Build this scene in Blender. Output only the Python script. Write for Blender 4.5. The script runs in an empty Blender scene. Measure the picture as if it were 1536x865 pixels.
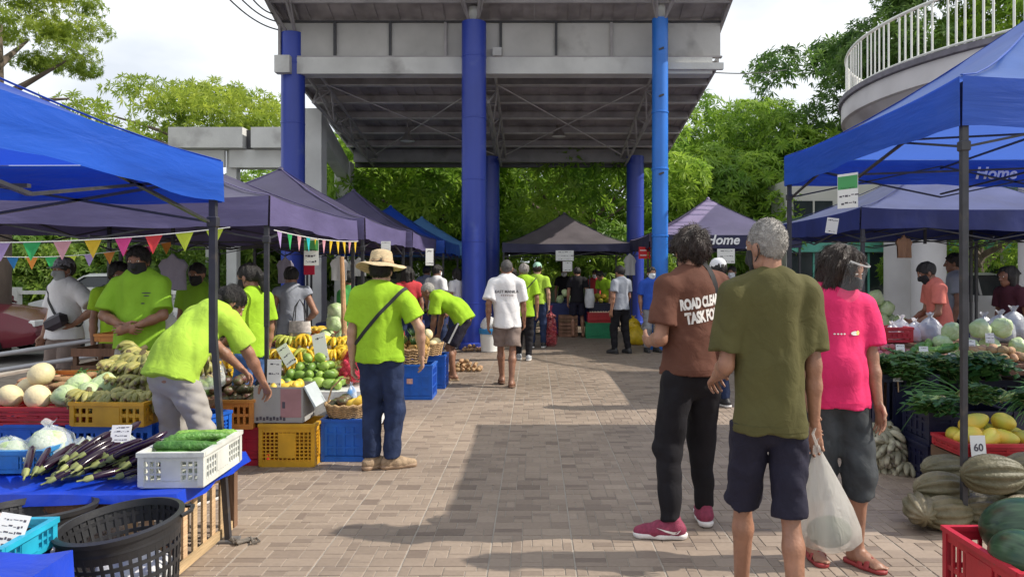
import bpy, bmesh, math, random
import numpy as np
from mathutils import Vector, Matrix, Euler
from mathutils.bvhtree import BVHTree
from math import radians as R, sin, cos, pi, sqrt, atan2

random.seed(7); rng = np.random.default_rng(7)
scene = bpy.context.scene
COL = scene.collection

# ------------------------------------------------------------------ camera
EYE = 1.5
cam_d = bpy.data.cameras.new('camera'); cam = bpy.data.objects.new('camera', cam_d); COL.objects.link(cam)
cam.location = (0, 0, EYE); cam.rotation_euler = (R(90), 0, 0)
cam_d.sensor_width = 36; cam_d.lens = 26
cam_d.shift_x = -34/1536; cam_d.shift_y = -24.5/1536
cam_d.clip_start = .05; cam_d.clip_end = 2000
scene.camera = cam

# ------------------------------------------------------------------ sky and sun
SUN_EL, SUN_AZ = R(41), R(90.5)          # the sun stands square to the aisle, on the right
world = bpy.data.worlds.new('World'); scene.world = world; world.use_nodes = True
nt = world.node_tree; nt.nodes.clear()
out = nt.nodes.new('ShaderNodeOutputWorld'); bg = nt.nodes.new('ShaderNodeBackground'); bg.inputs[1].default_value = .1
sky = nt.nodes.new('ShaderNodeTexSky'); sky.sky_type = 'NISHITA'; sky.sun_disc = False
sky.sun_elevation = SUN_EL; sky.sun_rotation = SUN_AZ; sky.dust_density = 2.0
bgc = nt.nodes.new('ShaderNodeBackground'); bgc.inputs[1].default_value = 1.95
tc = nt.nodes.new('ShaderNodeTexCoord')
mp = nt.nodes.new('ShaderNodeMapping'); mp.inputs['Scale'].default_value = (1, 1, 2.2)
nt.links.new(tc.outputs['Generated'], mp.inputs[0])
n1 = nt.nodes.new('ShaderNodeTexNoise'); n1.inputs['Scale'].default_value = 2.1; n1.inputs['Detail'].default_value = 7; n1.inputs['Roughness'].default_value = .55
n2 = nt.nodes.new('ShaderNodeTexNoise'); n2.inputs['Scale'].default_value = 3.4; n2.inputs['Detail'].default_value = 5
nt.links.new(mp.outputs[0], n1.inputs['Vector']); nt.links.new(mp.outputs[0], n2.inputs['Vector'])
cr = nt.nodes.new('ShaderNodeValToRGB'); cr.color_ramp.elements[0].position = .20; cr.color_ramp.elements[1].position = .38
cc = nt.nodes.new('ShaderNodeValToRGB')
cc.color_ramp.elements[0].position = .36; cc.color_ramp.elements[0].color = (.33, .355, .39, 1)
cc.color_ramp.elements[1].position = .60; cc.color_ramp.elements[1].color = (.48, .495, .51, 1)
nt.links.new(n1.outputs[0], cr.inputs[0]); nt.links.new(n2.outputs[0], cc.inputs[0])
mx = nt.nodes.new('ShaderNodeMixShader')
nt.links.new(sky.outputs[0], bg.inputs[0]); nt.links.new(cc.outputs[0], bgc.inputs[0])
nt.links.new(cr.outputs[0], mx.inputs[0]); nt.links.new(bg.outputs[0], mx.inputs[1]); nt.links.new(bgc.outputs[0], mx.inputs[2])
nt.links.new(mx.outputs[0], out.inputs[0])
sd = bpy.data.lights.new('sun', 'SUN'); sd.energy = 4.1; sd.angle = R(.6); sd.color = (1, .93, .82)
sun = bpy.data.objects.new('sun', sd); COL.objects.link(sun); sun.location = (40, 0, 40)
_dir = Vector((sin(SUN_AZ)*cos(SUN_EL), cos(SUN_AZ)*cos(SUN_EL), sin(SUN_EL)))
sun.rotation_euler = _dir.to_track_quat('Z', 'Y').to_euler()
scene.view_settings.view_transform = 'Standard'; scene.view_settings.look = 'None'
scene.view_settings.exposure = 0.36; scene.view_settings.gamma = 1.0
scene.cycles.use_denoising = True
scene.cycles.max_bounces = 8; scene.cycles.transparent_max_bounces = 12

# ------------------------------------------------------------------ helpers
F = 1109.0
def gx(px, y):                 # world x seen at photo column px, depth y
    return (px-802)*y/F
def gz(py, y):                 # world height seen at photo row py, depth y
    return EYE-(py-408)*y/F

def tag(o, label, cat, group=None):
    o['label'] = label; o['category'] = cat
    if group: o['group'] = group
    return o
def thing(name, label, cat, loc=(0, 0, 0), rz=0, group=None):
    o = bpy.data.objects.new(name, None); COL.objects.link(o); o.empty_display_size = .05
    o.location = loc; o.rotation_euler = (0, 0, rz)
    return tag(o, label, cat, group)
def mkmesh(name, V, Fc, mat, smooth=True, sharp=None, tone=None):
    me = bpy.data.meshes.new(name)
    V = V.tolist() if isinstance(V, np.ndarray) else V
    Fc = Fc.tolist() if isinstance(Fc, np.ndarray) else Fc
    me.from_pydata(V, [], Fc)
    if smooth: me.polygons.foreach_set('use_smooth', [True]*len(me.polygons))
    if sharp is not None: me.set_sharp_from_angle(angle=R(sharp))
    if tone is not None:
        at = me.attributes.new('tone', 'FLOAT', 'FACE'); at.data.foreach_set('value', list(tone))
    if mat: me.materials.append(mat)
    return me
def put(name, me, parent=None, loc=None, rot=None, scale=None, kind=None):
    o = bpy.data.objects.new(name, me); COL.objects.link(o)
    if parent: o.parent = parent
    if loc is not None: o.location = loc
    if rot is not None: o.rotation_euler = rot
    if scale is not None: o.scale = scale if hasattr(scale, '__len__') else (scale,)*3
    if kind: o['kind'] = kind
    return o
def copy_tree(o, parent=None):
    c = o.copy(); COL.objects.link(c)
    if parent: c.parent = parent
    for ch in o.children: copy_tree(ch, c)
    return c

class MB:
    def __init__(s): s.v = []; s.f = []; s.t = []
    def add(s, V, Fc, tone=.5):
        b = len(s.v); s.v += [tuple(p) for p in V]; s.f += [tuple(i+b for i in f) for f in Fc]; s.t += [tone]*len(Fc); return s
    def box(s, c, size, rot=None, tone=.5, bev=0):
        x, y, z = [q/2 for q in size]; c = Vector(c)
        if bev:
            b = min(bev, x*.9, y*.9, z*.9); P = []
            for sz in (-1, 1):
                for (ax, ay, az) in (((x-b), (y-b), z), (x, y, z-b)) if sz > 0 else ((x, y, z-b), (x-b, y-b, z)):
                    P += [Vector((sx*ax, sy*ay, sz*az)) for sx, sy in ((-1, -1), (1, -1), (1, 1), (-1, 1))]
            # order rings bottom to top
            rings = [P[4:8], P[0:4], P[12:16], P[8:12]]
            P = rings[0]+rings[1]+rings[2]+rings[3]
            Fc = [(3, 2, 1, 0), (12, 13, 14, 15)]
            for r in range(3):
                for i in range(4): Fc.append((r*4+i, r*4+(i+1) % 4, r*4+4+(i+1) % 4, r*4+4+i))
        else:
            P = [Vector((sx*x, sy*y, sz*z)) for sz in (-1, 1) for sx, sy in ((-1, -1), (1, -1), (1, 1), (-1, 1))]
            Fc = [(3, 2, 1, 0), (4, 5, 6, 7), (0, 1, 5, 4), (1, 2, 6, 5), (2, 3, 7, 6), (3, 0, 4, 7)]
        if rot is not None:
            m = rot if isinstance(rot, Matrix) else Euler(rot).to_matrix()
            P = [m @ p for p in P]
        return s.add([p+c for p in P], Fc, tone)
    def tube(s, pts, rad, n=8, cap=True, flat=1.0, up=None, tone=.5):
        pts = [Vector(p) for p in pts]; m = len(pts)
        if not hasattr(rad, '__len__'): rad = [rad]*m
        V = []; prev = None
        for i, p in enumerate(pts):
            d = (pts[min(i+1, m-1)]-pts[max(i-1, 0)])
            d = d.normalized() if d.length > 1e-9 else Vector((0, 0, 1))
            if prev is None:
                u = Vector(up) if up is not None else (Vector((0, 0, 1)) if abs(d.z) < .9 else Vector((1, 0, 0)))
            else: u = prev
            a = (u-d*u.dot(d))
            a = a.normalized() if a.length > 1e-6 else d.orthogonal().normalized()
            b = d.cross(a); prev = a
            for k in range(n):
                t = 2*pi*k/n
                V.append(p+a*(cos(t)*rad[i]*flat)+b*(sin(t)*rad[i]))
        Fc = []
        for i in range(m-1):
            for k in range(n): Fc.append((i*n+k, i*n+(k+1) % n, (i+1)*n+(k+1) % n, (i+1)*n+k))
        if cap: Fc.append(tuple(range(n))[::-1]); Fc.append(tuple((m-1)*n+k for k in range(n)))
        return s.add(V, Fc, tone)
    def bar(s, p0, p1, w, d=None, tone=.5):        # rectangular bar
        p0 = Vector(p0); p1 = Vector(p1); d = d or w; ax = p1-p0; L = ax.length
        q = ax.to_track_quat('Z', 'Y').to_matrix()
        return s.box((p0+p1)/2, (w, d, L), q, tone)
    def lathe(s, prof, n=24, c=(0, 0, 0), tone=.5, close=False, fn=None):
        V = []; c = Vector(c)
        for (r, z) in prof:
            for k in range(n):
                t = 2*pi*k/n; p = Vector((r*cos(t), r*sin(t), z))
                if fn: p = fn(p, t)
                V.append(p+c)
        Fc = []; m = len(prof)
        for i in range(m-1):
            for k in range(n): Fc.append((i*n+k, i*n+(k+1) % n, (i+1)*n+(k+1) % n, (i+1)*n+k))
        if prof[0][0] > 1e-5 and close: Fc.append(tuple(range(n))[::-1])
        if prof[-1][0] > 1e-5 and close: Fc.append(tuple((m-1)*n+k for k in range(n)))
        return s.add(V, Fc, tone)
    def ell(s, c, r, n=12, m=8, fn=None, tone=.5):
        c = Vector(c); V = [Vector((0, 0, -1))]
        for i in range(1, m):
            a = -pi/2+pi*i/m
            for k in range(n): V.append(Vector((cos(a)*cos(2*pi*k/n), cos(a)*sin(2*pi*k/n), sin(a))))
        V.append(Vector((0, 0, 1)))
        V2 = []
        for p in V:
            q = fn(p) if fn else p
            V2.append(c+Vector((q.x*r[0], q.y*r[1], q.z*r[2])))
        Fc = []
        for k in range(n): Fc.append((0, 1+(k+1) % n, 1+k))
        for i in range(m-2):
            for k in range(n): Fc.append((1+i*n+k, 1+i*n+(k+1) % n, 1+(i+1)*n+(k+1) % n, 1+(i+1)*n+k))
        L = len(V)-1; b = 1+(m-2)*n
        for k in range(n): Fc.append((b+k, b+(k+1) % n, L))
        return s.add(V2, Fc, tone)
    def mesh(s, name, mat, smooth=True, sharp=40, tone=False):
        return mkmesh(name, s.v, s.f, mat, smooth, sharp if smooth else None, s.t if tone else None)
    def build(s, name, mat, parent=None, smooth=True, sharp=40, loc=None, rot=None, tone=False, kind=None):
        return put(name, s.mesh(name, mat, smooth, sharp, tone), parent, loc, rot, None, kind)

MATS = {}
def M(key, col, rough=.6, var=.12, scale=6., bump=0., bscale=40., metal=0., trans=0., tcol=None, orand=0., attr=0., col2=None, spec=.5,
      sheen=0., alpha=1., stretch=None, distort=0., detail=4., dirt=None):
    """procedural material: base colour, noise variation, bump, per-object and per-piece variation"""
    if key in MATS: return MATS[key]
    m = bpy.data.materials.new(key); m.use_nodes = True; t = m.node_tree; N = t.nodes; L = t.links
    b = N['Principled BSDF']; o = N['Material Output']
    b.inputs['Roughness'].default_value = rough; b.inputs['Metallic'].default_value = metal
    b.inputs['Specular IOR Level'].default_value = spec
    if sheen: b.inputs['Sheen Weight'].default_value = sheen
    tc = N.new('ShaderNodeTexCoord'); vec = tc.outputs['Object']
    if stretch:
        mp = N.new('ShaderNodeMapping'); mp.inputs['Scale'].default_value = stretch; L.new(vec, mp.inputs[0]); vec = mp.outputs[0]
    no = N.new('ShaderNodeTexNoise'); no.inputs['Scale'].default_value = scale; no.inputs['Detail'].default_value = detail
    no.inputs['Distortion'].default_value = distort
    L.new(vec, no.inputs['Vector'])
    c = tuple(col)+(1,)
    rp = N.new('ShaderNodeValToRGB'); rp.color_ramp.elements[0].position = .3; rp.color_ramp.elements[1].position = .7
    if col2 is not None:
        rp.color_ramp.elements[0].color = c; rp.color_ramp.elements[1].color = tuple(col2)+(1,)
    else:
        rp.color_ramp.elements[0].color = tuple(max(0, q*(1-var)) for q in col)+(1,)
        rp.color_ramp.elements[1].color = tuple(min(1, q*(1+var)) for q in col)+(1,)
    L.new(no.outputs[0], rp.inputs[0]); cs = rp.outputs[0]
    if dirt:      # (colour, scale, threshold) stains with a shape of their own
        dn = N.new('ShaderNodeTexNoise'); dn.inputs['Scale'].default_value = dirt[1]; dn.inputs['Detail'].default_value = 6
        L.new(tc.outputs['Object'], dn.inputs['Vector'])
        dr = N.new('ShaderNodeValToRGB'); dr.color_ramp.elements[0].position = dirt[2]; dr.color_ramp.elements[1].position = dirt[2]+.16
        L.new(dn.outputs[0], dr.inputs[0])
        mi = N.new('ShaderNodeMix'); mi.data_type = 'RGBA'; L.new(dr.outputs[0], mi.inputs[0]); L.new(cs, mi.inputs[6]); mi.inputs[7].default_value = tuple(dirt[0])+(1,)
        cs = mi.outputs[2]
    if orand or attr:
        hs = N.new('ShaderNodeHueSaturation'); L.new(cs, hs.inputs['Color'])
        mr = N.new('ShaderNodeMapRange'); amt = orand or attr
        mr.inputs['To Min'].default_value = 1-amt; mr.inputs['To Max'].default_value = 1+amt
        if orand:
            oi = N.new('ShaderNodeObjectInfo'); L.new(oi.outputs['Random'], mr.inputs[0])
        else:
            at = N.new('ShaderNodeAttribute'); at.attribute_name = 'tone'; L.new(at.outputs['Fac'], mr.inputs[0])
        L.new(mr.outputs[0], hs.inputs['Value'])
        m2 = N.new('ShaderNodeMapRange'); m2.inputs['To Min'].default_value = .5+amt*.045; m2.inputs['To Max'].default_value = .5-amt*.045
        L.new(mr.inputs[0].links[0].from_socket, m2.inputs[0]); L.new(m2.outputs[0], hs.inputs['Hue'])
        cs = hs.outputs[0]
    L.new(cs, b.inputs['Base Color'])
    if bump:
        bn = N.new('ShaderNodeTexNoise'); bn.inputs['Scale'].default_value = bscale; bn.inputs['Detail'].default_value = 5; bn.inputs['Distortion'].default_value = distort
        L.new(vec, bn.inputs['Vector'])
        bp = N.new('ShaderNodeBump'); bp.inputs['Strength'].default_value = bump; bp.inputs['Distance'].default_value = .02
        L.new(bn.outputs[0], bp.inputs['Height']); L.new(bp.outputs[0], b.inputs['Normal'])
    sh = b.outputs[0]
    if trans:
        tr = N.new('ShaderNodeBsdfTranslucent'); ms = N.new('ShaderNodeMixShader'); ms.inputs[0].default_value = trans
        if tcol is not None: tr.inputs[0].default_value = tuple(tcol)+(1,)
        else: L.new(cs, tr.inputs[0])
        L.new(sh, ms.inputs[1]); L.new(tr.outputs[0], ms.inputs[2]); sh = ms.outputs[0]
    if alpha < 1:
        tp = N.new('ShaderNodeBsdfTransparent'); ms = N.new('ShaderNodeMixShader'); ms.inputs[0].default_value = alpha
        L.new(tp.outputs[0], ms.inputs[1]); L.new(sh, ms.inputs[2]); sh = ms.outputs[0]
    L.new(sh, o.inputs[0])
    MATS[key] = m
    return m
def lerp(a, b, t): return a+(b-a)*t

def text_mesh(body, size, thick=.0, extrude=.001, align='CENTER', shear=0, space=1.0):
    cu = bpy.data.curves.new('lettering', 'FONT'); cu.body = body; cu.size = size; cu.align_x = align; cu.align_y = 'CENTER'
    cu.extrude = extrude; cu.offset = thick; cu.resolution_u = 3; cu.shear = shear; cu.space_character = space
    o = bpy.data.objects.new('lettering', cu); me = bpy.data.meshes.new_from_object(o)
    bpy.data.objects.remove(o); bpy.data.curves.remove(cu); me.materials.clear()
    return me
# ================================================================== distance fields -> meshes (bodies, clothes)
def A3(*p): return np.array(p, float)
def cone(a, b, ra, rb, u=None, s=1., k=.03, flat=False, op='add'):
    return dict(t='c', a=np.asarray(a, float), b=np.asarray(b, float), ra=ra, rb=rb, u=u, s=s, k=k, flat=flat, op=op)
def elli(c, r, ax=None, k=.02, op='add'):
    return dict(t='e', c=np.asarray(c, float), r=np.asarray(r, float), ax=ax, k=k, op=op)
def plane(n, p): return dict(t='p', n=np.asarray(n, float), p=np.asarray(p, float))
def waves(amp, freq, seed, st=(1, 1, .35)):
    r = np.random.default_rng(seed); ks = []
    for i in range(6):
        kv = r.normal(size=3); kv /= np.linalg.norm(kv); ks.append((kv*np.array(st)*freq*r.uniform(.6, 1.6), r.uniform(0, 6.28)))
    return dict(t='w', amp=amp, ks=ks)
def ridges(amp, freq, seed, st=(1, 1, .3)):
    d = waves(amp, freq, seed, st); d['t'] = 'r'; return d

def field_mesh(prims, vox):
    lo = np.full(3, 9.); hi = np.full(3, -9.)
    for p in prims:
        if p.get('op') != 'add': continue
        if p['t'] == 'c':
            r = max(p['ra'], p['rb'])*max(1, p['s'])
            lo = np.minimum(lo, np.minimum(p['a'], p['b'])-r); hi = np.maximum(hi, np.maximum(p['a'], p['b'])+r)
        elif p['t'] == 'e':
            r = p['r'].max(); lo = np.minimum(lo, p['c']-r); hi = np.maximum(hi, p['c']+r)
    lo -= 3*vox; hi += 3*vox
    n = np.ceil((hi-lo)/vox).astype(int)+1
    ax = [lo[i]+vox*np.arange(n[i]) for i in range(3)]
    D = np.full(n, .15, np.float32)
    for p in prims:
        if p['t'] == 'c':
            r = max(p['ra'], p['rb'])*max(1, p['s']); m = r+p['k']+3*vox
            l = np.minimum(p['a'], p['b'])-m; h = np.maximum(p['a'], p['b'])+m
        elif p['t'] == 'e':
            m = p['r'].max()+p['k']+3*vox; l = p['c']-m; h = p['c']+m
        else: l, h = lo, hi
        i0 = np.clip(np.floor((l-lo)/vox).astype(int), 0, n); i1 = np.clip(np.ceil((h-lo)/vox).astype(int)+1, 0, n)
        if (i1 <= i0).any(): continue
        sl = tuple(slice(a, b) for a, b in zip(i0, i1))
        X = ax[0][sl[0]][:, None, None].astype(np.float32); Y = ax[1][sl[1]][None, :, None].astype(np.float32); Z = ax[2][sl[2]][None, None, :].astype(np.float32)
        sub = D[sl]
        if p['t'] == 'c':
            a, b = p['a'], p['b']; ab = b-a; L2 = max(ab@ab, 1e-9); L = sqrt(L2)
            px, py, pz = X-a[0], Y-a[1], Z-a[2]
            tt = (px*ab[0]+py*ab[1]+pz*ab[2])/L2; t = np.clip(tt, 0, 1)
            qx, qy, qz = px-t*ab[0], py-t*ab[1], pz-t*ab[2]
            if p['u'] is not None and p['s'] != 1:
                u = p['u']; g = (qx*u[0]+qy*u[1]+qz*u[2])*(1/p['s']-1)
                qx, qy, qz = qx+g*u[0], qy+g*u[1], qz+g*u[2]
            d = np.sqrt(qx*qx+qy*qy+qz*qz)-(p['ra']+(p['rb']-p['ra'])*t)
            if p['flat']: d = np.maximum(d, (tt-1)*L)
        elif p['t'] == 'e':
            px, py, pz = X-p['c'][0], Y-p['c'][1], Z-p['c'][2]
            if p['ax'] is not None:
                e = p['ax']; px, py, pz = [px*v[0]+py*v[1]+pz*v[2] for v in e]
            r = p['r']; k0 = np.sqrt((px/r[0])**2+(py/r[1])**2+(pz/r[2])**2); k1 = np.sqrt((px/r[0]**2)**2+(py/r[1]**2)**2+(pz/r[2]**2)**2)+1e-6
            d = k0*(k0-1)/k1
        elif p['t'] == 'p':
            nn = p['n']; c = nn@p['p']; D[:] = np.maximum(D, X*nn[0]+Y*nn[1]+Z*nn[2]-c); continue
        elif p['t'] == 'r':      # sharp creases between soft rolls
            w = 0
            for kv, ph in p['ks'][:4]:
                q = X*kv[0]+Y*kv[1]+Z*kv[2]+ph; q = q+.9*np.sin(X*9+Z*14+ph)+.7*np.sin(Y*11-Z*8+ph*2); w = w+(1-2*np.abs(np.sin(q*.5)))
            D[:] = D+(p['amp']/2.0)*w; continue
        elif p['t'] == 'w':
            w = 0
            for kv, ph in p['ks']: w = w+np.sin(X*kv[0]+Y*kv[1]+Z*kv[2]+ph)
            D[:] = D+(p['amp']/2.4)*w; continue
        k = p['k']
        if p['op'] == 'add':
            h = np.clip(.5+.5*(sub-d)/k, 0, 1); D[sl] = sub+(d-sub)*h-k*h*(1-h)
        elif p['op'] == 'and': D[:] = .15 if False else D; D[sl] = np.maximum(sub, d)
        else:
            d = -d; h = np.clip(.5-.5*(sub-d)/k, 0, 1); D[sl] = sub+(d-sub)*h+k*h*(1-h)
    return nets(D, lo, vox)

def nets(D, lo, vox):
    S = D < 0; nx, ny, nz = S.shape
    cnt = np.zeros((nx-1, ny-1, nz-1), np.int8)
    for i in (0, 1):
        for j in (0, 1):
            for k in (0, 1): cnt += S[i:nx-1+i, j:ny-1+j, k:nz-1+k]
    mask = (cnt > 0) & (cnt < 8); idx = np.argwhere(mask); m = len(idx)
    if m == 0: return np.zeros((0, 3)), np.zeros((0, 4), int)
    acc = np.zeros((m, 3)); num = np.zeros(m)
    for axi in range(3):
        o1, o2 = [q for q in range(3) if q != axi]
        for s1 in (0, 1):
            for s2 in (0, 1):
                a = np.zeros(3, int); a[o1] = s1; a[o2] = s2; b = a.copy(); b[axi] = 1
                da = D[tuple((idx+a).T)]; db = D[tuple((idx+b).T)]
                c = (da < 0) != (db < 0); t = np.where(c, da/(da-db+1e-12), 0)
                pos = np.tile(a.astype(float), (m, 1)); pos[:, axi] = t
                acc[c] += pos[c]; num += c
    V = lo+vox*(idx+acc/num[:, None])
    ids = np.full(mask.shape, -1); ids[mask] = np.arange(m)
    Q = []
    for axi in range(3):
        o1, o2 = [(1, 2), (2, 0), (0, 1)][axi]
        s0 = [slice(None)]*3; s1 = [slice(None)]*3; s0[axi] = slice(0, -1); s1[axi] = slice(1, None)
        A = S[tuple(s0)]; B = S[tuple(s1)]; e = np.argwhere(A != B)
        lim = np.array([nx-1, ny-1, nz-1])
        ok = (e[:, o1] >= 1) & (e[:, o2] >= 1) & (e[:, o1] < lim[o1]) & (e[:, o2] < lim[o2]); e = e[ok]
        ins = A[tuple(e.T)]
        c = []
        for (d1, d2) in ((-1, -1), (0, -1), (0, 0), (-1, 0)):
            q = e.copy(); q[:, o1] += d1; q[:, o2] += d2; c.append(ids[tuple(q.T)])
        q = np.stack(c, 1); q[~ins] = q[~ins][:, ::-1]; Q.append(q)
    Q = np.concatenate(Q); Q = Q[(Q >= 0).all(1)]
    return V, Q

# ================================================================== people
def rotx(a): return np.array([[1, 0, 0], [0, cos(a), -sin(a)], [0, sin(a), cos(a)]])
def rotz(a): return np.array([[cos(a), -sin(a), 0], [sin(a), cos(a), 0], [0, 0, 1]])
def unit(v): return v/(np.linalg.norm(v)+1e-9)
def ik(a, t, l1, l2, hint):
    a = np.asarray(a, float); t = np.asarray(t, float); d = t-a; L = min(np.linalg.norm(d), (l1+l2)*.995); d = unit(d)
    x = (l1*l1-l2*l2+L*L)/(2*L); h = sqrt(max(l1*l1-x*x, 0)); hint = np.asarray(hint, float); hp = unit(hint-d*(hint@d))
    return a+d*x+hp*h, a+d*L
def pose(bend=0, twist=0, side=0, armR=None, armL=None, legR=None, legL=None, yaw=0, pitch=0, hipz=.90, hipy=0, hintR=(.6, -1, 0), hintL=(-.6, -1, 0)):
    """joints of a 1.65 m figure facing +Y; bend leans the trunk forward; arms and legs are wrist and ankle targets"""
    J = {}; P = A3(0, hipy, hipz); Rm = rotz(twist) @ rotx(-bend)
    up = lambda x, y, z: P+Rm @ A3(x, y, z-.90)+np.array([side*(z-.9), 0, 0])
    Rz = rotz(twist); sd = lambda z: np.array([side*(z-.9), 0, 0]); Ra = Rz @ rotx(-bend*.5); Rb = Rz @ rotx(-bend*.85); Rc = Rz @ rotx(-bend*1.1)
    J['pelvis'] = P; J['waist'] = P+Ra @ A3(0, 0, .14)+sd(1.04); J['chest'] = J['waist']+Rb @ A3(0, -.01, .20)+sd(1.10); J['neck'] = J['chest']+Rc @ A3(0, -.01, .165)+sd(1.065)
    J['f0'] = Ra @ A3(0, 1, 0); J['upv0'] = Ra @ A3(0, 0, 1)
    J['f'] = Rm @ A3(0, 1, 0); J['upv'] = Rm @ A3(0, 0, 1); J['r'] = Rm @ A3(1, 0, 0)
    hp = rotx(-bend*.55+pitch); J['Rh'] = rotz(yaw+twist) @ rotx(-bend*.6-pitch)
    J['head'] = J['neck']+(Rm @ A3(0, .012, .05))+J['Rh'] @ A3(0, .02, .085)
    for sfx, sg, arm, leg, hint in (('R', 1, armR, legR, hintR), ('L', -1, armL, legL, hintL)):
        sh = J['chest']+Rm @ A3(sg*.17, -.002, .105); J['sh'+sfx] = sh
        tgt = A3(*arm) if arm is not None else sh+A3(sg*.055, .02, -.515)
        J['el'+sfx], J['wr'+sfx] = ik(sh, tgt, .275, .25, hint)
        hpj = P+rotz(twist*.3) @ A3(sg*.085, 0, -.03); J['hip'+sfx] = hpj
        at = A3(*leg) if leg is not None else A3(sg*.1, 0-.01, .085)
        J['kn'+sfx], J['an'+sfx] = ik(hpj, at, .405, .39, (sg*.15, 1, .0))
    return J

def hand_prims(w, d, n, side, curl=.5, spread=.12):
    """palm, four unequal fingers and a thumb; w wrist, d direction, n palm normal"""
    d = unit(d); n = unit(n-d*(n@d)); s = np.cross(d, n)*side
    pr = [cone(w-d*.03, w+d*.02, .024, .024, n, .85, k=.02), cone(w+d*.015, w+d*.075, .030, .038, n, .42, k=.02)]
    kn = w+d*.082
    for i, (off, L) in enumerate(((.033, .070), (.011, .080), (-.011, .075), (-.032, .060))):
        a = kn+s*off-d*abs(off-.01)*.25; p = a; dirv = unit(d+s*off*spread*8)
        ang = 0; segs = (L*.45, L*.32, L*.25)
        for q, sl in enumerate(segs):
            ang += curl*(.55, .8, .6)[q]; dd = dirv*cos(ang)+n*sin(ang); b = p+dd*sl
            pr.append(cone(p, b, .0082-.0008*q, .0078-.001*q, k=.003)); p = b
    a = w+d*.022+s*.028; b = a+unit(d*.75+s*.6+n*.35)*.042; c = b+unit(d*.85+s*.15+n*(.25+.5*curl))*.032
    pr += [cone(a, b, .014, .011, k=.014), cone(b, c, .0105, .0085, k=.006)]
    return pr

def head_parts(c, Rh, sc=1.):
    f, u, r = Rh @ A3(0, 1, 0), Rh @ A3(0, 0, 1), Rh @ A3(1, 0, 0); g = lambda x, y, z: c+(r*x+f*y+u*z)*sc; ax = (r, f, u)
    cran = [elli(g(0, -.012, .03), A3(.073, .092, .088)*sc, ax, k=.02)]
    low = [cone(g(0, .026, .005), g(0, .04, -.072), .064*sc, .042*sc, f, .95, k=.03), cone(g(-.035, .01, -.055), g(.035, .01, -.055), .036*sc, .036*sc, k=.025)]
    feat = [cone(g(0, .082, .022), g(0, .103, -.02), .008*sc, .0125*sc, k=.012), elli(g(0, .094, -.023), A3(.019, .011, .009)*sc, ax, k=.008),
            cone(g(-.032, .07, .036), g(.032, .07, .036), .013*sc, .013*sc, k=.015),
            elli(g(.031, .091, .016), A3(.014, .012, .009)*sc, ax, k=.008, op='sub'), elli(g(-.031, .091, .016), A3(.014, .012, .009)*sc, ax, k=.008, op='sub'),
            cone(g(-.018, .079, -.05), g(.018, .079, -.05), .0075*sc, .0075*sc, k=.006), cone(g(-.013, .078, -.062), g(.013, .078, -.062), .0075*sc, .0075*sc, k=.006),
            elli(g(.077, -.008, -.002), A3(.010, .020, .031)*sc, ax, k=.008), elli(g(-.077, -.008, -.002), A3(.010, .020, .031)*sc, ax, k=.008)]
    return g, ax, cran, low, feat

def fcat(parts):
    Vs, Fs, b = [], [], 0
    for V, Q in parts:
        Vs.append(V); Fs.append(Q+b); b += len(V)
    return np.concatenate(Vs), np.concatenate(Fs)
def bvh_of(V, Q): return BVHTree.FromPolygons([tuple(v) for v in V], [tuple(int(i) for i in q) for q in Q])
def strap_loop(bvh, c, n, w=.016, th=.006, arc=None, steps=48, off=.004):
    """a flat strap laid round a body on the plane through c with normal n"""
    c = Vector(c); n = Vector(n).normalized(); e1 = n.orthogonal().normalized(); e2 = n.cross(e1); pts = []; outw = []
    for i in range(steps):
        a = 2*pi*i/steps; d = e1*cos(a)+e2*sin(a); hit = bvh.ray_cast(c+d*.7, -d, .7)
        p = (hit[0] if hit[0] is not None else c+d*.1)
        pts.append(p+d*off); outw.append(d)
    V = []; Fc = []
    for p, d in zip(pts, outw): V += [p-n*w, p+n*w, p+n*w+d*th, p-n*w+d*th]
    for i in range(steps):
        a, b = i*4, ((i+1) % steps)*4
        for k in range(4): Fc.append((a+k, b+k, b+(k+1) % 4, a+(k+1) % 4))
    return V, Fc
def wrap_text(body, size, origin, xdir, updir, bvh, mat, parent, thick=.004, shear=0, name='lettering', off=.003, space=1., xs=1., left=False):
    me = text_mesh(body, size, thick, 0, shear=shear, space=space, align='LEFT' if left else 'CENTER'); bm = bmesh.new(); bm.from_mesh(me)
    bmesh.ops.triangulate(bm, faces=bm.faces); 
    for _ in range(2):
        es = [e for e in bm.edges if e.calc_length() > size*.22]
        if es: bmesh.ops.subdivide_edges(bm, edges=es, cuts=1)
    X = Vector(xdir).normalized(); U = Vector(updir).normalized(); Nn = X.cross(U); O = Vector(origin)
    for v in bm.verts:
        p = O+X*v.co.x*xs+U*v.co.y+Nn*.3; h = bvh.ray_cast(p, -Nn, .6)
        v.co = (h[0] if h[0] is not None else p-Nn*.3)+Nn*off
    bm.to_mesh(me); bm.free(); me.materials.append(mat)
    return put(name, me, parent)

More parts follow.
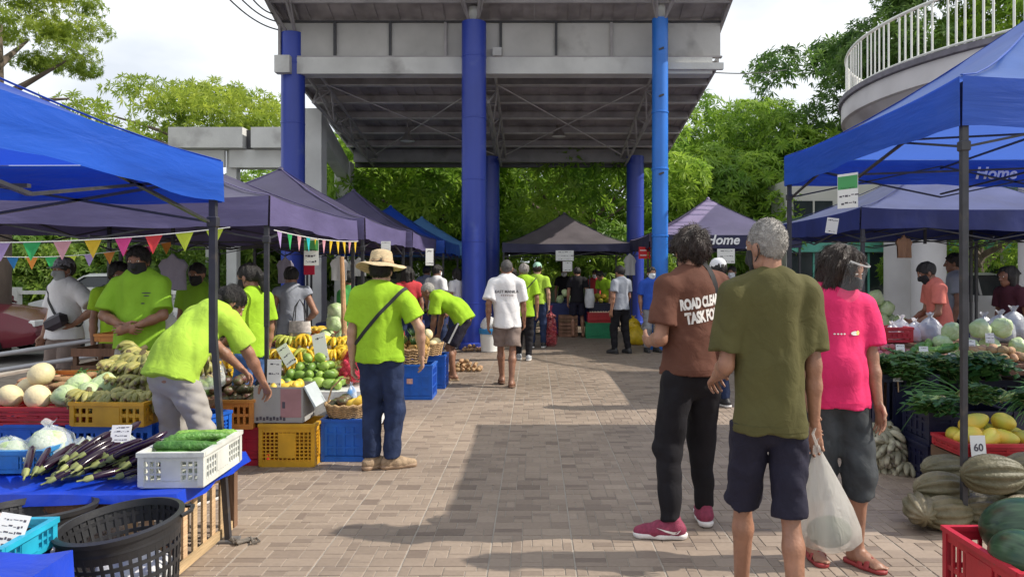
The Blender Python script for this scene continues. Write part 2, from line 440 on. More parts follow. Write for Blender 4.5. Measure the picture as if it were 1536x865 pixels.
def person(label, x, y, rz, J, look, group=None):
    H = look.get('H', 1.65); sc = H/1.65; b = look.get('b', 1.0); vox = look.get('vox', .012)
    root = thing('person', label, 'person', (x, y, look.get('z', 0)), rz, group); root.scale = (sc*look.get('wx', 1), sc*look.get('wx', 1), sc)
    f, upv, r, f0, upv0 = J['f'], J['upv'], J['r'], J['f0'], J['upv0']; ctop = lerp(J['neck'], J['chest'], .45)
    seed = look.get('seed', 1)
    # ---- body
    B = [cone(ctop, J['waist'], .118*b, .112*b, f, .72, k=.04), cone(J['waist'], J['pelvis'], .112*b, .125*b, f0, .8, k=.04),
         cone(J['shL']-(J['shL']-ctop)*.1, J['shR']-(J['shR']-ctop)*.1, .046, .046, k=.05), cone(J['neck']-upv*.02, J['head']-J['Rh'] @ A3(0, .02, .03), .054*(.5+.5*b), .052, k=.03)]
    bare = look.get('shoes', ('sneaker',))[0] in ('sandal', 'none')
    for s in 'RL':
        sh, el, wr, hp, kn, an = [J[q+s] for q in ('sh', 'el', 'wr', 'hip', 'kn', 'an')]
        B += [cone(sh, el, .046*b, .037*b, k=.03), cone(el, lerp(el, wr, .35), .037*b, .038*b, k=.02), cone(lerp(el, wr, .35), wr, .038*b, .025, k=.02)]
        cb = lerp(kn, an, .3)-unit(A3(0, 1, 0))*.012
        kd = look.get('pants', ('none',))[0]; tl = .72 if kd != 'none' else 1; sl_ = .72 if kd == 'long' else 1; kl = .74 if kd in ('long', 'capri') else (.85 if kd == 'short' else 1)
        B += [cone(hp, kn, .076*b*tl, .050*b*kl, k=.03), cone(kn, cb, .050*b*kl, .051*b*sl_, k=.02), cone(cb, an, .051*b*sl_, .033, k=.02)]
        fd = look.get('toe'+s, None); fd = unit(A3(*fd)) if fd is not None else unit(A3(.12 if s == 'R' else -.12, 1, 0))
        J['fd'+s] = fd; side = np.cross(fd, A3(0, 0, 1))
        if bare:
            z0 = an[2]-.085; hz = A3(an[0], an[1], z0)
            B += [cone(hz-fd*.035+A3(0, 0, .045), hz+fd*.05+A3(0, 0, .05), .030, .030, k=.02), cone(hz+fd*.03+A3(0, 0, .05), hz+fd*.13+A3(0, 0, .032), .032, .020, side, 1.5, k=.02)]
            B += [cone(an, hz-fd*.02+A3(0, 0, .045), .034, .032, k=.02)]
            for q in range(5):
                o = (q-2)*.0165*(-1 if s == 'R' else 1); tp = hz+fd*(.135+.008*(1-abs(q-1)))+side*(-o if s == 'R' else o)
                B.append(cone(tp-fd*.01+A3(0, 0, .03), tp+fd*(.03-.003*q)+A3(0, 0, .027), .0085, .0085, k=.006))
    parts = [field_mesh(B, vox)]
    for s, sg in (('R', 1), ('L', -1)):
        d = unit(J['wr'+s]-J['el'+s]); hd = look.get('handdir'+s); d = unit(A3(*hd)) if hd is not None else d
        n = look.get('palm'+s, (-sg, .25, 0)); parts.append(field_mesh(hand_prims(J['wr'+s], d, A3(*n), sg if True else 1, look.get('curl', .45)), .0045 if vox < .013 else .007))
    g, ax, cran, low, feat = head_parts(J['head'], J['Rh'])
    parts.append(field_mesh(cran+low+feat, .0055 if vox < .013 else .008))
    V, Q = fcat(parts)
    put('body', mkmesh('body', V, Q, look['skin']), root)
    if look.get('eyes', True):
        for sg in (-1, 1):
            e = MB(); e.ell(g(sg*.031, .078, .016), (.0115, .0115, .007), 10, 6); eo = e.build('eye', MAT_EYE, root)
            e = MB(); e.ell(g(sg*.031, .0865, .016), (.0055, .0055, .0055), 8, 6); e.build('iris', MAT_DARK, eo)
    # ---- shirt
    st = look.get('shirt')
    if st:
        ease = look.get('ease', .02); fl = look.get('sleeve', .6); bl = look.get('belly', 0)
        hem = J['pelvis']-upv0*look.get('hem', .06)
        S = [cone(ctop, J['waist'], (.128+ease*.8)*b, (.124+ease)*b, f, .76, k=.05), cone(J['waist'], hem, (.126+ease)*b, (.162+ease*.75)*b, f0, .80, k=.05, flat=True),
             cone(J['shL']+(J['shR']-J['shL'])*.06, J['shR']-(J['shR']-J['shL'])*.06, .058, .058, k=.06), cone(ctop+upv*.02, J['neck']+upv*.0, .075, .064, f, .85, k=.05, flat=True)]
        if bl: S.append(elli(lerp(J['waist'], J['pelvis'], .3)+f*.05, A3(.12, .10, .13)*bl, None, k=.06))
        for s in 'RL':
            sh, el, wr = J['sh'+s], J['el'+s], J['wr'+s]
            if fl <= 1: S.append(cone(sh, lerp(sh, el, fl), .060+ease*.3, .058+ease*.75, k=.045, flat=True))
            else: S += [cone(sh, el, .060+ease*.3, .052+ease*.4, k=.045), cone(el, lerp(el, wr, fl-1), .052+ease*.4, .040+ease*.3, k=.03, flat=True)]
        S.append(waves(look.get('fold', .006)*.8, 22, seed)); S.append(ridges(look.get('fold', .006)*.85, 40, seed+5, (1, 1, .22))); S.append(ridges(look.get('fold', .006)*.22, 70, seed+6, (.7, .7, .8)))
        V, Q = field_mesh(S, vox*.85); so = put('shirt', mkmesh('shirt', V, Q, st), root)
        bv = bvh_of(V, Q); J['bvh'] = bv
        # collar ring
        cm = MB(); nc = J['neck']+upv*.004; nrm = unit(upv+f*look.get('scoop', .28)); e2 = unit(np.cross(nrm, r)); pts = []
        for i in range(25):
            a = 2*pi*i/24; pts.append(nc+r*cos(a)*(.066+look.get('wide', 0))+e2*sin(a)*(.064+look.get('wide', 0))*1.0)
        cm.tube(pts, .0075, 6, cap=False, flat=1.5, up=tuple(nrm)); cm.build('collar', look.get('collar', st), so)
        J['shirt'] = so
        if vox < .0118:
            Vh, Fh = strap_loop(bv, hem+upv0*.022, upv0, .010, .0022, off=.0006); put('hem', mkmesh('hem', Vh, Fh, st, sharp=40), so)
    # ---- trousers
    tr = look.get('pants')
    if tr:
        kind, mat = tr; e = look.get('pease', .014); P = [cone(lerp(J['waist'], J['pelvis'], .55), J['pelvis']-A3(0, 0, .03), (.118+e*.6)*b, (.128+e*.6)*b, A3(0, 1, 0), .78, k=.04)]
        for s in 'RL':
            hp, kn, an = J['hip'+s], J['kn'+s], J['an'+s]
            if kind == 'long':
                P += [cone(hp, kn, (.079+e)*b, (.061+e)*b, k=.022), cone(kn, an+(kn-an)*.02, (.060+e)*b, look.get('cuff', .052), k=.03, flat=True)]
            elif kind == 'capri':
                P += [cone(hp, kn, (.080+e)*b, (.064+e)*b, k=.04), cone(kn, lerp(kn, an, .28), (.062+e)*b, .068+e*.8, k=.03, flat=True)]
            else:
                P += [cone(hp, lerp(hp, kn, look.get('short', .86)), (.078+e)*b, (.074+e*1.3)*b, k=look.get('lk', .022), flat=True)]
        P.append(waves(look.get('fold', .006)*.6, 34, seed+9, (1, 1, .8))); P.append(ridges(look.get('fold', .006)*.7, 60, seed+10, (.8, .8, 1)))
        if st: P.append(plane(upv0, hem+upv0*(.035+.06*(1-upv0[2]))))
        V, Q = field_mesh(P, vox*.9); J['pants'] = put('trousers' if kind != 'short' else 'shorts', mkmesh('trousers', V, Q, mat), root); J['pbvh'] = bvh_of(V, Q)
    # ---- footwear
    sho = look.get('shoes')
    if sho and sho[0] != 'none':
        for s in 'RL':
            an = J['an'+s]; fd = J['fd'+s]; side = np.cross(fd, A3(0, 0, 1)); z0 = an[2]-.085; hz = A3(an[0], an[1], z0); rt = look.get('heel'+s, 0)
            if sho[0] == 'sneaker':
                U = [cone(hz-fd*.045+A3(0, 0, .05), hz+fd*.06+A3(0, 0, .045), .041, .042, k=.02), cone(hz+fd*.06+A3(0, 0, .045), hz+fd*.165+A3(0, 0, .032), .044, .034, k=.03),
                     cone(an-A3(0, 0, .03)-fd*.012, an+A3(0, 0, .03)-fd*.012, .043, .040, k=.03, flat=True), plane((0, 0, -1), hz+A3(0, 0, .014)), waves(.002, 90, seed)]
                V, Q = field_mesh(U, .0075 if vox < .013 else .011); so = put('shoe', mkmesh('shoe', V, Q, sho[1]), root)
                W = [cone(hz-fd*.048+A3(0, 0, .025), hz+fd*.05+A3(0, 0, .025), .044, .040, k=.03), cone(hz+fd*.05+A3(0, 0, .025), hz+fd*.165+A3(0, 0, .025), .042, .038, k=.03),
                     plane((0, 0, -1), hz+A3(0, 0, .002)), plane((0, 0, 1), hz+A3(0, 0, .032))]
                V, Q = field_mesh(W, .0075 if vox < .013 else .011); put('sole', mkmesh('sole', V, Q, sho[2]), so)
                lc = MB()
                for q in range(4):
                    p = hz+fd*(.035+.024*q)+A3(0, 0, .088-.008*q); lc.tube([p-side*.022, p+A3(0, 0, .006), p+side*.022], .003, 5)
                lc.build('laces', sho[2], so); J['shoe'+s] = (so, hz, fd, side)
            else:
                W = [cone(hz-fd*.04+A3(0, 0, .012), hz+fd*.05+A3(0, 0, .012), .040, .040, k=.03), cone(hz+fd*.05+A3(0, 0, .012), hz+fd*.135+A3(0, 0, .012), .044, .042, k=.03),
                     plane((0, 0, -1), hz+A3(0, 0, .001)), plane((0, 0, 1), hz+A3(0, 0, .022))]
                V, Q = field_mesh(W, .007 if vox < .013 else .01); so = put('sandal', mkmesh('sandal', V, Q, sho[1]), root)
                sm = MB()
                for dd in ((.045, .085) if len(sho) < 3 else (.09,)):
                    p = hz+fd*dd; hgt = .083-dd*.28
                    sm.tube([p-side*.046+A3(0, 0, .012), p-side*.036+A3(0, 0, hgt*.75), p+A3(0, 0, hgt+.004), p+side*.036+A3(0, 0, hgt*.75), p+side*.046+A3(0, 0, .012)], .016 if len(sho) < 3 else .008, 8, flat=.3, up=tuple(A3(0, 0, 1)))
                sm.build('strap', sho[1], so)
    # ---- hair
    hr = look.get('hair')
    if hr:
        style, mat = hr; th = {'crop': .005, 'short': .013, 'thick': .022, 'bob': .020, 'pony': .011, 'bun': .012}[style]
        Hh = [elli(g(0, -.014, .032), A3(.073+th, .092+th, .088+th), ax, k=.02)]; rr, ff, uu = ax
        if style == 'bob':
            for sg in (-1, 1): Hh += [cone(g(sg*.066, -.015, .02), g(sg*.078, -.02, -.095), .038, .030, k=.03)]
            Hh += [cone(g(0, -.075, .02), g(0, -.075, -.10), .062, .05, ax[0], 1.35, k=.03), elli(g(0, .105, -.03), A3(.072, .095, .125), ax, k=.012, op='sub')]
        else:
            hl = {'crop': .0, 'short': .0, 'thick': -.012, 'pony': .0, 'bun': .0}[style]
            Hh += [elli(g(0, .115, -.03), A3(.075, .09, .105), ax, k=.012, op='sub')]
            n = unit(-uu+ff*.55); Hh.append(plane(n, g(0, 0, -.006+hl)))
            for sg in (-1, 1): Hh.append(elli(g(sg*.085, -.004, -.012), A3(.02, .022, .036), ax, k=.006, op='sub'))
        if style == 'pony': Hh += [cone(g(0, -.10, .05), g(0, -.135, -.02), .028, .034, k=.02), cone(g(0, -.135, -.02), g(0, -.12, -.14), .034, .014, k=.02)]
        if style == 'bun': Hh += [elli(g(0, -.115, .04), A3(.042, .04, .042), ax, k=.015)]
        Hh.append(ridges(.0060 if style != 'crop' else .0012, 150, seed+3, (1, 1, .25)))
        if style in ('bob', 'thick'): Hh.append(waves(.009, 60, seed+4, (1, 1, .2)))
        V, Q = field_mesh(Hh, .006 if vox < .013 else .009); ho = put('hair', mkmesh('hair', V, Q, mat), root)
        if vox < .0118: strands(ho, V, Q, g, ax, style, mat, seed)
    mk = look.get('mask')
    if mk:
        rr, ff, uu = ax
        K = [dict(p, ra=p['ra']+.008, rb=p['rb']+.008) for p in low]+[cone(g(0, .085, .0), g(0, .100, -.035), .020, .022, k=.03)]
        K += [plane(uu, g(0, 0, .004)), plane(-ff, g(0, .022, 0)), plane(unit(uu+ff*.25), g(0, .09, .004)), plane(-uu, g(0, 0, -.112))]
        V, Q = field_mesh(K, .0055 if vox < .013 else .008); mo = put('face_mask', mkmesh('face_mask', V, Q, mk), root)
        for sg in (-1, 1):
            lp = MB(); lp.tube([g(sg*.058, .03, -.005), g(sg*.074, .01, .002), g(sg*.083, -.022, .015), g(sg*.085, -.03, -.005), g(sg*.080, -.02, -.03), g(sg*.068, .012, -.05), g(sg*.052, .03, -.07)], .0024, 5); lp.build('ear_loop', mk, mo)
    J['root'] = root; J['g'] = g; J['ax'] = ax
    return J

def strands(ho, V, Q, g, ax, style, mat, seed):
    """fine locks lying over the hair mass"""
    r = np.random.default_rng(seed); a = V[Q[:, 0]]; nq = np.cross(V[Q[:, 2]]-a, V[Q[:, 3]]-V[Q[:, 1]]); nq /= np.linalg.norm(nq, axis=1)[:, None]+1e-9; c = V[Q].mean(1)
    n = {'crop': 2600, 'short': 1800, 'thick': 2200, 'bob': 2600, 'pony': 1600, 'bun': 1600}[style]; L = {'crop': .010, 'short': .028, 'thick': .045, 'bob': .06, 'pony': .04, 'bun': .035}[style]
    i = r.integers(0, len(c), n); p = c[i]; m = nq[i]; crown = g(0, -.045, .13); fl = p-crown; fl = fl/(np.linalg.norm(fl, axis=1)[:, None]+1e-9); fl = fl+r.normal(0, .35, fl.shape)
    if style == 'bob': fl = fl-np.array([0, 0, .5])
    d = fl-m*(fl*m).sum(1)[:, None]; d /= np.linalg.norm(d, axis=1)[:, None]+1e-9; s = np.cross(d, m); w = r.uniform(.0008, .0018, n)[:, None]; l = L*r.uniform(.5, 1.2, n)[:, None]
    p0 = p-m*.001; p1 = p+d*l*.5+m*(.0035+.003*r.random((n, 1))); p2 = p+d*l+m*r.uniform(-.004, .006, (n, 1))
    W = np.stack([p0-s*w, p0+s*w, p1+s*w, p1-s*w, p2], 1).reshape(-1, 3); k = np.arange(n)*5
    Fc = [(int(q), int(q)+1, int(q)+2, int(q)+3) for q in k]+[(int(q)+3, int(q)+2, int(q)+4) for q in k]
    o = put('locks', mkmesh('locks', W, Fc, mat), ho); o['kind'] = 'stuff'
def local(J, p):      # a body-space point as a Vector
    return Vector(tuple(p))
def straw_hat(J, mat, band):
    o = MB(); g, ax = J['g'], J['ax']; r0 = 0.088
    prof = [(.0001, .125), (.05, .128), (.075, .118), (.083, .10), (.092, .03), (.096, .02), (.13, .012), (.17, .002), (.195, -.012), (.196, -.016), (.17, -.004), (.13, .006), (.09, .014), (.085, .03), (.0001, .06)]
    w = random.uniform(0, 6)
    def fn(p, t):
        rr = sqrt(p.x**2+p.y**2); k = max(0, (rr-.1)/.1); p.z += k*(.016*sin(2*t+w)+.006*sin(5*t)); p.y *= 1.06; return p
    o.lathe(prof, 40, fn=fn); bt = MB(); bt.lathe([(.0915, .045), (.0965, .024), (.0985, .024), (.0935, .045)], 40, fn=lambda p, t: Vector((p.x, p.y*1.06, p.z)))
    m = Matrix([list(c) for c in np.stack(ax, 1)]).to_4x4(); m.translation = Vector(tuple(g(0, -.012, .045)))
    h = thing('straw_hat', 'wide brimmed woven straw hat on the head of the shopper in lime shirt', 'hat')
    c = o.build('crown_and_brim', mat, h, sharp=60); bt.build('band', band, c)
    h.matrix_world = J['root'].matrix_basis @ m
    return h
def cap(J, mat, name='cap', visor=True):
    g, ax = J['g'], J['ax']; o = MB()
    pr = [(.0001, .105), (.04, .10), (.068, .078), (.084, .045), (.089, .01), (.0885, -.004), (.083, -.004), (.06, .0)]
    o.lathe(pr, 24, fn=lambda p, t: Vector((p.x, p.y*1.17, p.z)))
    V = []
    m = Matrix([list(c) for c in np.stack(ax, 1)]).to_4x4(); m.translation = Vector(tuple(g(0, -.012, .045)))
    c = o.build(name, mat, J['root'], sharp=60); c.matrix_basis = m
    if visor:
        v = MB(); P = []
        for i in range(9):
            a = R(25+130*i/8); P.append((.086*cos(a), .1*sin(a), .004)); P.append((.088*cos(a)*1.02, .1*sin(a)+.075*sin(R(180*i/8)), -.010))
        n = len(P); P2 = [(x, y, z-.005) for x, y, z in P]; Fc = []
        for i in range(8): Fc += [(2*i, 2*i+1, 2*i+3, 2*i+2), (n+2*i+2, n+2*i+3, n+2*i+1, n+2*i), (2*i+1, n+2*i+1, n+2*i+3, 2*i+3)]
        v.add(P+P2, Fc); v.build('visor', mat, c, sharp=30)
    return c
# ================================================================== the ground
GROUT = M('pale_grout', (.34, .30, .255), .9, .18, 3, .3, 90); ASPH = M('grey_concrete_yard', (.24, .23, .215), .9, .2, .8, .3, 30, dirt=((.13, .125, .12), .5, .55))
m = MB(); m.box((0, 150, -.55), (700, 700, 1.0)); o = m.build('ground', ASPH, smooth=False); o['kind'] = 'structure'
m = MB(); m.box((.5, 12.0, -.038), (17.0, 22.5, .068)); pav = m.build('plaza_pavement', GROUT, smooth=False); pav['kind'] = 'structure'
def paver_material():
    m = bpy.data.materials.new('embossed_paver'); m.use_nodes = True; t = m.node_tree; N = t.nodes; L = t.links; b = N['Principled BSDF']; b.inputs['Roughness'].default_value = .62
    g = N.new('ShaderNodeNewGeometry'); at = N.new('ShaderNodeAttribute'); at.attribute_name = 'tone'
    rp = N.new('ShaderNodeValToRGB'); e = rp.color_ramp.elements; e[0].position = 0; e[0].color = (.195, .148, .117, 1); e[1].position = 1; e[1].color = (.335, .262, .203, 1)
    q = e.new(.35); q.color = (.255, .197, .153, 1); q = e.new(.6); q.color = (.298, .232, .18, 1)
    L.new(at.outputs['Fac'], rp.inputs[0])
    n1 = N.new('ShaderNodeTexNoise'); n1.inputs['Scale'].default_value = .55; n1.inputs['Detail'].default_value = 6; L.new(g.outputs['Position'], n1.inputs['Vector'])
    n2 = N.new('ShaderNodeTexNoise'); n2.inputs['Scale'].default_value = 38; n2.inputs['Detail'].default_value = 5; L.new(g.outputs['Position'], n2.inputs['Vector'])
    mr = N.new('ShaderNodeMapRange'); mr.inputs['From Min'].default_value = .3; mr.inputs['From Max'].default_value = .7; mr.inputs['To Min'].default_value = .80; mr.inputs['To Max'].default_value = 1.14; L.new(n1.outputs[0], mr.inputs[0])
    mr2 = N.new('ShaderNodeMapRange'); mr2.inputs['To Min'].default_value = .82; mr2.inputs['To Max'].default_value = 1.18; L.new(n2.outputs[0], mr2.inputs[0])
    mu = N.new('ShaderNodeMath'); mu.operation = 'MULTIPLY'; L.new(mr.outputs[0], mu.inputs[0]); L.new(mr2.outputs[0], mu.inputs[1])
    hs = N.new('ShaderNodeHueSaturation'); L.new(rp.outputs[0], hs.inputs['Color']); L.new(mu.outputs[0], hs.inputs['Value']); L.new(hs.outputs[0], b.inputs['Base Color'])
    n3 = N.new('ShaderNodeTexNoise'); n3.inputs['Scale'].default_value = 2.3; n3.inputs['Detail'].default_value = 8; n3.inputs['Roughness'].default_value = .68; L.new(g.outputs['Position'], n3.inputs['Vector'])
    st = N.new('ShaderNodeMapRange'); st.inputs['From Min'].default_value = .56; st.inputs['From Max'].default_value = .70; st.inputs['To Min'].default_value = 1.0; st.inputs['To Max'].default_value = .80; L.new(n3.outputs[0], st.inputs[0])
    m3 = N.new('ShaderNodeMath'); m3.operation = 'MULTIPLY'; L.new(mu.outputs[0], m3.inputs[0]); L.new(st.outputs[0], m3.inputs[1]); L.new(m3.outputs[0], hs.inputs['Value'])
    rr = N.new('ShaderNodeMapRange'); rr.inputs['To Min'].default_value = .42; rr.inputs['To Max'].default_value = .8; L.new(n1.outputs[0], rr.inputs[0]); L.new(rr.outputs[0], b.inputs['Roughness'])
    bp = N.new('ShaderNodeBump'); bp.inputs['Strength'].default_value = .25; bp.inputs['Distance'].default_value = .004; L.new(n2.outputs[0], bp.inputs['Height']); L.new(bp.outputs[0], b.inputs['Normal'])
    return m
PAVER = paver_material()
TILE = .446; NC = 8; CELL = TILE/NC
def tile_layout(r):
    occ = np.zeros((NC, NC), bool); res = []
    for j in range(NC):
        for i in range(NC):
            if occ[i, j]: continue
            opts = [(w, h) for (w, h) in ((2, 2), (2, 1), (1, 2), (2, 1), (3, 1), (2, 2), (3, 2)) if i+w <= NC and j+h <= NC and not occ[i:i+w, j:j+h].any()]
            w, h = r.choice(opts) if opts else (1, 1)
            occ[i:i+w, j:j+h] = True; res.append((i, j, w, h, r.choice([.05, .22, .45, .5, .55, .6, .6, .65, .7, .8, .9])))
    return res
_r = random.Random(5); layouts = [tile_layout(_r) for _ in range(5)]
pieces = []
for tj in range(50):
    for ti in range(37):
        ox = -7.82+ti*TILE; oy = 1.1+tj*TILE; lay = layouts[_r.choice((0, 0, 1, 2, 3, 4))]
        for (i, j, w, h, tn) in lay:
            g0 = .0045 if i == 0 else .0022; g1 = .0045 if i+w == NC else .0022; h0 = .0045 if j == 0 else .0022; h1 = .0045 if j+h == NC else .0022
            pieces.append((ox+i*CELL+g0, oy+j*CELL+h0, w*CELL-g0-g1, h*CELL-h0-h1, min(1, max(0, tn+_r.gauss(0, .09)))))
def paver_geo(x, y, w, d, z=0.):
    c = .0022; lo = -.010
    V = [(x, y, lo), (x+w, y, lo), (x+w, y+d, lo), (x, y+d, lo), (x, y, z-.002), (x+w, y, z-.002), (x+w, y+d, z-.002), (x, y+d, z-.002), (x+c, y+c, z), (x+w-c, y+c, z), (x+w-c, y+d-c, z), (x+c, y+d-c, z)]
    Fc = [(0, 1, 5, 4), (1, 2, 6, 5), (2, 3, 7, 6), (3, 0, 4, 7), (4, 5, 9, 8), (5, 6, 10, 9), (6, 7, 11, 10), (7, 4, 8, 11), (8, 9, 10, 11)]
    return V, Fc
def seen(p):
    cx, cy = p[0]+p[2]/2, p[1]+p[3]/2
    px = 802+cx*F/cy; py = 408+EYE*F/cy
    return 300 < px < 1400 and py < 860 and not (cx > .55 and cy < 4.0 and px < 1330) and not (px < 345 and cy < 4)
near = sorted([i for i, p in enumerate(pieces) if seen(p)], key=lambda i: -(pieces[i][2]*pieces[i][3])/pieces[i][1]**3)[:300]
nearset = set(near); cache = {}
for i in near:
    x, y, w, d, tn = pieces[i]; key = (round(w, 4), round(d, 4), round(tn*6))
    if key not in cache:
        V, Fc = paver_geo(0, 0, w, d); cache[key] = mkmesh('paver', V, Fc, PAVER, False, None, [round(tn*6)/6]*9)
    put('paver', cache[key], pav, (x, y, _r.uniform(-.0008, .0008)))
V = []; Fc = []; T = []
for i, (x, y, w, d, tn) in enumerate(pieces):
    if i in nearset: continue
    a, f = paver_geo(x, y, w, d, _r.uniform(-.0008, .0008)); b = len(V)
    if y > 8.5 or abs(x) > 5: a = a[8:]; f = [(0, 1, 2, 3)]
    V += a; Fc += [tuple(q+b for q in ff) for ff in f]; T += [tn]*len(f)
put('paver_field', mkmesh('paver_field', V, Fc, PAVER, False, None, T), pav, kind='stuff')

# ================================================================== the pavilion
VIOLET = M('violet_blue_column_paint', (.026, .055, .37), .36, .18, 1.2, .03, 20, stretch=(1, 1, .25), dirt=((.06, .095, .36), 2.2, .60)); SKYB = M('sky_blue_pipe_paint', (.02, .17, .62), .38, .12, 2.0, .03, 20)
CONC = M('weathered_pale_concrete', (.60, .60, .58), .85, .14, 1.4, .2, 30, dirt=((.36, .35, .34), 1.3, .60)); PANEL = M('stained_panel_board', (.46, .45, .43), .75, .2, .9, .1, 20, dirt=((.24, .23, .22), 1.1, .60))
STEEL = M('grey_painted_steel', (.33, .31, .31), .5, .2, 3, .05, 40); SHEET = M('roof_sheet_underside', (.30, .275, .275), .55, .3, 2.2, .1, 30, dirt=((.20, .18, .18), 1.5, .58)); PURLIN = M('pale_purlin_steel', (.48, .455, .45), .5, .2, 3)
FRAME = M('dark_window_frame', (.045, .045, .05), .5, .2)
pv = thing('pavilion', 'open pavilion with blue columns, grey panel band and sloping steel roof', 'pavilion', (0, 0, 0))
def column(x, y, top, r, mat, rings=True):
    m = MB(); m.lathe([(r*1.25, 0), (r*1.25, .12), (r, .14), (r, top)], 32, (0, 0, 0), close=True); c = m.build('column', mat, pv, loc=(x, y, 0))
    z = .9
    while rings and z < top:
        q = MB(); q.lathe([(r+.001, z-.012), (r+.006, z-.008), (r+.006, z+.008), (r+.001, z+.012)], 32); q.build('joint_ring', mat, c); z += 1.2
    return c
column(-4.9, 15, 6.32, .235, VIOLET); column(-1.19, 14.5, 6.38, .24, VIOLET); column(2.44, 14.4, 6.42, .155, SKYB, False); column(2.8, 20.6, 4.72, .24, VIOLET); column(-1.22, 20.6, 4.7, .24, VIOLET)
# clamps on the sky-blue pipe
for z in (.9, 2.2, 3.5, 4.6): m = MB(); m.lathe([(.156, -.02), (.168, -.012), (.168, .012), (.156, .02)], 24); m.build('pipe_clamp', SKYB, pv, loc=(2.44, 14.4, z))
for z in (3.4, 4.9, 5.8): m = MB(); m.box((0, 0, 0), (.1, .02, .035), (0, R(-20), 0)); m.build('pipe_hook', FRAME, pv, loc=(2.44, 14.235, z))
X0, X1 = -5.12, 3.76
m = MB(); m.box(((X0+X1)/2, 14.98, 5.635), (X1-X0-.4, .34, .33)); m.build('beam', CONC, pv, smooth=False)
m = MB(); m.box((X1-.55, 14.76, 5.60), (1.1, .1, .13)); m.build('gutter', CONC, pv, smooth=False)
m = MB(); m.box((X0+.12, 14.72, 5.62), (.3, .2, .34)); m.build('gutter_end', CONC, pv, smooth=False)
n = 8; pw = (X1-X0)/n
for i in range(n):
    m = MB(); m.box((X0+pw*(i+.5), 14.90, 6.16), (pw-.05, .05, .70)); m.build('wall_panel', PANEL, pv, smooth=False)
    m = MB(); m.box((X0+pw*i, 14.87, 6.16), (.05, .10, .74)); m.build('mullion', FRAME if i % 3 else STEEL, pv, smooth=False)
for z in (5.815, 6.52): m = MB(); m.box(((X0+X1)/2, 14.87, z), (X1-X0, .11, .03)); m.build('panel_rail', STEEL if z < 6 else FRAME, pv, smooth=False)
m = MB(); m.box((-.75, 14.80, 5.9), (.18, .1, .16)); m.build('junction_box', CONC, pv, smooth=False)
# lower roof: sheets over purlins, falling away from us
def roof_z(y): return 5.80-(y-15.1)*.150
m = MB(); ns = 44; sw_ = (X1-X0)/ns
for i in range(ns):
    m = MB(); xa = X0+sw_*i; xb = xa+sw_-.0005
    ya, yb = 15.16, 21.2; dz = .0 if i % 2 else .018
    m.add([(xa, ya, roof_z(ya)+dz), (xb, ya, roof_z(ya)+dz), (xb, yb, roof_z(yb)+dz), (xa, yb, roof_z(yb)+dz), (xa, ya, roof_z(ya)+dz+.03), (xb, ya, roof_z(ya)+dz+.03), (xb, yb, roof_z(yb)+dz+.03), (xa, yb, roof_z(yb)+dz+.03)],
          [(3, 2, 1, 0), (4, 5, 6, 7), (0, 1, 5, 4), (1, 2, 6, 5), (2, 3, 7, 6), (3, 0, 4, 7)]); m.build('roof_sheet', SHEET, pv, smooth=False)
for i, y in enumerate((15.9, 16.9, 17.9, 18.95, 20.0)):
    m = MB(); m.box(((X0+X1)/2, y, roof_z(y)-.085), (X1-X0-.1, .045, .16)); p = m.build('purlin', SHEET, pv, smooth=False)
    m = MB(); m.box(((X0+X1)/2, y-.02, roof_z(y)-.178), (X1-X0-.1, .15, .022)); m.build('flange', PURLIN, p, smooth=False)
m = MB(); m.box(((X0+X1)/2, 20.85, 4.76), (X1-X0-.1, .3, .36)); m.build('end_beam', M('end_beam_grey', (.24, .235, .235), .8, .2, 1.5, dirt=((.12, .11, .11), 1.3, .55)), pv, smooth=False)
m = MB(); m.box(((X0+X1)/2, 21.15, 4.55), (X1-X0, .16, .13)); m.build('end_gutter', FRAME, pv, smooth=False)
for x in (X0+.02, X1-.02):
    m = MB(); m.bar((x, 15.1, roof_z(15.1)+.0), (x, 21.2, roof_z(21.2)), .05, .2); m.build('verge_board', STEEL, pv, smooth=False)
# sloping trusses under the lower roof
def truss(x, ya, yb, za, zb, sgn=1):
    e = thing_part('truss', pv); d = .55; half = .14
    for q in (-half, half):
        m = MB(); m.tube([(x+q, ya, za), (x+q, yb, zb)], .032, 8); m.build('chord', STEEL, e)
    m = MB(); m.tube([(x, ya, za-d), (x, yb, zb-d*.35)], .032, 8); m.build('chord', STEEL, e)
    n = 7
    for i in range(n):
        t0, t1 = i/n, (i+1)/n; top = lambda t: (ya+(yb-ya)*t, za+(zb-za)*t); lo = lambda t: (ya+(yb-ya)*t, za-d+(zb-d*.35-za+d)*t)
        for q in (-half, half):
            a, b = (top(t0), lo(t1)) if i % 2 else (lo(t0), top(t1))
            m = MB(); m.tube([(x+(q if i % 2 else 0), a[0], a[1]), (x+(0 if i % 2 else q), b[0], b[1])], .02, 6); m.build('web_bar', STEEL, e)
        m = MB(); m.tube([(x-half, *top(t0)), (x+half, *top(t0))], .018, 6); m.build('web_bar', STEEL, e)
def thing_part(name, parent):
    o = bpy.data.objects.new(name, None); COL.objects.link(o); o.parent = parent; o.empty_display_size = .05; return o
for x in (-4.55, -.95, 2.55): truss(x, 15.2, 20.9, roof_z(15.2)-.24, roof_z(20.9)-.24)
# brace rods in the roof plane
for x0, x1 in ((-4.4, -1.1), (-.8, 2.4)):
    for (a, b, ya, yb) in ((x0, x1, 15.6, 20.4), (x1, x0, 15.6, 20.4)):
        m = MB(); m.tube([(a, ya, roof_z(ya)-.27), (b, yb, roof_z(yb)-.27)], .014, 6); m.build('brace_rod', PURLIN, pv)
